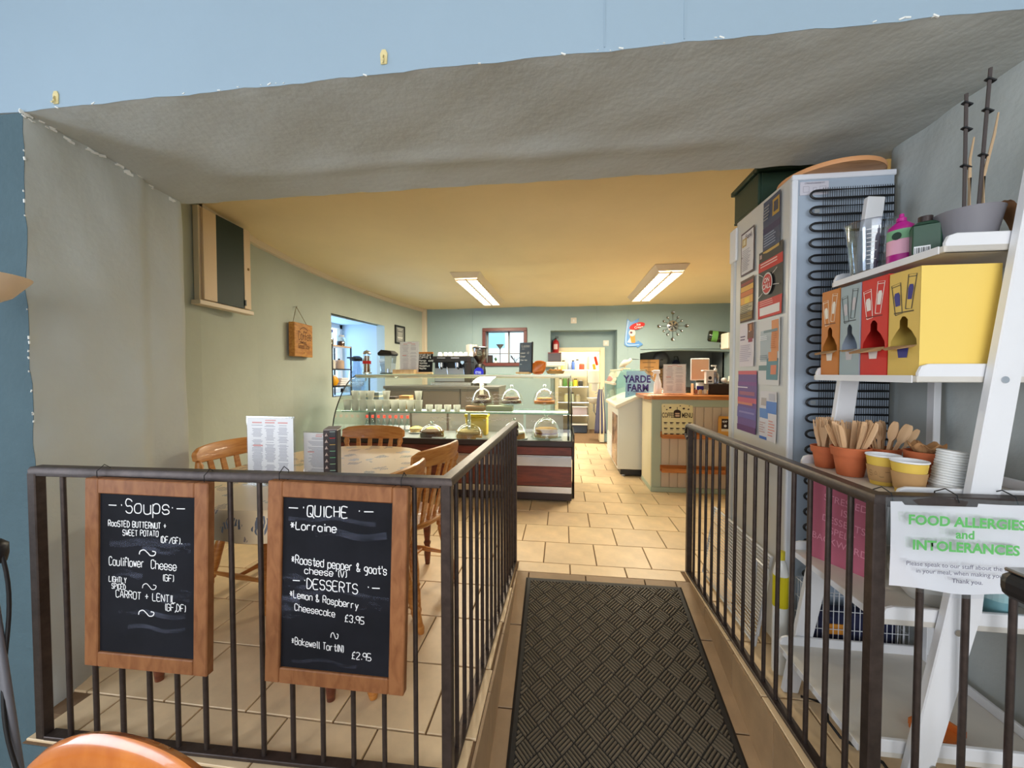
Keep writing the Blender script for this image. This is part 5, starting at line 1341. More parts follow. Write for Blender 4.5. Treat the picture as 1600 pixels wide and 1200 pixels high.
# canopy: slanted glass and curved ends
M_can = glassmat('canopy_glass', (240, 250, 249), .06, .45)
b = W(); b.add([(.66, 4.83, .87), (.66, 5.82, .87), (.62, 4.83, 1.12), (.62, 5.82, 1.12), (.70, 4.83, 1.29), (.70, 5.82, 1.29)], [(0, 1, 3, 2), (2, 3, 5, 4)]); obj('front_glass', b, M_can, parent=t)
b = W(); b.add([(.70, 4.83, 1.29), (.70, 5.82, 1.29), (.98, 5.82, 1.29), (.98, 4.83, 1.29)], [(0, 1, 2, 3)]); obj('top_glass', b, M_can, parent=t, solid=.008)
for y in (4.83, 5.82):
    b = W(); b.prism([(.66, .87), (.86, .965), (1.06, 1.01), (1.22, 1.01), (.98, 1.29), (.70, 1.29), (.62, 1.12)], (0, y, 0), (1, 0, 0), (0, 0, 1), .006); obj('canopy_end', b, M_can, parent=t)
b = W(); b.box(.61, .64, 4.82, 5.83, 1.105, 1.135); b.box(.685, .715, 4.82, 5.83, 1.28, 1.30); obj('canopy_rail', b, mat('ivory_rim', (232, 226, 206)), parent=t, bevel=.003)
b = W(); b.tube([(.98, 4.825, 1.29), (1.10, 4.825, 1.15), (1.22, 4.825, 1.01)], .008, 6); obj('canopy_strut', b, M_chrome, parent=t)
b = W()
for i in range(2):
    for j in range(5):
        b.box(.72 + i * .24, .93 + i * .24, 4.9 + j * .18, 5.06 + j * .18, .88 + i * .09, .90 + i * .09)
obj('ice_cream_tub', b, mat('tub_lids', (206, 196, 180), .5), parent=t)['kind'] = 'stuff'
# poster on the near canopy end
b = W(); b.prism([(.745, .95), (.86, .985), (1.06, 1.022), (1.19, 1.022), (.965, 1.275), (.76, 1.275)], (0, 4.822, 0), (1, 0, 0), (0, 0, 1), .002); ps = obj('brand_poster', b, mat('sky_blue_poster', (150, 200, 232), .4, var=(5, .12)), parent=t)
M_navy = flat((58, 52, 128))
oo = -Vector(t.location)
for tx, x, z, s_ in (('YARDE', .885, 1.175, .118), ('FARM', .895, 1.07, .118)):
    p = Vector((x, 4.818, z)) + oo
    btext('lettering', tx, s_, M_navy, ps, p, (1, 0, 0), (0, 0, 1), bold=.03, sx=.84)
b = W(); sheet_lines(b, (.80, 4.819, 1.0), (1, 0, 0), (0, 0, 1), .22, .03, 1, 1, seed=5, lw=.006); b.rect((.78, 4.819, .995), (1, .16, 0), (0, 0, 1), 0, 0, .17, .006, .001); obj('strapline', b, M_navy, parent=ps)
g = thing('bird_ornament', 'white long-billed bird ornament standing on the freezer canopy', 'ornament', (.80, 5.15, 1.302), R(15))
b = MB(); b.tube([(-.09, 0, .02), (-.05, 0, .05), (.0, 0, .085), (.05, 0, .10), (.075, 0, .125)], [.006, .03, .04, .024, .02], 10); obj('bird_body', b, mat('driftwood_white', (214, 206, 190), .7), parent=g, smooth=60)
b = MB(); b.cyl((.09, 0, .128), (.20, 0, .122), .006, .002, n=6); obj('bill', b, M_black, parent=g)
b = MB(); b.lathe([(0, 0), (.06, 0), (.055, .01), (0, .012)], n=14); b.cyl((-.01, 0, .01), (-.01, 0, .06), .005, n=6); obj('stand', b, M_ply, parent=g)

# ---- back wall: clock, ice-cream sign, switches, extinguisher, bottle, boiler
g = thing('spoon_clock', 'silver wall clock with spoons radiating around the dial', 'clock', (1.848, 6.949, 2.05), rot=(R(90), 0, 0))
b = MB(); b.lathe([(0, .022), (.08, .02), (.092, .012), (.09, 0)], n=28); obj('dial', b, mat('clock_dial', (206, 208, 212), .2, metal=.85), parent=g, smooth=40)
b = MB()
for k in range(6):
    a0, a1 = 2 * PI * k / 6 + .1, 2 * PI * k / 6 + .62
    b.poly((0, 0, .0205), (1, 0, 0), (0, 1, 0), [(0.015 * math.cos(a0), .015 * math.sin(a0)), (.078 * math.cos(a0), .078 * math.sin(a0)), (.078 * math.cos(a1), .078 * math.sin(a1))], .0016)
obj('dial_sectors', b, mat('dark_dial', (96, 100, 106), .3, metal=.6), parent=g)
for k in range(12):
    a = 2 * PI * k / 12; R1 = .225 if k % 3 == 0 else .165; rs = .030 if k % 3 == 0 else .021
    b = MB(); c, s_ = math.cos(a), math.sin(a)
    b.cyl((.085 * c, .085 * s_, .008), ((R1 - rs) * c, (R1 - rs) * s_, .008), .004, n=6)
    P = [(0, .004), (rs * .6, .003), (rs, .010), (rs * .95, .013), (rs * .5, .007), (0, .007)]
    b.lathe(P, (R1 * c, R1 * s_, 0), n=14); obj('spoon', b, mat('polished_spoon', (168, 172, 176), .15, metal=1), parent=g, smooth=50)
for L_, a in ((.045, R(50)), (.065, R(-30))):
    b = MB(); b.obox((L_ / 2 * math.cos(a), L_ / 2 * math.sin(a), .025), (L_, .006, .002), Matrix.Rotation(a, 3, 'Z')); obj('clock_hand', b, M_black, parent=g)
g = thing('ice_cream_sign', 'blue arrow tin sign with red oval Ice Cream lettering and a cone', 'sign', (1.20, 6.93, 1.95))
W = lambda: wmb(g)
arrow = [(1.06, 1.75), (1.10, 1.71), (1.255, 1.715), (1.258, 1.672), (1.355, 1.74), (1.262, 1.80), (1.255, 1.775), (1.135, 1.77), (1.13, 1.80), (1.155, 2.00), (1.27, 2.16), (1.315, 2.19), (1.26, 2.20), (1.165, 2.13), (1.095, 2.20), (1.055, 1.80)]
arrow = [(1.10, 2.185), (1.165, 2.12), (1.295, 2.19), (1.245, 2.02), (1.155, 1.79), (1.27, 1.785), (1.28, 1.81), (1.365, 1.742), (1.27, 1.685), (1.262, 1.71), (1.10, 1.705), (1.055, 1.74), (1.06, 1.82)]
b = W(); b.prism(arrow, (0, 6.948, 0), (1, 0, 0), (0, 0, 1), .018); bd = obj('arrow_plate', b, mat('sky_blue_tin', (88, 146, 214), .35), parent=g)
b = W(); b.ribbon((0, 6.9295, 0), (1, 0, 0), (0, 0, 1), smooth2([(1.115, 2.15), (1.085, 1.95), (1.08, 1.78), (1.11, 1.735), (1.20, 1.732), (1.30, 1.738)], 4), .014, .001); obj('pale_arrow_line', b, flat((176, 206, 240)), parent=bd)
b = W(); b.poly((0, 6.925, 0), (1, 0, 0), (0, 0, 1), [(1.262 + .128 * math.cos(2 * PI * k / 24), 2.055 + .058 * math.sin(2 * PI * k / 24) + .03 * math.cos(2 * PI * k / 24)) for k in range(24)], .004); ov = obj('red_oval', b, flat((206, 44, 44)), parent=g)
oo = -Vector(g.location)
btext('lettering', 'Ice', .058, M_paper, ov, Vector((1.285, 6.9205, 2.082)) + oo, (1, 0, .1), (0, 0, 1), bold=.01)
btext('lettering', 'Cream', .054, M_paper, ov, Vector((1.29, 6.9205, 2.035)) + oo, (1, 0, .1), (0, 0, 1), bold=.01)
b = W(); b.poly((0, 6.927, 0), (1, 0, 0), (0, 0, 1), [(1.14, 1.90), (1.17, 1.77), (1.235, 1.77), (1.225, 1.90)], .003); obj('cone_print', b, flat((214, 148, 70)), parent=bd)
b = W(); b.poly((0, 6.926, 0), (1, 0, 0), (0, 0, 1), [(1.18 + .055 * math.cos(2 * PI * k / 16), 1.94 + .06 * math.sin(2 * PI * k / 16)) for k in range(16)], .004); b.poly((0, 6.928, 0), (1, 0, 0), (0, 0, 1), [(1.10, 1.78), (1.17, 1.77), (1.15, 1.86)], .002); obj('scoop_print', b, flat((238, 226, 216)), parent=bd)
b = W(); b.poly((0, 6.9255, 0), (1, 0, 0), (0, 0, 1), [(1.165 + .022 * math.cos(2 * PI * k / 10), 1.945 + .02 * math.sin(2 * PI * k / 10)) for k in range(10)], .006); obj('cherry_print', b, flat((120, 70, 80)), parent=bd)
for lab, x, z, y in (('white wall switch high above the kitchen doorway', .19, 2.17, 6.949), ('white wall switch inside the recess beside the kitchen door', .775, 1.79, 7.229)):
    g = thing('wall_switch', lab, 'switch', (x, y, z))
    b = MB(); b.box(-.05, .05, -.012, 0, -.05, .05); pl = obj('switch_plate', b, mat('ivory_switch', (222, 216, 204), .4), parent=g, bevel=.004)
    b = MB(); b.box(-.014, .014, -.018, -.012, -.02, .02); obj('rocker', b, M_white, parent=pl)
g = thing('fire_extinguisher', 'red fire extinguisher hung in the recess left of the kitchen door', 'extinguisher', (-.125, 7.14, 1.62))
b = MB(); b.lathe([(0, 0), (.055, 0), (.06, .01), (.06, .18), (.045, .215), (.02, .23), (.018, .24)], n=18); bd = obj('cylinder_body', b, mat('extinguisher_red', (170, 26, 34), .3, coat=.3), parent=g, smooth=50)
b = MB(); b.cyl((0, 0, .235), (0, 0, .26), .016, n=10); b.box(-.012, .05, -.01, .01, .262, .272); b.box(-.012, .05, -.01, .01, .285, .293); obj('valve_handle', b, M_black, parent=g, bevel=.002)
b = MB(); b.lathe([(.0605, .06), (.0605, .15)], n=18, a0=R(235), a1=R(305)); obj('white_label', b, flat((226, 200, 200)), parent=bd)
b = MB(); b.tube([(-.015, 0, .25), (-.06, -.01, .22), (-.068, -.01, .12), (-.064, 0, .05)], .008, 6); obj('hose', b, M_black, parent=g)
b = MB(); b.box(-.03, .03, .058, .085, .09, .13); obj('wall_bracket', b, M_black, parent=g)
g = thing('lidded_box', 'dark grey box standing on white books on the sill left of the door', 'box', (-.14, 6.98, 1.452))
b = MB(); b.box(-.115, .115, -.06, .06, 0, .145); obj('box_body', b, mat('slate_grey_card', (84, 80, 90), .6), parent=g, bevel=.003)
b = MB(); b.box(-.118, .118, -.063, .063, .145, .162); obj('lid', b, mat('dark_red_lid', (120, 60, 60), .5), parent=g)
for k, (z, lab, c) in enumerate(((1.418, 'upper of two pale books under the dark grey box', (216, 208, 196)), (1.385, 'lower of two pale books under the dark grey box', (196, 190, 176)))):
    g = thing('recipe_book', lab, 'book', (-.12, 6.98, z), R(3 * k))
    b = MB(); b.box(-.165, .165, -.08, .08, 0, .004); b.box(-.165, .165, -.08, .08, .028, .032); b.box(-.165, -.16, -.08, .08, .004, .028); obj('cover', b, flat(c), parent=g)
    b = MB(); b.box(-.158, .16, -.076, .076, .004, .028); obj('pages', b, M_paper, parent=g)
g = thing('wall_shelf', 'narrow sage shelf fixed beside the kitchen doorway', 'shelf', (-.12, 6.95, 1.36))
b = MB(); b.box(-.22, .10, -.10, -.001, 0, .022); obj('shelf_board', b, M_sage, parent=g, bevel=.002)
b = MB(); b.box(-.02, .02, -.08, -.001, -.08, 0); obj('bracket', b, M_sage, parent=g)
g = thing('wine_bottle', 'dark green bottle lying horizontally beside the white heater box', 'bottle', (2.36, 6.3, 1.80), rot=(0, R(90 + 8), R(-12)))
b = MB(); b.lathe([(0, -.16), (.07, -.158), (.085, -.14), (.085, .12), (.05, .18), (.035, .22), (.034, .30), (0, .30)], n=22); obj('bottle_body', b, mat('near_black_green_glass', (26, 30, 24), .15), parent=g, smooth=50)
b = MB(); b.lathe([(.0855, -.11), (.0855, -.03)], n=22); obj('green_label', b, flat((96, 150, 76)), parent=g)
g = thing('boiler_box', 'white boxed heater unit with pipes beside the fridge edge', 'heater', (2.45, 6.02, 1.60))
b = MB(); b.box(-.12, .30, -.1, .15, 0, .23); obj('heater_case', b, mat('off_white_enamel', (210, 204, 190), .4), parent=g, bevel=.01)
for x in (.02, .06):
    b = MB(); b.cyl((x, 0, .22), (x, 0, .8), .018, n=10); obj('riser_pipe', b, M_chrome, parent=g, smooth=40)
    b = MB(); b.cyl((x, 0, .01), (x, 0, -.45), .014, n=10); obj('drop_pipe', b, M_chrome, parent=g, smooth=40)
for z in (.33, .50, .58): 
    b = MB(); b.cyl((.02, 0, z), (.02, 0, z + .03), .028, n=10); obj('pipe_joint', b, M_chrome, parent=g, smooth=40)
b = MB(); b.box(.0, .26, .15, .5, .05, .1); obj('wall_bracket', b, M_dark, parent=g)
# alcove contents
g = thing('alcove_shelf', 'dark worktop shelf across the chimney alcove', 'shelf', (2.05, 7.35, 0))
b = MB(); b.box(-.70, .70, -.25, .38, .95, .99); obj('shelf_board', b, M_dark, parent=g, bevel=.003)
for x in (-.68, .65): b = MB(); b.box(x, x + .03, -.2, .35, 0, .95); obj('shelf_leg', b, M_dark, parent=g)
for i, (x, y, w, d, h, c, lab) in enumerate(((1.52, 7.3, .17, .12, .50, (186, 138, 84), 'large brown cardboard box at the left of the chimney alcove'), (1.80, 7.60, .14, .1, .34, (110, 84, 70), 'dull brown box at the back of the chimney alcove'), (2.44, 7.2, .17, .13, .28, (104, 120, 132), 'blue-grey crate at the right of the chimney alcove'))):
    g = thing('storage_box', lab, 'box', (x, y, .9905))
    b = MB(); b.box(-w, w, -d, d, 0, h); bb = obj('box_body', b, mat('storage_%d' % i, c, .75, var=(9, .06)), parent=g, bevel=.003)
    b = MB(); b.box(-.025, .025, -d - .001, d + .001, h * .0 + .001, h + .001); obj('tape', b, mat('brown_tape', (158, 120, 76), .4), parent=bb)
    b = MB(); sheet_lines(b, (-w, -d - .001, 0), (1, 0, 0), (0, 0, 1), 2 * w, h, 1, 5, seed=i, lw=.012); obj('box_print', b, flat((120, 88, 56)), parent=bb)
g = thing('round_pan', 'round grey pan lid hanging in the chimney alcove', 'pan', (1.85, 7.70, 1.50), rot=(R(90), 0, 0))
b = MB(); b.lathe([(0, .03), (.10, .025), (.15, .008), (.155, .0)], n=24); obj('pan_disc', b, mat('dull_aluminium', (140, 142, 146), .4, metal=.6), parent=g, smooth=50)
b = MB(); b.tube([(-.03, 0, .03), (-.02, 0, .06), (.02, 0, .06), (.03, 0, .03)], .006, 6); obj('pan_handle', b, M_black, parent=g)
g = thing('hanging_bag', 'dark bag hanging in the chimney alcove between box and pan', 'bag', (2.10, 7.62, 1.10))
b = MB(); b.lathe([(0, 0), (.10, .02), (.12, .12), (.09, .30), (.05, .38), (0, .40)], n=14, sy=.6); obj('bag_body', b, mat('navy_cloth', (58, 62, 88), .9, bump=(20, .8, .03)), parent=g, smooth=60)
b = MB(); b.tube([(-.04, 0, .36), (-.03, .02, .46), (.03, .02, .46), (.04, 0, .36)], .008, 6); obj('bag_strap', b, M_black, parent=g)
g = thing('cooker_hob', 'small black cooking hob with pan on the alcove worktop right end', 'hob', (2.35, 6.95, .9905 + .29))
g.location = (2.44, 7.2, .9905 + .2805)
b = MB(); b.box(-.15, .15, -.1, .1, 0, .05); obj('hob_body', b, M_black, parent=g, bevel=.006)
b = MB(); b.lathe([(0, 0.051), (.06, .051), (.075, .085), (.07, .085), (.056, .058), (0, .058)], n=16); obj('small_pan', b, M_chrome, parent=g, smooth=40)

# ---- kitchen beyond the doorway
g = thing('kitchen_rack', 'tall steel shelf rack of bottles and tubs in the kitchen', 'shelf unit', (.30, 8.45, 0))
for x in (-.45, .24):
    for y in (-.2, .2): b = MB(); b.cyl((x, y, 0), (x, y, 1.60), .012, n=8); obj('upright', b, M_chrome, parent=g, smooth=40)
for z in (.35, .62, .95, 1.30): b = MB(); b.box(-.46, .25, -.21, .21, z, z + .02); obj('rack_shelf', b, M_chrome, parent=g, bevel=.002)
ki = [(.02, 1.30, .05, .20, (230, 206, 120)), (.14, 1.30, .04, .16, (120, 130, 150)), (.22, 1.30, .035, .2, (60, 90, 160)), (.40, 1.30, .055, .15, (196, 70, 50)), (.31, 1.30, .04, .22, (230, 220, 190)), (-.08, 1.30, .05, .17, (214, 200, 160)),
      (.05, .95, .05, .24, (70, 130, 60)), (.16, .95, .05, .12, (130, 214, 60)), (.27, .95, .05, .16, (230, 200, 60)), (.38, .95, .05, .13, (60, 60, 60)), (-.05, .95, .045, .18, (200, 200, 190)),
      (.08, .62, .05, .18, (210, 206, 160)), (.2, .62, .05, .2, (200, 210, 190)), (.32, .62, .05, .16, (222, 216, 190))]
for i, (x, z, r, h, c) in enumerate(ki):
    zz = {1.3: 'top', .95: 'middle', .62: 'lower'}[z]
    cn = {(230, 206, 120): 'straw yellow', (120, 130, 150): 'grey', (60, 90, 160): 'blue', (196, 70, 50): 'red', (230, 220, 190): 'tall cream', (214, 200, 160): 'tan', (70, 130, 60): 'dark green', (130, 214, 60): 'lime green', (230, 200, 60): 'bright yellow', (60, 60, 60): 'black', (200, 200, 190): 'pale grey', (210, 206, 160): 'pale olive', (200, 210, 190): 'pale mint', (222, 216, 190): 'ivory'}[c]
    o = thing('kitchen_jar', '%s container on the %s shelf of the kitchen rack' % (cn, zz), 'container', (x, 8.36, z + .0205), 0, 'containers on the kitchen rack')
    b = MB(); b.lathe([(0, 0), (r, 0), (r, h * .75), (r * .6, h * .88), (r * .6, h * .9)], n=12); obj('jar_body', b, mat('jar_c%d' % i, c, .35), parent=o, smooth=40)
    b = MB(); b.lathe([(r * .66, h * .88), (r * .66, h), (0, h)], n=12); obj('jar_lid', b, M_paper if i % 2 else M_black, parent=o, smooth=40)
for k, (z, c, lab) in enumerate(((.3705, (206, 196, 216), 'lilac storage tub on the lowest kitchen rack shelf'), (.02, (70, 84, 110), 'dark blue crate on the kitchen floor under the rack'))):
    o = thing('storage_tub', lab, 'tub', (.36, 8.36, z)); b = MB(); b.box(-.15, .15, -.12, .12, 0, .16); obj('tub_body', b, mat('tub_%d' % k, c, .5), parent=o, bevel=.008)
    b = MB(); b.box(-.16, .16, -.13, .13, .16, .185); obj('tub_rim', b, M_paper, parent=o, bevel=.004)
    if k: o.location.z = 0.0
g = thing('towel_dispenser', 'white wall towel dispenser on the kitchen door side', 'dispenser', (.62, 7.62, 1.05))
b = MB(); b.box(-.13, .10, -.1, .12, 0, .26); obj('dispenser_case', b, M_white, parent=g, bevel=.03, seg=3)
b = MB(); b.box(-.06, .04, -.06, .06, -.14, 0); obj('paper_towel', b, M_paper, parent=g)
b = MB(); b.box(.10, .32, -.04, .04, .08, .16); obj('wall_mount', b, M_white, parent=g)
g = thing('hand_basin', 'small white hand basin below the towel dispenser', 'basin', (.60, 7.64, .66))
b = MB(); b.lathe([(.03, 0), (.10, .03), (.14, .10), (.145, .115), (.13, .115), (.09, .05), (0, .03)], n=20, sy=.85); obj('bowl', b, M_porc, parent=g, smooth=50)
b = MB(); b.cyl((0, 0, .0), (0, 0, -.15), .022, n=10); b.tube([(0, 0, -.14), (.03, 0, -.2), (.34, 0, -.2)], .02, 8); obj('waste_pipe', b, M_chrome, parent=g, smooth=40)
b = MB(); b.tube([(.09, 0, .11), (.09, 0, .20), (.06, 0, .22), (.02, 0, .19)], .010, 8); obj('tap', b, M_chrome, parent=g, smooth=50)
b = MB(); b.box(.13, .34, -.03, .03, .05, .09); obj('wall_bracket', b, M_white, parent=g)
g = thing('hanging_apron', 'slate blue apron hanging on the kitchen door lining', 'apron', (.70, 7.17, .16))
def apron(u, v):
    wd = .05 + .09 * (1 - v) ** .7
    return (-.02 + (u - .5) * wd * 2 * .75, .0 + .016 * math.sin(u * 17) * (1 - v * .7), .80 * v)
b = MB(); b.grid(apron, 18, 10); obj('apron_cloth', b, mat('slate_blue_cloth', (84, 86, 118), .9), parent=g, smooth=60, solid=.006)
b = MB(); b.tube([(-.05, 0, .79), (-.03, .01, .92), (.0, .02, 1.0), (.02, .01, .92), (.03, 0, .79)], .005, 6); obj('neck_strap', b, M_black, parent=g)
b = MB(); b.box(-.01, .03, .015, .05, .98, 1.02); obj('coat_hook', b, M_chrome, parent=g)
g = thing('oven_gloves', 'red and yellow oven glove hanging above the towel dispenser', 'oven glove', (.60, 7.45, 1.34))
b = MB(); b.obox((.02, 0, .14), (.05, .03, .17), Matrix.Rotation(R(-14), 3, 'Y')); obj('red_mitt', b, flat((206, 60, 40)), parent=g, bevel=.012, seg=2)
b = MB(); b.obox((-.015, 0, .03), (.05, .03, .11), Matrix.Rotation(R(-10), 3, 'Y')); obj('yellow_cuff', b, flat((230, 180, 60)), parent=g, bevel=.012, seg=2)
b = MB(); b.tube([(.04, 0, .22), (.06, -.02, .27), (.10, -.02, .27), (.12, -.01, .24)], .004, 6); obj('hanging_loop', b, M_black, parent=g)
g = thing('kitchen_light', 'glowing white strip light fitting in the kitchen', 'light', (.10, 8.2, 1.90))
b = MB(); b.box(-.25, .25, -.06, .06, 0, .05); obj('light_housing', b, M_white, parent=g, bevel=.006)
b = MB(); b.box(-.24, .24, -.05, .05, -.03, 0); obj('glowing_diffuser', b, mat('kitchen_diffuser', (255, 250, 235), .5, emit=((255, 246, 222), 5)), parent=g, bevel=.01)
for x in (-.15, .15): b = MB(); b.cyl((x, 0, .05), (x, 0, .30), .006, n=6); obj('suspension_rod', b, M_chrome, parent=g)

# ================================================================ CEILING LIGHTS
for lab, x0, x1, y0, y1 in (('twin-tube ceiling light fitting over the display case', -1.30, -.94, 4.42, 6.25), ('twin-tube ceiling light fitting over the service counter', .98, 1.34, 4.38, 6.2)):
    g = thing('fluorescent_light', lab, 'ceiling light', ((x0 + x1) / 2, (y0 + y1) / 2, 2.33))
    w, l = (x1 - x0) / 2, (y1 - y0) / 2
    b = MB(); b.add([(-w * .75, -l * .97, .02), (w * .75, -l * .97, .02), (w * .75, l * .97, .02), (-w * .75, l * .97, .02), (-w, -l, .085), (w, -l, .085), (w, l, .085), (-w, l, .085)], [(4, 5, 6, 7)[::-1], (0, 4, 5, 1)[::-1], (1, 5, 6, 2)[::-1], (2, 6, 7, 3)[::-1], (3, 7, 4, 0)[::-1]])
    obj('housing', b, M_cream, parent=g)
    b = MB()
    for s_ in (-1, 1): b.box(s_ * w * .36 - w * .33, s_ * w * .36 + w * .33, -l * .92, l * .92, .018, .019)
    obj('reflector', b, mat('tube_glow', (255, 250, 236), .4, emit=((255, 246, 226), 6.0)), parent=g)
    b = MB()
    for k in range(15):
        y = -l * .92 + 2 * l * .92 * k / 14
        for s_ in (-1, 1): b.box(s_ * w * .36 - w * .33, s_ * w * .36 + w * .33, y - .003, y + .003, .002, .018)
    obj('louvre_blade', b, M_cream, parent=g)['kind'] = 'stuff'
    b = MB(); b.box(-.012, .012, -l * .95, l * .95, .0, .019); b.box(-w * .75, -w * .70, -l * .95, l * .95, .0, .02); b.box(w * .70, w * .75, -l * .95, l * .95, .0, .02); obj('frame_rail', b, M_cream, parent=g)
    lo = area('fluorescent_tubes', ((x0 + x1) / 2, (y0 + y1) / 2, 2.322), (0, 0, 0), (x1 - x0) * .7, (y1 - y0) * .92, 74, (255, 241, 212))

# ================================================================ LEFT WALL THINGS
g = thing('meter_cupboard', 'cream wall cupboard with a dark glass door high on the left wall', 'cupboard', (-2.46, 2.62, 1.715))
yA, yB = 2.37, 2.855; xw = -2.45
W = lambda: wmb(g)
ang = math.atan2(-.13, .56)
def cq(y, z, d=0.0): return (-2.425 - .05 * (y - yA) / (yB - yA) + d, y, z)
def cbox(b, y0, y1, z0, z1, d0, d1):
    p = [cq(y0, z0, d0), cq(y1, z0, d0), cq(y1, z0, d1), cq(y0, z0, d1), cq(y0, z1, d0), cq(y1, z1, d0), cq(y1, z1, d1), cq(y0, z1, d1)]
    b.add(p, [(0, 3, 2, 1), (4, 5, 6, 7), (0, 1, 5, 4), (1, 2, 6, 5), (2, 3, 7, 6), (3, 0, 4, 7)])
b = W(); cbox(b, yA, yB, 1.745, 2.385, -.06, -.02); obj('cupboard_case', b, M_cream, parent=g)
b = W(); cbox(b, yA + .02, yA + .135, 1.755, 2.375, -.02, .0); cbox(b, yB - .075, yB - .005, 1.755, 2.375, -.02, .0); obj('cream_stile', b, mat('warm_cream_paint', (222, 196, 160), .5), parent=g, bevel=.002)
b = W(); cbox(b, yA + .135, yB - .075, 1.755, 2.375, -.02, -.004); obj('dark_glass_door', b, mat('dark_green_glass', (44, 58, 52), .5, spec=.25), parent=g)
b = W(); cbox(b, yA - .03, yB + .01, 1.715, 1.745, -.06, .012); obj('bottom_ledge', b, M_cream, parent=g, bevel=.003)
b = W(); p = Vector(cq(yB - .035, 2.07, .0)); b.cyl(p, p + Vector((.006, .002, 0)), .010, n=12); obj('keyhole', b, mat('brass', (150, 112, 60), .35, metal=.8), parent=g)
b = W(); p = Vector(cq(yB - .07, 1.80, .0)); b.obox(p, (.008, .012, .045)); obj('hinge', b, M_black, parent=g)
g = thing('coffee_plaque', 'wooden plaque engraved Coffee hanging by a string on the left wall', 'plaque', (lwx(3.62) + .055, 3.60, 1.42), rot=(0, 0, R(90 + 8)))
b = MB(); b.box(0, .36, -.03, .03, 0, .345); bd = obj('wood_block', b, mat('honey_oak_plaque', (196, 138, 62), .5, wood=((3, 10, 14), (168, 108, 42))), parent=g, bevel=.004)
M_burn = flat((92, 54, 24)); O, U, V = (0, -.0305, 0), (1, 0, 0), (0, 0, 1)
b = MB(); rr = random.Random(4)
stroke(b, O, U, V, 'Coffee', .07, .175, .085, .008, .02, .2, .60, .001, rr); stroke(b, O, U, V, 'always', .10, .135, .032, .005, 0, .1, .8, .001, rr); stroke(b, O, U, V, 'Good Day', .07, .085, .045, .006, 0, .2, .72, .001, rr)
b.ribbon(O, U, V, [(.10 + .16 * k / 8, .275 + .03 * math.sin(PI * k / 8)) for k in range(9)], .008, .001)
b.poly(O, U, V, [(.17, .262), (.178, .272), (.186, .262), (.178, .25)], .001); b.rect(O, U, V, .165, .04, .195, .045, .001)
obj('burnt_lettering', b, M_burn, parent=bd)
b = MB(); b.tube([(.03, 0, .345), (.13, .02, .51), (.135, .02, .515), (.14, .02, .51), (.30, 0, .345)], .003, 5); obj('string', b, mat('jute_string', (128, 112, 78), .9), parent=g)
b = MB(); b.cyl((.135, .07, .51), (.135, .01, .518), .004, n=6); obj('nail', b, M_chrome, parent=g)
g = thing('certificate_frame', 'small black framed certificate on the left wall near the corner', 'picture', (lwx(6.0) + .012, 6.02, 1.73), rot=(0, 0, R(90 - 7)))
b = MB()
for q in ((0, .3, 0, .025), (0, .3, .275, .30), (0, .025, .025, .275), (.275, .3, .025, .275)): b.box(q[0], q[1], -.012, .008, q[2], q[3])
obj('frame', b, M_black, parent=g)
b = MB(); b.box(.025, .275, -.004, .006, .025, .275); pg = obj('certificate', b, mat('grey_print_sheet', (126, 128, 126), .5), parent=g)
b = MB(); sheet_lines(b, (.025, -.0045, .025), (1, 0, 0), (0, 0, 1), .25, .25, 1, 9, seed=6, lw=.010); b.rect((.025, -.0045, .025), (1, 0, 0), (0, 0, 1), .05, .06, .2, .09, .001); obj('small_print', b, flat((206, 206, 200)), parent=pg)
# rack in the window niche with jars and pots
g = thing('niche_rack', 'black metal rack of jars in the left window niche', 'rack', (-2.98, 4.86, NZ0))
for x in (-.12, .12):
    for y in (-.3, .14): b = MB(); b.box(x - .008, x + .008, y - .008, y + .008, .001, .66); obj('rack_post', b, M_black, parent=g)
for z in (.12, .34, .64): 
    b = MB(); b.box(-.128, .128, -.308, .148, z, z + .016); obj('rack_shelf', b, M_black if z < .6 else M_ply, parent=g)
def jar(name, label, loc, r, h, c, lidc, cat='jar'):
    o = thing(name, label, cat, loc)
    b = MB(); b.lathe([(0, 0), (r, 0), (r, h * .7), (r * .75, h * .82), (r * .75, h * .86)], n=14); obj('glass_body', b, M_glass, parent=o, smooth=40)
    b = MB(); b.lathe([(0, .003), (r * .92, .003), (r * .92, h * .45), (0, h * .5)], n=14); obj('contents', b, flat(c), parent=o, smooth=40)
    b = MB(); b.lathe([(r * .8, h * .84), (r * .8, h), (0, h)], n=14); b.lathe([(0, h * .84), (r * .8, h * .84)], n=14); obj('lid', b, flat(lidc), parent=o, smooth=40)
jz = NZ0 + .6565
jar('biscuit_jar', 'tall glass jar with a blue label on the niche rack top shelf', (-2.97, 4.68, jz), .055, .20, (110, 80, 60), (90, 110, 190))
jar('coffee_jar', 'glass jar a third full of brown beans on the niche rack top shelf', (-2.95, 4.90, jz), .06, .15, (84, 44, 30), (220, 226, 230))
for k, (y, c, lab) in enumerate(((4.66, (226, 222, 210), 'white teapot-like tin on the niche rack middle shelf'), (4.86, (196, 170, 150), 'tan canister on the niche rack middle shelf'))):
    o = thing('canister', lab, 'canister', (-2.95, y, NZ0 + .3565)); b = MB(); b.lathe([(0, 0), (.065, 0), (.065, .10), (.05, .115), (0, .118)], n=16); obj('canister_body', b, flat(c), parent=o, smooth=40)
    b = MB(); b.tube([(0.0, -.06 - .03 * math.sin(PI * q / 6), .02 + .07 * q / 6) for q in range(7)], .006, 6); obj('handle', b, flat(c), parent=o)
    b = MB(); b.lathe([(.012, .116), (.014, .135), (0, .138)], n=10); obj('lid_knob', b, M_black, parent=o)
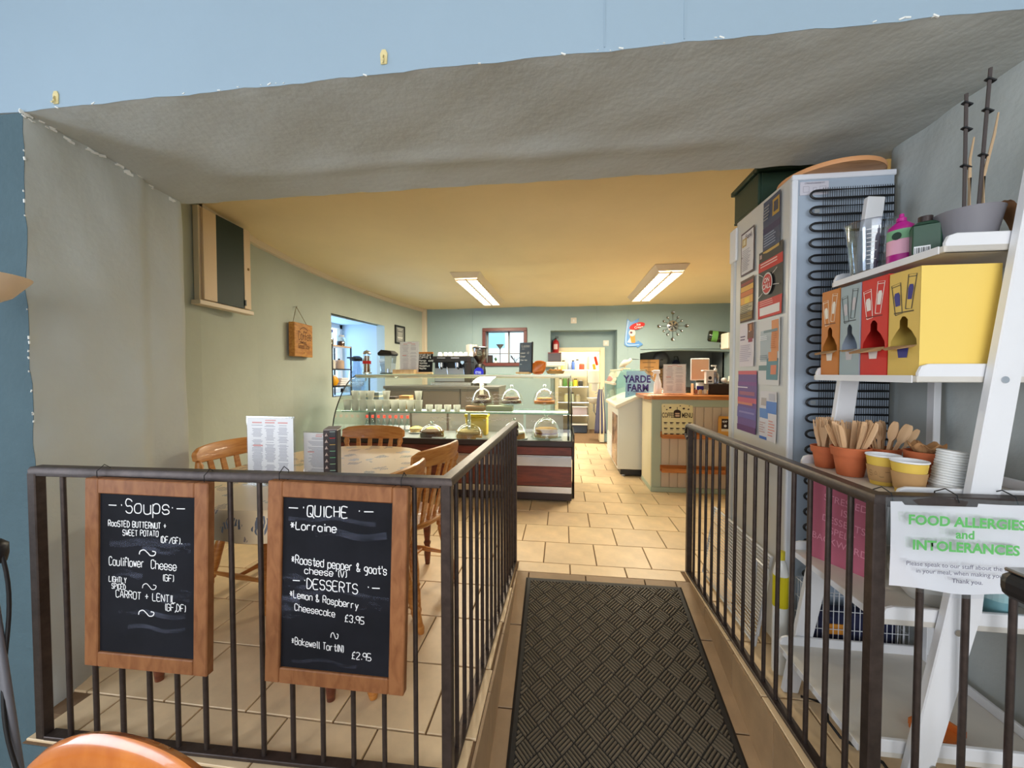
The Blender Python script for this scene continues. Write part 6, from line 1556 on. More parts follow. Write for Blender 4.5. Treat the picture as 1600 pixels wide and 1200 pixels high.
o = thing('yellow_ball_tub', 'round yellow tub on the niche rack lower shelf', 'tub', (-2.93, 4.68, NZ0 + .1365)); b = MB(); b.lathe([(0, 0), (.05, .005), (.075, .06), (.05, .12), (0, .125)], n=16); obj('tub_body', b, mat('amber_yellow', (240, 170, 20), .4), parent=o, smooth=60)
b = MB(); b.lathe([(.03, .122), (.03, .14), (0, .14)], n=12); obj('lid', b, M_paper, parent=o)
o = thing('paper_pile', 'pile of white papers on the niche rack lower shelf', 'papers', (-2.97, 4.87, NZ0 + .1365))
for k in range(4): b = MB(); b.obox((0, 0, .012 + k * .026), (.2, .20, .022), Matrix.Rotation(.05 * (k - 1.5), 3, 'Z')); obj('paper_ream', b, M_paper, parent=o, bevel=.002)
g = thing('coffee_pot', 'glass coffee pot with a black lid and handle in the window niche', 'coffee pot', (-2.90, 5.22, NZ0 + .001))
b = MB(); b.lathe([(0, 0), (.09, 0), (.12, .10), (.11, .26), (.08, .46), (.08, .48)], n=20); obj('glass_body', b, glassmat('smoked_pot', (210, 220, 230), .1, .5), parent=g, smooth=50)
b = MB(); b.lathe([(.085, .47), (.10, .50), (.04, .54), (0, .54)], n=20); b.box(-.03, .03, -.20, -.06, .50, .52); obj('black_lid', b, M_black, parent=g, smooth=40)
b = MB(); b.tube([(0, .07, .50), (.02, .15, .50), (.02, .20, .40), (.02, .20, .20), (0, .13, .12)], .018, 8); obj('black_handle', b, M_black, parent=g, smooth=50)
# ================================================================ FRIDGE WITH POSTERS
FXL, FXR, FYB, FYF, FT = .955, 1.345, 1.80, 2.33, 2.08
t = thing('tall_fridge', 'tall white fridge seen from behind with black cooling coils', 'fridge', (FXL, FYB, 0))
W = lambda: wmb(t)
M_fr = mat('fridge_white_enamel', (206, 205, 200), .35, var=(2, .03)); M_fback = mat('galvanised_back', (168, 182, 198), .4, var=(3, .06))
b = W(); b.box(FXL, FXR, FYB + .012, FYF, .03, FT); obj('cabinet', b, M_fr, parent=t, bevel=.006, seg=2)
b = W(); b.box(FXL - .006, FXR, FYF + .008, FYF + .065, .06, FT - .02); obj('door', b, M_fr, parent=t, bevel=.012, seg=2)
b = W(); b.box(FXL - .012, FXL, FYF - .02, FYF + .06, 1.87, 2.05); hg = obj('hinge_cover', b, M_white, parent=t, bevel=.004)
b = W(); b.box(FXL + .022, FXR - .004, FYB + .004, FYB + .012, .06, FT - .022); obj('back_panel', b, M_fback, parent=t)
b = W(); b.box(FXL - .001, FXL + .022, FYB - .004, FYB + .011, .03, FT - .022); b.box(FXL - .001, FXR, FYB - .004, FYB + .011, FT - .022, FT + .001); obj('back_edge_trim', b, mat('bright_white_trim', (228, 232, 240), .35), parent=t, bevel=.003)
for x in (FXL + .05, FXR - .05):
    for y in (FYB + .08, FYF - .05): b = W(); b.cyl((x, y, 0), (x, y, .032), .02, n=10); obj('foot', b, M_black, parent=t)
# serpentine condenser: each loop a part, plus wire mat
z = 1.985; k = 0; xa, xb = FXL + .075, FXR - .012
loop = MB(); P = []
h = .017
P += [(xb - xa, 0, h), (.03, 0, h)] + [(.028 - .028 * math.sin(PI * q / 8) - .004, 0, h * math.cos(PI * q / 8)) for q in range(1, 8)] + [(.03, 0, -h), (xb - xa, 0, -h)]
loop.tube(P, .0048, 6); loop_me = loop.mesh('coil_loop', [M_black]); loop_me.shade_smooth()
zs = []
while z > .35:
    o = bpy.data.objects.new('coil_loop', loop_me); col.objects.link(o); o.parent = t
    o.location = Vector((xa - .012, FYB - .022, z)) - Vector(t.location); zs.append(z)
    z -= .066
b = W(); x = xa + .035
while x < xb:
    b.box(x - .0009, x + .0009, FYB - .017, FYB - .0152, zs[-1] - .03, zs[0] + .03); x += .0085
o = obj('condenser_wires', b, mat('dark_wire', (52, 54, 58), .5), parent=t); o['kind'] = 'stuff'
for z in (zs[1], zs[-3], zs[len(zs) // 2 + 1]):
    b = W(); b.box(xa + .0, xa + .02, FYB - .02, FYB + .004, z - .008, z + .008); obj('coil_bracket', b, M_chrome, parent=t)
b = W(); b.box(FXL + .03, FXL + .14, FYB + .001, FYB + .0045, 1.995, 2.05); lb = obj('circuit_label', b, mat('lilac_label', (206, 204, 214), .5), parent=t)
b = W(); O = (FXL + .03, FYB + .0008, 1.995)
for q in ((.03, .046, .08, .049), (.012, .012, .035, .036), (.05, .016, .064, .03), (.075, .012, .1, .034)):
    for e in ((q[0], q[1], q[2], q[1] + .001), (q[0], q[3] - .001, q[2], q[3]), (q[0], q[1], q[0] + .001, q[3]), (q[2] - .001, q[1], q[2], q[3])): b.rect(O, (1, 0, 0), (0, 0, 1), *e, .0004)
btext('lettering', 'CIRCUIT DIAGRAM', .009, M_grey_print, lb, Vector((FXL + .085, FYB + .0006, 2.043)) - Vector(t.location), (1, 0, 0), (0, 0, 1))
obj('diagram_lines', b, M_grey_print, parent=lb)
# posters taped on the fridge side (facing -x); u runs towards the camera
def poster(label, y_far, y_near, z0, z1, base, blocks, texts=(), curl=.006):
    w, h = y_far - y_near, z1 - z0
    g = thing('poster', label, 'poster', (FXL - .002, y_far, z0), R(-90), 'notices taped to the fridge side')
    def pg(u, v): return (u * w, -.001 - curl * abs(math.sin(v * 7 + u)) * .25 - curl * (u ** 3) * (.4 + .6 * abs(v - .5)), v * h)
    b = MB(); b.grid(pg, 5, 8); s_ = obj('sheet', b, flat(base), parent=g, smooth=60)
    mats = []; b = MB()
    for i, (x0, y0, x1, y1, c) in enumerate(blocks):
        m = flat(c)
        if m not in mats: mats.append(m)
        b.mi = mats.index(m)
        n0 = len(b.v)
        nu, nv = max(1, round((x1 - x0) * 5)), max(1, round((y1 - y0) * 8))
        b.grid(lambda u, v: (lambda p: (p[0], p[1] - .0006 - .0003 * i, p[2]))(pg(x0 + (x1 - x0) * u, y0 + (y1 - y0) * v)), nu * 2, nv * 2)
    if blocks: obj('print', b, mats, parent=s_)
    for tx, fx, fy, sz, c in texts:
        btext('lettering', tx, sz, flat(c), s_, (fx * w, -.0065 - .0003 * len(blocks), fy * h), (1, 0, 0), (0, 0, 1), bold=.012)
    return g, w, h
def lines(x0, x1, y0, y1, n, c, seed=1):
    rr = random.Random(seed); return [(x0, y1 - (y1 - y0) * (k + .5) / n, x0 + (x1 - x0) * rr.uniform(.6, 1), y1 - (y1 - y0) * (k + .5) / n + (y1 - y0) / n * .42, c) for k in range(n)]
poster('navy poster with a gold bull emblem at the top of the fridge', 2.03, 1.875, 1.815, 2.06, (70, 80, 104), [(0, .0, 1, .05, (196, 160, 84)), (0, .38, 1, .50, (60, 56, 90)), (.55, .62, .95, .92, (188, 150, 70)), (.62, .68, .88, .87, (70, 70, 84))] + lines(.1, .9, .1, .36, 5, (150, 160, 180), 3) + lines(.08, .5, .6, .9, 5, (150, 150, 150), 4))
g, w, h = poster('red and black ON CALL poster at the middle of the fridge side', 2.065, 1.848, 1.512, 1.832, (52, 50, 50), [(0, .70, 1, .84, (200, 40, 40)), (0, .0, 1, .27, (200, 40, 40)), (.08, .04, .92, .16, (232, 226, 222)), (.04, .90, .14, .96, (180, 150, 140))] + lines(.1, .7, .17, .26, 3, (230, 160, 150), 5) + lines(.1, .85, .74, .82, 2, (240, 200, 190), 6))
b = MB()
for k in range(14):
    a = 2 * PI * k / 14 + .2; r1 = .13 if k % 3 else .16
    p0 = (w * .45 + .052 * math.cos(a), h * .485 + .06 * math.sin(a)); p1 = (w * .45 + r1 * .8 * math.cos(a), h * .485 + r1 * .7 * math.sin(a))
    if 0 < p1[0] < w and .27 * h < p1[1] < .7 * h: b.ribbon((0, -.010, 0), (1, 0, 0), (0, 0, 1), [p0, ((p0[0] + p1[0]) / 2 + .004, (p0[1] + p1[1]) / 2), p1], .003, 0)
obj('lightning_print', b, flat((206, 200, 196)), parent=g)
for r_, c, l_ in ((.046, (216, 204, 198), .0105), (.040, (196, 36, 38), .0112)):
    b = MB(); b.poly((w * .45, -l_, h * .485), (1, 0, 0), (0, 0, 1), [(r_ * math.cos(2 * PI * k / 24), r_ * 1.1 * math.sin(2 * PI * k / 24)) for k in range(24)]); obj('badge_disc', b, flat(c), parent=g)
btext('lettering', 'ON\nCALL', .032, flat((236, 226, 222)), g, (w * .45, -.0118, h * .487), (1, 0, 0), (0, 0, 1), bold=.015, line=.9)
poster('white dark-edged Food notice at the upper left of the fridge side', 2.262, 2.108, 1.765, 1.992, (84, 66, 76), [(.06, .04, .94, .96, (226, 222, 222)), (.10, .66, .42, .86, (186, 156, 90)), (.17, .70, .35, .82, (226, 214, 180))] + lines(.12, .86, .08, .58, 12, (176, 170, 176), 7), [('Food', .68, .84, .032, (60, 56, 96))])
poster('orange and yellow striped poster at the left of the fridge side', 2.262, 2.105, 1.518, 1.742, (84, 54, 44), [(.05, .86, .95, .93, (150, 60, 50)), (.05, .72, .95, .84, (232, 176, 80)), (.05, .60, .95, .71, (214, 120, 60)), (.05, .42, .95, .59, (232, 170, 80)), (.35, .43, .7, .56, (238, 200, 70)), (.05, .22, .95, .41, (190, 176, 140)), (.05, .04, .95, .21, (150, 120, 60))] + lines(.1, .9, .08, .38, 7, (96, 84, 60), 8))
poster('pale pink notice with a small picture at the left of the fridge side', 2.262, 2.095, 1.285, 1.510, (222, 214, 220), [(.55, .62, .98, .98, (112, 62, 44)), (.62, .55, .9, .64, (150, 50, 70)), (.68, .80, .85, .95, (190, 120, 70))] + lines(.08, .5, .58, .72, 2, (110, 96, 120), 9) + lines(.08, .9, .1, .5, 9, (186, 176, 190), 10))
poster('white poster with orange and teal blocks at the right of the fridge side', 2.055, 1.86, 1.195, 1.500, (216, 214, 212), [(.10, .36, .62, .84, (176, 186, 190)), (.62, .50, .95, .97, (222, 148, 96)), (.25, .80, .9, .84, (120, 140, 144)), (.42, .08, .95, .40, (96, 140, 150)), (.5, .36, .9, .50, (222, 148, 96)), (.62, .16, .88, .30, (214, 130, 100)), (.06, .22, .45, .30, (110, 140, 140))] + lines(.1, .55, .38, .46, 3, (130, 140, 144), 11) + lines(.1, .5, .68, .76, 3, (240, 240, 240), 12) + lines(.65, .93, .54, .8, 9, (200, 120, 70), 13))
poster('purple and pink sunset picture at the lower left of the fridge side', 2.272, 2.058, .945, 1.262, (112, 84, 142), [(0, .94, 1, 1, (206, 96, 110)), (0, .76, 1, .82, (126, 76, 140)), (.1, .60, .9, .66, (160, 96, 120)), (0, .48, 1, .56, (196, 96, 116)), (0, .44, .8, .48, (206, 130, 110)), (0, .22, 1, .40, (106, 96, 160)), (.1, .30, .9, .33, (140, 130, 180)), (0, 0, 1, .10, (96, 52, 110)), (0, .72, .55, .735, (236, 226, 236))])
poster('white notice with blue blocks at the bottom right of the fridge side', 2.032, 1.876, .935, 1.165, (216, 212, 214), [(0, .44, .5, .64, (100, 140, 196)), (.4, .56, 1, .80, (92, 134, 200)), (.0, .0, .45, .06, (70, 110, 180)), (.1, .7, .4, .86, (180, 170, 166)), (.55, .82, .9, .96, (190, 190, 200))] + lines(.55, .95, .08, .42, 6, (214, 150, 140), 14) + lines(.06, .4, .12, .36, 5, (190, 160, 156), 15))
# on top of the fridge
g = thing('green_crate', 'dark green plastic crate on top of the fridge', 'crate', (1.13, 2.225, FT + .001))
M_grn = mat('dark_green_plastic', (34, 58, 44), .45)
for q in ((-.17, .17, -.12, .15, 0, .012), ): b = MB(); b.box(*q); obj('crate_floor', b, M_grn, parent=g)
for q in ((-.17, -.155, -.12, .15), (.155, .17, -.12, .15), (-.155, .155, -.12, -.105), (-.155, .155, .135, .15)): b = MB(); b.box(q[0], q[1], q[2], q[3], .012, .165); obj('crate_side', b, M_grn, parent=g, bevel=.004)
for q in ((-.185, .185, -.135, -.105), (-.185, .185, .135, .165), (-.185, -.155, -.105, .135), (.155, .185, -.105, .135)): b = MB(); b.box(q[0], q[1], q[2], q[3], .165, .19); obj('crate_rim', b, M_grn, parent=g, bevel=.003)
g = thing('round_board', 'round brown wooden board lying on the fridge top', 'board', (1.155, 1.905, FT + .001))
b = MB(); b.lathe([(0, 0), (.178, 0), (.188, .006), (.188, .022), (.18, .026), (0, .026)], n=40); obj('board_disc', b, mat('tan_board', (176, 132, 92), .55, wood=((2, 12, 2), (156, 112, 74))), parent=g, smooth=40)
b = MB(); b.lathe([(.1885, .004), (.190, .013), (.1885, .022)], n=40); obj('lit_edge_band', b, mat('lit_edge_tone', (222, 160, 108), .5), parent=g, smooth=40)  # band in a lighter colour stands for light on the rim
g = thing('gilt_basket', 'small gold wire basket between the fridge top and the jamb', 'basket', (1.335, 2.06, FT + .001))
for k in range(9):
    a = 2 * PI * k / 9; b = MB(); b.tube([(.026 * math.cos(a), .026 * math.sin(a), .004), (.034 * math.cos(a + .3), .034 * math.sin(a + .3), .04), (.030 * math.cos(a + .7), .030 * math.sin(a + .7), .085)], .003, 5); obj('basket_wire', b, mat('gold_wire', (170, 130, 60), .35, metal=.8), parent=g)
b = MB()
for z, r in ((.004, .026), (.085, .03)): b.tube([(r * math.cos(2 * PI * k / 18), r * math.sin(2 * PI * k / 18), z) for k in range(18)], .003, 5, closed=True)
obj('basket_ring', b, mat('gold_wire', (170, 130, 60)), parent=g)

# ================================================================ WHITE LADDER SHELF
YN, YF_ = 1.178, 1.618
t = thing('ladder_shelf', 'white leaning ladder shelf with five tiers against the right jamb', 'shelf unit', (.90, 1.40, 0))
W = lambda: wmb(t)
M_lad = mat('white_satin_shelf', (226, 226, 228), .45, var=(6, .02)); M_ladtop = mat('worn_white_shelf_top', (212, 206, 196), .55, var=(5, .05))
def lean(z): return .862 + .130 * z          # front line of the uprights
tiers = [(.20, .835), (.575, .875), (.908, .90), (1.243, .945), (1.588, 1.0)]
for yy in (YN, YF_):
    b = W(); y0, y1 = (yy - .024, yy) if yy == YN else (yy, yy + .024)
    dx = .035 if yy == YN else 0
    p = [(lean(0) + .0, 0), (lean(0) + .055, 0), (lean(.62) + .105, .62), (lean(.75) + .095, .75), (lean(1.9) + .068, 1.9), (lean(1.9) + .01, 1.905), (lean(.75) + .025, .75), (lean(.62) + .02, .60)]
    b.prism([(q[0] + dx + dx * .5 * q[1], q[1]) for q in p], (0, y1, 0), (1, 0, 0), (0, 0, 1), .024); obj('upright', b, M_lad, parent=t, bevel=.003)
    for z, x in tiers[:4]:
        b = W(); ys = y0 - .002 if yy == YN else y1
        b.cyl((lean(z) + .055 + dx * 1.3, ys, z - .01), (lean(z) + .055 + dx * 1.3, ys + .003, z - .01), .009, n=12); obj('bolt_cap', b, M_chrome, parent=t, smooth=40)
for z, x in tiers:
    xb = 1.325
    b = W(); b.box(x, xb, YN + .002, YF_ - .002, z - .018, z); sh = obj('shelf_board', b, M_ladtop, parent=t, bevel=.002)
    for y0, y1 in ((YN + .002, YN + .014), (YF_ - .014, YF_ - .002)):
        b = W(); b.prism([(x + .004, -.018), (xb, -.018), (xb, .032), (x + .03, .032), (x + .012, .026), (x + .004, .008)], (0, y1, z), (1, 0, 0), (0, 0, 1), .012); obj('end_lip', b, M_lad, parent=sh, bevel=.002)
    b = W(); b.box(xb - .012, xb, YN + .016, YF_ - .016, z, z + .03); obj('back_lip', b, M_lad, parent=sh, bevel=.002)
    b = W(); b.box(x - .003, x, YN + .016, YF_ - .016, z - .019, z + .001); obj('front_edge', b, M_lad, parent=sh)
    if z > 1.0 or z < .7:
        b = W(); x2 = min(lean(z) + .03, x + .05)
for yy in (YN + .03, YF_ - .05):
    b = W(); b.box(1.312, 1.335, yy, yy + .03, 0, 1.62); obj('rear_upright', b, M_lad, parent=t, bevel=.002)
# ---- top tier
Z5 = 1.5885
g = thing('measuring_jug', 'clear plastic measuring jug on the top tier of the ladder shelf', 'jug', (1.055, 1.515, Z5))
b = MB(); b.lathe([(0, .003), (.050, .003), (.052, .008), (.068, .175), (.073, .178), (.068, .172), (.05, .010), (0, .008)], n=26); obj('jug_body', b, glassmat('scuffed_polypropylene', (228, 232, 238), .10, .55, .08), parent=g, smooth=50)
b = MB()
for k in range(9): b.lathe([(.0550 + .0013 * k, .03 + k * .014), (.0553 + .0013 * k, .032 + k * .014)], n=6, a0=R(228), a1=R(244 + (8 if k % 2 else 0)))
obj('scale_marks', b, M_paper, parent=g)
b = MB(); b.tube([(.06, 0, .14), (.10, 0, .135), (.108, 0, .09), (.095, 0, .04), (.05, 0, .03)], .006, 6); obj('jug_handle', b, glassmat('scuffed_polypropylene'), parent=g, smooth=50)
b = MB(); b.lathe([(0, .009), (.03, .010), (.028, .018), (0, .02)], n=12, sx=.8); obj('dregs', b, mat('brown_dregs', (150, 110, 60), .7), parent=g)
def pump_bottle(name, label, loc, rz, w, d, h, m, cap, lab_rects, cat='bottle'):
    g = thing(name, label, cat, loc, rz)
    b = MB(); b.lathe([(0, 0), (1, 0), (1, .7 * h), (.9, .78 * h), (.35, .88 * h), (.33, .9 * h)], n=20)
    b.v = [(x * w if abs(x) < 1 else x * w, y * d, z) for x, y, z in b.v]
    body = obj('bottle_body', b, m, parent=g, smooth=50)
    b = MB(); b.lathe([(.36 * w, .88 * h), (.36 * w, .95 * h), (.2 * w, .97 * h), (.17 * w, 1.04 * h), (0, 1.04 * h)], n=14); obj('cap', b, cap, parent=g, smooth=40)
    return g, body
M_mag = mat('magenta_plastic', (176, 24, 130), .35)
g, body = pump_bottle('plant_feed_bottle', 'magenta plant feed bottle with a green label on the top tier', (1.045, 1.375, Z5), R(-60), .034, .024, .15, M_mag, M_mag, [])
b = MB(); b.lathe([(1.015, .03), (1.015, .075)], n=14, a0=R(200), a1=R(340)); b.v = [(x * .034, y * .024, z) for x, y, z in b.v]; obj('pink_label', b, flat((226, 170, 190)), parent=body)
b = MB(); b.lathe([(1.02, .075), (1.02, .105)], n=14, a0=R(200), a1=R(340)); b.v = [(x * .034, y * .024, z) for x, y, z in b.v]; lb = obj('green_label', b, flat((120, 170, 130)), parent=body)
b = MB(); b.poly((0, -.0248, .085), (1, 0, 0), (0, 0, 1), [(.012 * math.cos(2 * PI * k / 14), .012 * math.sin(2 * PI * k / 14)) for k in range(14)], .0005); obj('round_logo', b, flat((40, 60, 50)), parent=lb)
g = thing('plant_food_bottle', 'dark green square plant food bottle with a teal label on the top tier', 'bottle', (1.055, 1.305, Z5), R(-32))
b = MB(); b.box(-.03, .03, -.03, .03, 0, .092); b.add([(-.03, -.03, .092), (.03, -.03, .092), (.03, .03, .092), (-.03, .03, .092), (-.016, -.016, .104), (.016, -.016, .104), (.016, .016, .104), (-.016, .016, .104)], [(0, 1, 5, 4), (1, 2, 6, 5), (2, 3, 7, 6), (3, 0, 4, 7), (4, 5, 6, 7)])
bd = obj('bottle_body', b, mat('bottle_green', (44, 74, 58), .4), parent=g, bevel=.003)
b = MB(); b.lathe([(.016, .104), (.016, .12), (0, .12)], n=14); obj('cap', b, M_dark, parent=g, smooth=40)
b = MB(); b.rect((.0302, -.028, .008), (0, 1, 0), (0, 0, 1), 0, 0, .056, .078, .0002); tl = obj('teal_label', b, flat((50, 150, 140)), parent=bd)
b = MB(); b.rect((-.026, -.0302, .006), (1, 0, 0), (0, 0, 1), 0, 0, .034, .024, .0002); obj('barcode_label', b, M_paper, parent=bd)
b = MB()
for k in range(9): b.rect((-.024, -.0304, .008), (1, 0, 0), (0, 0, 1), k * .0034, 0, k * .0034 + .0012 + .0006 * (k % 3), .018, .0002)
obj('barcode_bars', b, M_black, parent=bd)
b = MB()
for k in range(5): b.rect((.0304, -.022, .03), (0, 1, 0), (0, 0, 1), 0, k * .010, .044 - .008 * (k % 2), k * .010 + .003, .0003)
obj('label_print', b, flat((200, 230, 220)), parent=tl)
g = thing('potted_orchid_stakes', 'grey plant pot with two caned bare stems on the top tier', 'plant', (1.125, 1.262, Z5))
b = MB(); b.lathe([(0, .002), (.046, .002), (.049, .008), (.068, .105), (.070, .111), (.065, .111), (.044, .02), (0, .02)], n=28); obj('plant_pot', b, mat('grey_ceramic_pot', (120, 118, 124), .55), parent=g, smooth=50)
b = MB(); b.lathe([(0, .095), (.063, .093)], n=20); obj('bark_soil', b, mat('bark', (90, 66, 48), .9, bump=(50, 1, .02)), parent=g)
for x, y, dx, dy, h_, nm in ((-.018, -.01, .0, .004, .335, 'cane'), (.010, -.016, .008, -.012, .385, 'cane')):
    b = MB(); b.cyl((x, y, .09), (x + dx, y + dy, h_ + .1), .0042, n=7); obj(nm, b, mat('dark_bamboo', (70, 62, 60), .6), parent=g, smooth=40)
    b = MB(); b.tube([(x + .006, y - .006, .09), (x + .007, y - .004, .2), (x + dx + .012, y + dy - .002, h_ - .08), (x + dx + .022, y + dy, h_ - .02)], [.005, .004, .003, .002], 7); obj('bare_stem', b, mat('dry_stem', (186, 158, 124), .8), parent=g, smooth=40)
    for zf in (.42, .72, .92):
        z = .09 + (h_ + .01) * zf; b = MB(); b.obox((x + dx * zf + .002, y + dy * zf, z), (.022, .012, .004), Matrix.Rotation(.4, 3, 'Y')); obj('plant_clip', b, M_black, parent=g)
b = MB()
b.grid(lambda u, v: (.05 + .05 * u + .01 * math.sin(v * 3), -.045 + .05 * v - .02 * u, .122 - .10 * u ** 1.6 + .008 * math.sin(u * 6 + v * 4)), 8, 4); obj('dry_leaf', b, mat('dry_brown_leaf', (176, 128, 90), .8), parent=g, smooth=60)
# ---- sauce sachet cartons
Z4 = 1.2435
def carton(label, y0, y1, h, x0, c, cs, sk, ring, torn, hole_w, logo):
    """open dispenser carton, front towards the aisle (-x)"""
    w = y1 - y0
    g = thing('sachet_carton', label, 'carton', (x0, y1, Z4), R(-90), 'sauce sachet cartons on the ladder shelf')
    m = mat('card_%02x%02x%02x' % c, c, .55, var=(10, .04)); ms = mat('card_%02x%02x%02x' % cs, cs, .5)
    D = .19
    # front wall with a keyhole opening
    hw, hz = hole_w * w / 2, .40 * h
    cx = w * .5
    ol = [(cx - hw, .285 * h), (cx - hw * .95, .34 * h), (cx - hw * .55, .42 * h), (cx - hw * .3, .46 * h), (cx - hw * .3, .53 * h), (cx - hw * .12, .565 * h), (cx + hw * .12, .56 * h), (cx + hw * .3, .53 * h), (cx + hw * .3, .46 * h), (cx + hw * .6, .42 * h), (cx + hw * .95, .34 * h), (cx + hw, .285 * h)]
    b = MB()
    b.rect((0, 0, 0), (1, 0, 0), (0, 0, 1), 0, 0, w, .285 * h)
    left = [(0, .285 * h)] + ol[:6] + [(cx, .565 * h), (cx, h), (0, h)]
    right = [(w, .285 * h), (w, h), (cx, h), (cx, .565 * h)] + ol[6:]
    b.poly((0, 0, 0), (1, 0, 0), (0, 0, 1), left); b.poly((0, 0, 0), (1, 0, 0), (0, 0, 1), right)
    fr = obj('front_panel', b, m, parent=g)
    b = MB(); b.rect((0, .003, .003), (1, 0, 0), (0, 1, 0), .002, 0, w - .002, D - .003); b.rect((.002, .03, 0), (1, 0, 0), (0, 0, 1), 0, 0, w - .004, .20 * h); obj('inner_card', b, M_card, parent=g)
    b = MB(); b.add([(0, 0, 0), (0, D, 0), (0, D, h), (0, 0, h)], [(0, 1, 2, 3)]); b.add([(w, 0, 0), (w, D, 0), (w, D, h), (w, 0, h)], [(3, 2, 1, 0)]); b.add([(0, D, 0), (w, D, 0), (w, D, h), (0, D, h)], [(0, 1, 2, 3)]); b.add([(0, 0, h), (w, 0, h), (w, D, h), (0, D, h)], [(0, 1, 2, 3)])
    obj('side_panel', b, ms, parent=g, solid=.0012)
    b = MB(); fl = [(cx - hw, 0), (cx - hw * .6, -.035), (cx - hw * .1, -.045), (cx + hw * .5, -.036), (cx + hw, -.004)]
    b.add([(x, 0, .285 * h) for x, _ in fl] + [(x - .01, yv * torn, .285 * h - .012 * torn + .004 * math.sin(i * 2)) for i, (x, yv) in enumerate(fl)], [(k, k + 1, k + 6, k + 5) for k in range(4)]); obj('torn_flap', b, M_card, parent=g, solid=.001)
    M_r = flat(ring); b = MB(); bl = MB()
    for px, pz, ww, hh, rot in ((.28, .74, .30, .30, .13), (.70, .79, .26, .32, -.12)):
        def Q(a, e): return (px * w + (a * math.cos(rot) - e * math.sin(rot)), pz * h + (a * math.sin(rot) + e * math.cos(rot)))
        A, E = ww * w / 2, hh * h / 2
        ring_pts = [Q(-A * .75, -E), Q(A * .75, -E), Q(A, E), Q(-A, E), Q(-A * .75, -E)]
        b.ribbon((0, 0, 0), (1, 0, 0), (0, 0, 1), ring_pts, .0028, .0008)
        b.ribbon((0, 0, 0), (1, 0, 0), (0, 0, 1), [Q(-A, E * .86), Q(A, E * .86)], .0018, .0008)
        bl.poly((0, 0, 0), (1, 0, 0), (0, 0, 1), [Q(-A * .5, -E * .45), Q(A * .5, -E * .45), Q(A * .66, E * .2), Q(A * .4, E * .42), Q(-A * .4, E * .42), Q(-A * .66, E * .2)], .001)
    bl.poly((0, 0, 0), (1, 0, 0), (0, 0, 1), [(cx - w * .14, .17 * h), (cx + w * .14, .17 * h), (cx + w * .19, .27 * h), (cx - w * .19, .27 * h)], .001)
    obj('sachet_outline', b, M_r, parent=fr)
    lg = obj('keystone_label', bl, flat(logo), parent=fr)
    b = MB(); b.rect((0, 0, 0), (1, 0, 0), (0, 0, 1), w * .18, .60 * h, w * .82, .612 * h, .001); obj('small_print', b, flat(sk), parent=fr)
    return g
carton('orange sauce sachet carton with torn opening, farthest on the fourth tier', 1.512, 1.604, .305, .962, (198, 118, 44), (206, 128, 50), (110, 60, 30), (240, 222, 196), .9, .84, (236, 226, 210))
carton('grey-blue sauce sachet carton between the orange and red cartons', 1.415, 1.505, .302, .962, (156, 172, 176), (190, 202, 220), (90, 96, 100), (60, 66, 70), .3, .80, (196, 190, 192))
carton('red sauce sachet carton beside the large yellow carton', 1.305, 1.408, .302, .962, (208, 34, 30), (214, 40, 34), (120, 30, 30), (246, 226, 220), 1.3, .86, (236, 226, 220))
carton('large yellow mustard sachet carton at the near end of the fourth tier', 1.198, 1.300, .297, .962, (222, 186, 92), (240, 206, 104), (90, 76, 50), (70, 64, 60), .8, .86, (56, 56, 130))
# the yellow carton's near end carries a flap line and a second print
g = [o for o in bpy.data.objects if o.name.startswith('sachet_carton') and 'yellow' in o['label']][0]
b = MB(); b.ribbon((.1032, 0, 0), (0, 1, 0), (0, 0, 1), [(.135, .002), (.14, .296)], .0016, .0006); obj('flap_edge', b, flat((176, 146, 66)), parent=g)
b = MB(); b.ribbon((.1032, 0, 0), (0, 1, 0), (0, 0, 1), [(.15, .06), (.155, .21), (.188, .21), (.184, .06), (.15, .06)], .0028, .0008); obj('side_outline', b, flat((70, 64, 60)), parent=g)
# ---- third tier: cutlery pots, cups, napkins, lids
Z3 = .9085
def fork_mesh():
    b = MB(); P = [(-.006, 0), (.006, 0), (.0045, .07), (.010, .105), (.011, .125), (.0105, .158), (.007, .158), (.0065, .132), (.0045, .132), (.004, .158), (.0012, .158), (.001, .132), (-.001, .132), (-.0012, .158), (-.004, .158), (-.0045, .132), (-.0065, .132), (-.007, .158), (-.0105, .158), (-.011, .125), (-.010, .105), (-.0045, .07)]
    b.prism(P, (0, -.0009, 0), (1, 0, 0), (0, 0, 1), .0018); return b.mesh('wooden_fork', [M_ply])
def knife_mesh():
    b = MB(); b.prism([(-.006, 0), (.006, 0), (.006, .08), (.009, .095), (.0085, .145), (.003, .162), (-.006, .165), (-.0065, .08)], (0, -.0009, 0), (1, 0, 0), (0, 0, 1), .0018); return b.mesh('wooden_knife', [M_ply])
def spoon_mesh():
    b = MB(); P = [(-.005, 0), (.005, 0), (.0045, .095)] + [(.0135 * math.sin(PI * (k + 1) / 9 * .98 + .1), .13 - .034 * math.cos(PI * (k + 1) / 9)) for k in range(8)] + [(-.0135 * math.sin(PI * (k + 1) / 9 * .98 + .1), .13 + .034 * math.cos(PI * (k + 1) / 9)) for k in range(8)] + [(-.0045, .095)]
    b.prism(P, (0, -.0009, 0), (1, 0, 0), (0, 0, 1), .0018); return b.mesh('wooden_spoon', [M_ply])
FK, KN, SP = fork_mesh(), knife_mesh(), spoon_mesh()
pot = MB(); pot.lathe([(0, .002), (.033, 0), (.034, .004), (.0435, .062), (.049, .063), (.052, .088), (.0505, .090), (.0465, .090), (.040, .062), (.031, .008), (0, .008)], n=28)
pot_me = pot.mesh('terracotta_pot', [M_terra]); pot_me.shade_smooth(); pot_me.set_sharp_from_angle(angle=R(40))
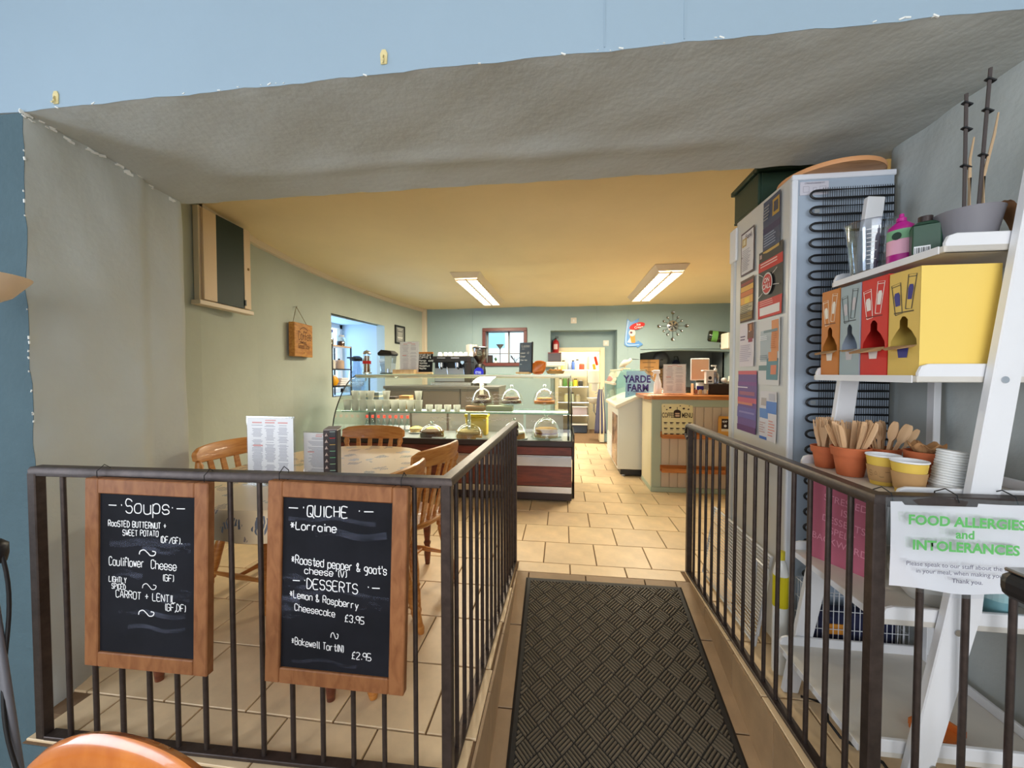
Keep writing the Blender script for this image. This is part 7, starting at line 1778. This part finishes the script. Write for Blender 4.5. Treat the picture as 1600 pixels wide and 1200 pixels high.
def cutlery_pot(plabel, x, y, s_, pieces, seed):
    g = bpy.data.objects.new('terracotta_pot', pot_me); col.objects.link(g); g.location = (x, y, Z3 + .0005); g.scale = (s_, s_, s_)
    tag(g, plabel, 'pot', 'terracotta cutlery pots')
    rr = random.Random(seed); seen = {}
    for i, (me, a, lean_, r) in enumerate(pieces):
        nm = me.name
        o = bpy.data.objects.new(nm, me); col.objects.link(o)
        o.location = (x + r * .6 * math.cos(a) * s_, y + r * .6 * math.sin(a) * s_, Z3 + .012 + rr.uniform(0, .012))
        o.rotation_euler = (-lean_ * math.sin(a) + rr.uniform(-.06, .06), lean_ * math.cos(a) + rr.uniform(-.06, .06), rr.uniform(-.5, .5))
        k = seen.get(nm, 0); seen[nm] = k + 1
        tag(o, 'pale %s standing among others in the %s' % (nm.replace('_', ' '), plabel.split(',')[0].replace('terracotta pot of ', 'pot of ')), 'cutlery', 'in the ' + plabel.split(',')[0])
rr = random.Random(21)
cutlery_pot('terracotta pot of wooden forks, farthest on the third tier', .95, 1.55, .86, [(FK, rr.uniform(0, 6.28), rr.uniform(.05, .22), rr.uniform(.005, .028)) for k in range(16)], 1)
cutlery_pot('terracotta pot of wooden knives and forks, nearest the railing', .957, 1.435, 1.06, [(KN if k > 4 else FK, rr.uniform(0, 6.28), rr.uniform(.12, .38), rr.uniform(.008, .03)) for k in range(22)], 2)
cutlery_pot('terracotta pot of wooden spoons, behind the paper cups', 1.075, 1.47, .98, [(SP, rr.uniform(-1.6, 2.2), rr.uniform(.2, .5), rr.uniform(.008, .03)) for k in range(18)], 3)
M_cupy = mat('yellow_ripple_cup', (226, 188, 78), .6); M_sleeve = mat('kraft_sleeve', (184, 142, 92), .8, var=(14, .05))
def ripple_cup(label, x, y, rz, txt=None):
    g = thing('paper_cup', label, 'cup', (x, y, Z3 + .0005), rz, 'ripple cups on the third tier')
    P = [(0, .003), (.028, .003), (.029, 0)]
    for k in range(22): P.append((.029 + .011 * k / 21 + (.0006 if k % 2 else 0), .004 + .084 * k / 21))
    b = MB(); b.lathe(P, n=28); cb = obj('cup_body', b, M_cupy, parent=g, smooth=60)
    b = MB(); b.lathe([(.0405, .087), (.0425, .089), (.042, .092), (.040, .091), (.030, .012), (0, .012)], n=28); obj('white_rim_lining', b, M_paper, parent=g, smooth=50)
    b = MB(); b.lathe([(.0322, .012), (.0325, .0118), (.0392, .060), (.0388, .0602)], n=28); sl_ = obj('cardboard_sleeve', b, M_sleeve, parent=g, smooth=50)
    if txt:
        b = MB(); k = .0026; cx = 0
        tw = sum(5.2 for _ in txt) * k
        for ch in txt:
            for st in GL[ch].split('/'):
                pts = [((int(q[0]) + cx) * k, (int(q[1]) - 2) * k) for q in st.split()]
                pts = smooth2(pts, 2)
                vs = []
                for px, pz in pts:
                    zz = .028 + pz; r = .0345 + (zz - .03) * .14 + .0012; a = -PI / 2 + (px - tw / 2) / r
                    for d in (-.0006, .0006): vs.append((r * math.cos(a), r * math.sin(a), zz + d))
                b.add(vs, [(2 * i, 2 * i + 2, 2 * i + 3, 2 * i + 1) for i in range(len(pts) - 1)])
            cx += 5.2
        obj('pen_lettering', b, flat((96, 72, 48)), parent=sl_)
    return g
ripple_cup('yellow ripple paper cup with SALT written on its kraft sleeve', .978, 1.33, R(-48), 'SALT')
ripple_cup('yellow ripple paper cup with a plain kraft sleeve nearest the railing corner', .985, 1.247, R(-20))
g = bpy.data.objects.new('terracotta_pot', pot_me); col.objects.link(g); g.location = (1.10, 1.335, Z3 + .0005); g.scale = (1.0, 1.0, 1.15); tag(g, 'terracotta pot stuffed with brown napkins beside the stacked lids', 'pot', 'terracotta cutlery pots')
g = thing('napkin_bundle', 'crumpled brown paper napkins stuffed in the terracotta pot', 'napkins', (1.10, 1.335, Z3 + .085)); rr = random.Random(31)
for k in range(5):
    a = k * 1.25; b = MB()
    b.grid(lambda u, v: ((.012 + .03 * u) * math.cos(a + v * 1.4) , (.012 + .03 * u) * math.sin(a + v * 1.4), .004 + .035 * u + .008 * math.sin(v * 9 + u * 5 + k)), 6, 8); obj('napkin', b, mat('brown_napkin', (190, 140, 92), .85), parent=g, smooth=60, solid=.0012)
g = thing('lid_stack', 'leaning stack of white paper cup lids at the near end of the third tier', 'lids', (1.072, 1.24, Z3 + .0005), rot=(0, R(7), 0), group=None)
lid = MB(); lid.lathe([(0, 0), (.036, 0), (.0385, .002), (.0385, .006), (.036, .0075), (.031, .0078), (0, .006)], n=24); lid_me = lid.mesh('paper_lid', [mat('white_paper_lid', (226, 226, 224), .6)]); lid_me.shade_smooth(); lid_me.set_sharp_from_angle(angle=R(40))
rr = random.Random(3)
for k in range(17):
    o = bpy.data.objects.new('paper_lid', lid_me); col.objects.link(o); o.parent = g; o.location = (rr.uniform(-.0015, .0015), rr.uniform(-.0015, .0015), .002 + k * .0072); o.scale = (1 - .012 * k, 1 - .012 * k, 1)
# ---- second tier: pink canvas, bowls, bottle
Z2 = .5755
g = thing('pink_canvas', 'pink canvas reading STRESSED IS DESSERTS SPELT BACKWARDS on the second tier', 'picture', (.905, 1.572, Z2), rot=(0, R(4), R(-62)))
M_pink = mat('raspberry_canvas', (182, 96, 116), .75, var=(20, .05))
b = MB(); b.box(0, .215, 0, .018, 0, .30); bd = obj('canvas_face', b, M_pink, parent=g, bevel=.001)
b = MB(); b.box(-.001, .217, .003, .022, -.0, .301); obj('canvas_edge', b, M_white, parent=g)
for tx, z in (('STRESSED', .235), ('IS', .198), ('DESSERTS', .160), ('SPELT', .122), ('BACKWARDS', .084)):
    btext('lettering', tx, .034, flat((222, 150, 168)), bd, (.108, -.0006, z), (1, 0, 0), (0, 0, 1), sx=.9)
btext('lettering', '*', .05, flat((222, 150, 168)), bd, (.108, -.0006, .275), (1, 0, 0), (0, 0, 1))
bowl = MB(); bowl.lathe([(0, .004), (.05, .002), (.055, 0), (.058, .004), (.088, .045), (.095, .062), (.097, .068), (.092, .068), (.082, .045), (.05, .010), (0, .010)], n=30); bowl_me = bowl.mesh('bowl_body', [mat('white_stoneware', (206, 204, 198), .35)]); bowl_me.shade_smooth(); bowl_me.set_sharp_from_angle(angle=R(50))
for k in range(3):
    o = bpy.data.objects.new('serving_bowl', bowl_me); col.objects.link(o); o.location = (1.095, 1.298, Z2 + .0005 + k * .042); o.scale = (1 - .06 * k, 1 - .06 * k, 1)
    tag(o, 'white stoneware bowl, %s of the stack on the second tier' % ['lowest', 'middle', 'topmost'][k], 'bowl', 'stacked bowls on the second tier')
g, body = pump_bottle('blue_bottle', 'pale teal plastic bottle at the near right end of the second tier', (1.2, 1.235, Z2 + .0005), 0, .032, .032, .165, mat('teal_plastic', (110, 156, 164), .35), M_white, [])
b = MB(); b.lathe([(.0325, .05), (.0325, .09)], n=20); obj('paper_label', b, flat((150, 186, 190)), parent=body)
g = thing('dark_green_tin', 'dark green tin behind the stacked bowls on the second tier', 'tin', (1.25, 1.50, Z2 + .0005))
b = MB(); b.lathe([(0, 0), (.06, 0), (.06, .19)], n=22); obj('tin_body', b, mat('bottle_green_tin', (38, 66, 50), .4), parent=g, smooth=40)
b = MB(); b.lathe([(.062, .185), (.062, .205), (0, .207)], n=22); b.lathe([(.062, .185), (0, .185)], n=22); obj('tin_lid', b, M_dark, parent=g, smooth=40)
# ---- bottom tier board and cable on the floor
g = thing('orange_tray', 'orange folded tray lying on the bottom tier of the ladder shelf', 'tray', (1.085, 1.245, .2005), R(24))
b = MB(); b.box(-.05, .05, -.03, .05, 0, .012); obj('tray_floor', b, mat('orange_card', (200, 106, 40), .6), parent=g, bevel=.003)
for q in ((-.05, .05, .04, .05), (-.05, -.04, -.03, .04), (.04, .05, -.03, .04)): b = MB(); b.box(q[0], q[1], q[2], q[3], .012, .03); obj('tray_rim', b, mat('orange_card', (200, 106, 40)), parent=g)
b = MB(); b.tube([(.915 + .01 * k + .035 * math.sin(k * 1.1), 1.60 - .035 * k, .006 + .05 * max(0, math.sin(k * .55)) ** 2 * (k < 7)) for k in range(15)], .005, 7)
o = obj('power_cable', b, M_cable, smooth=60); tag(o, 'black power cable looping on the tiles under the ladder shelf', 'cable')
# ---- white wire crate and dish rack beside the fridge
def wire_grid(b, o, u, v, nu, nv, r=.0016):
    o, u, v = Vector(o), Vector(u), Vector(v)
    for i in range(nu + 1): b.cyl(o + u * (i / nu), o + u * (i / nu) + v, r, n=4, caps=False)
    for j in range(nv + 1): b.cyl(o + v * (j / nv), o + v * (j / nv) + u, r, n=4, caps=False)
g = thing('wire_crate', 'white wire crate of navy bags on the floor behind the ladder shelf', 'crate', (1.15, 1.712, 0))
M_wire = mat('white_coated_wire', (214, 216, 220), .4)
for nm, o_, u_, v_, nu, nv in (('wire_panel', (-.17, -.06, .03), (.34, 0, 0), (0, 0, .36), 18, 5), ('wire_panel', (-.17, .055, .03), (.34, 0, 0), (0, 0, .36), 18, 5), ('wire_panel', (-.17, -.06, .03), (0, .115, 0), (0, 0, .36), 6, 5), ('wire_panel', (.17, -.06, .03), (0, .115, 0), (0, 0, .36), 6, 5)):
    b = MB(); wire_grid(b, o_, u_, v_, nu, nv); obj(nm, b, M_wire, parent=g)
for x in (-.165, .165): b = MB(); b.box(x - .01, x + .01, -.06, .055, 0, .03); obj('crate_foot', b, M_wire, parent=g)
b = MB(); b.box(-.15, .15, -.045, .04, .03, .30); obj('navy_bag', b, mat('navy_cloth_bag', (34, 38, 70), .9, bump=(15, .8, .04)), parent=g, bevel=.03, seg=3)
b = MB(); b.box(-.12, -.05, -.049, -.045, .22, .26); obj('orange_tag', b, flat((222, 150, 60)), parent=g)
g = thing('wire_dish_rack', 'white wire shelf panels leaning against the fridge side', 'rack', (.865, 2.16, 0), rot=(0, R(9), 0))
b = MB(); wire_grid(b, (0, -.30, .02), (0, .66, -.0), (0, 0, .41), 1, 26, .003); fr_ = obj('wire_shelf', b, M_wire, parent=g)
b = MB(); b.tube([(0, -.30, .02), (0, -.30, .43), (0, .36, .43), (0, .36, .02)], .0065, 6, closed=True); obj('rim_wire', b, M_wire, parent=g)
b = MB(); b.tube([(-.03, -.36, .10), (-.03, -.36, .36), (-.03, -.34, .385), (-.03, -.24, .385)], .006, 6); b.tube([(-.03, -.24, .385), (-.03, -.30, .10)], .006, 6); obj('wire_handle', b, M_wire, parent=g)
g = thing('yellow_bottle', 'yellow striped cleaning bottle beside the fridge below the shelf', 'bottle', (.905, 1.735, 0))
b = MB(); b.lathe([(0, 0), (.026, 0), (.028, .01), (.028, .42), (.02, .46), (.012, .48)], n=16); bd = obj('bottle_body', b, M_porc, parent=g, smooth=50)
b = MB(); b.lathe([(.0286, .28), (.0286, .41), (.027, .41)], n=16); obj('yellow_label', b, flat((214, 200, 30)), parent=bd)
b = MB(); b.lathe([(.014, .475), (.014, .51), (0, .51)], n=12); obj('cap', b, flat((230, 214, 60)), parent=g)
# ================================================================ NEAR THE VIEWER
# hooks on the beam face
for lab, x, z in (('yellowed plastic hook stuck on the beam face, left one', -1.762, 2.212), ('yellowed plastic hook stuck on the beam face, right one', -.553, 2.228)):
    g = thing('adhesive_hook', lab, 'hook', (x, WF0 - .001, z)); M_hk = mat('yellowed_plastic', (222, 206, 150), .5)
    b = MB(); b.prism([(-.010, -.02), (.010, -.02), (.012, .012), (.006, .024), (-.006, .024), (-.012, .012)], (0, 0, 0), (1, 0, 0), (0, 0, 1), .004); obj('hook_plate', b, M_hk, parent=g, bevel=.001)
    b = MB(); b.tube([(0, -.004, .004), (0, -.008, -.008), (0, -.010, -.018), (0, -.015, -.021)], .0032, 6); obj('hook_tip', b, M_hk, parent=g, smooth=60)
# curved back of a wooden chair in front of the railing
M_or = mat('orange_lacquered_wood', (214, 126, 50), .22, wood=((5, 2, 2), (192, 104, 36)), coat=.5)
t = thing('near_wooden_chair', 'orange lacquered wooden chair back at the bottom left in front of the railing', 'chair', (-.735, .555, ZL), R(-8))
def topr(u): return Vector((.275 * u, .03 * (1 - u * u), 0))
b = MB(); vs = []; fs = []; m = 22
SEC = [(-.012, 0), (-.016, .06), (-.010, .092), (.0, .1), (.012, .094), (.018, .06), (.014, 0), (0, -.006)]
ZH = .86
for i in range(m + 1):
    u = -1 + 2 * i / m; p = topr(u); crown = .055 * (1 - abs(u) ** 2.4)
    for a, c in SEC: vs.append(p + Vector((0, a, ZH - .06 + c * (.55 + .45 * (1 - abs(u) ** 6)) + crown)))
n8 = len(SEC)
for i in range(m):
    for k in range(n8): a, c = i * n8 + k, i * n8 + (k + 1) % n8; fs.append((a, a + n8, c + n8, c))
fs += [tuple(range(n8)), tuple(range(len(vs) - 1, len(vs) - n8 - 1, -1))]
b.add(vs, fs); obj('top_rail', b, M_or, parent=t, smooth=60)
for sx in (-1, 1):
    b = MB(); b.tube([(sx * .20, -.03, .45), (sx * .205, -.01, .65), (sx * .20, .01, ZH - .04)], .017, 10); obj('back_post', b, M_or, parent=t, smooth=60)
    for yy in (-.02, -.40): b = MB(); b.cyl((sx * .19, yy, .44), (sx * .205, yy + (.03 if yy > -.1 else -.02), 0), .019, .014, n=10); obj('leg', b, M_or, parent=t, smooth=60)
for k in range(5):
    x = -.13 + .065 * k; b = MB(); b.tube([(x, -.03, .45), (x, .01, .62), (x, .022, ZH - .03)], .008, 8); obj('spindle', b, M_or, parent=t, smooth=60)
b = MB(); b.prism([(-.21, -.42), (.21, -.42), (.225, -.2), (.20, -.01), (-.20, -.01), (-.225, -.2)], (0, 0, .43), (1, 0, 0), (0, 1, 0), .03); obj('seat', b, M_or, parent=t, bevel=.01, seg=2)
# uplighter floor lamp at the left edge
t = thing('floor_lamp', 'grey floor lamp with a cream bowl shade at the left picture edge', 'lamp', (-1.485, .90, ZL))
M_pole = mat('grey_lamp_metal', (128, 130, 138), .4, metal=.4)
b = MB(); b.lathe([(0, 0), (.13, 0), (.135, .01), (.12, .022), (.02, .03), (0, .03)], n=30); obj('base', b, M_pole, parent=t, smooth=40)
b = MB(); b.cyl((0, 0, .02), (-.285, .02, 1.815), .011, n=12); obj('pole', b, M_pole, parent=t, smooth=40)
b = MB(); b.lathe([(.02, 0), (.06, .012), (.12, .05), (.158, .10), (.162, .108), (.155, .104), (.118, .056), (.0, .02)], (-.29, .02, 1.795), n=36); obj('bowl_shade', b, mat('cream_shade', (232, 206, 176), .55), parent=t, smooth=60)
b = MB(); b.lathe([(0, 0), (.03, .0), (.034, .02), (.034, .05), (.02, .065), (0, .066)], (-.155, .013, 1.06), n=16); obj('switch_knob', b, M_black, parent=t, smooth=50)
cp = []
for k in range(34):
    f = k / 33; a = f * 9; cp.append((-.15 * (1 - f) + .018 * math.cos(a), .013 * (1 - f) + .018 * math.sin(a), 1.10 * (1 - f) + .03))
b = MB(); b.tube(cp, .005, 7); obj('flex_cable', b, M_cable, parent=t, smooth=60)
# dark napkin-ring / phone clamp at right edge: back corner of a black chair
t = thing('padded_chair', 'black padded chair back corner with a lit top strip at the right picture edge', 'chair', (.622, .62, ZL), R(4))
b = MB(); b.box(-.003, .36, -.03, .02, 1.292, 1.330); obj('back_pad', b, M_black, parent=t, bevel=.014, seg=3)
b = MB(); b.box(.002, .35, -.024, .014, 1.3295, 1.335); obj('lit_top_strip', b, M_chrome, parent=t, bevel=.002)  # lit top surface put in as a bright metal strip
for x in (.06, .30):
    b = MB(); b.cyl((x, 0, 1.30), (x, -.02, 0), .014, n=10); obj('back_leg', b, M_chrome, parent=t, smooth=40)
    b = MB(); b.cyl((x, -.38, .70), (x, -.38, 0), .014, n=10); obj('front_leg', b, M_chrome, parent=t, smooth=40)
b = MB(); b.box(.01, .35, -.40, .0, .68, .74); obj('seat', b, M_black, parent=t, bevel=.015, seg=2)
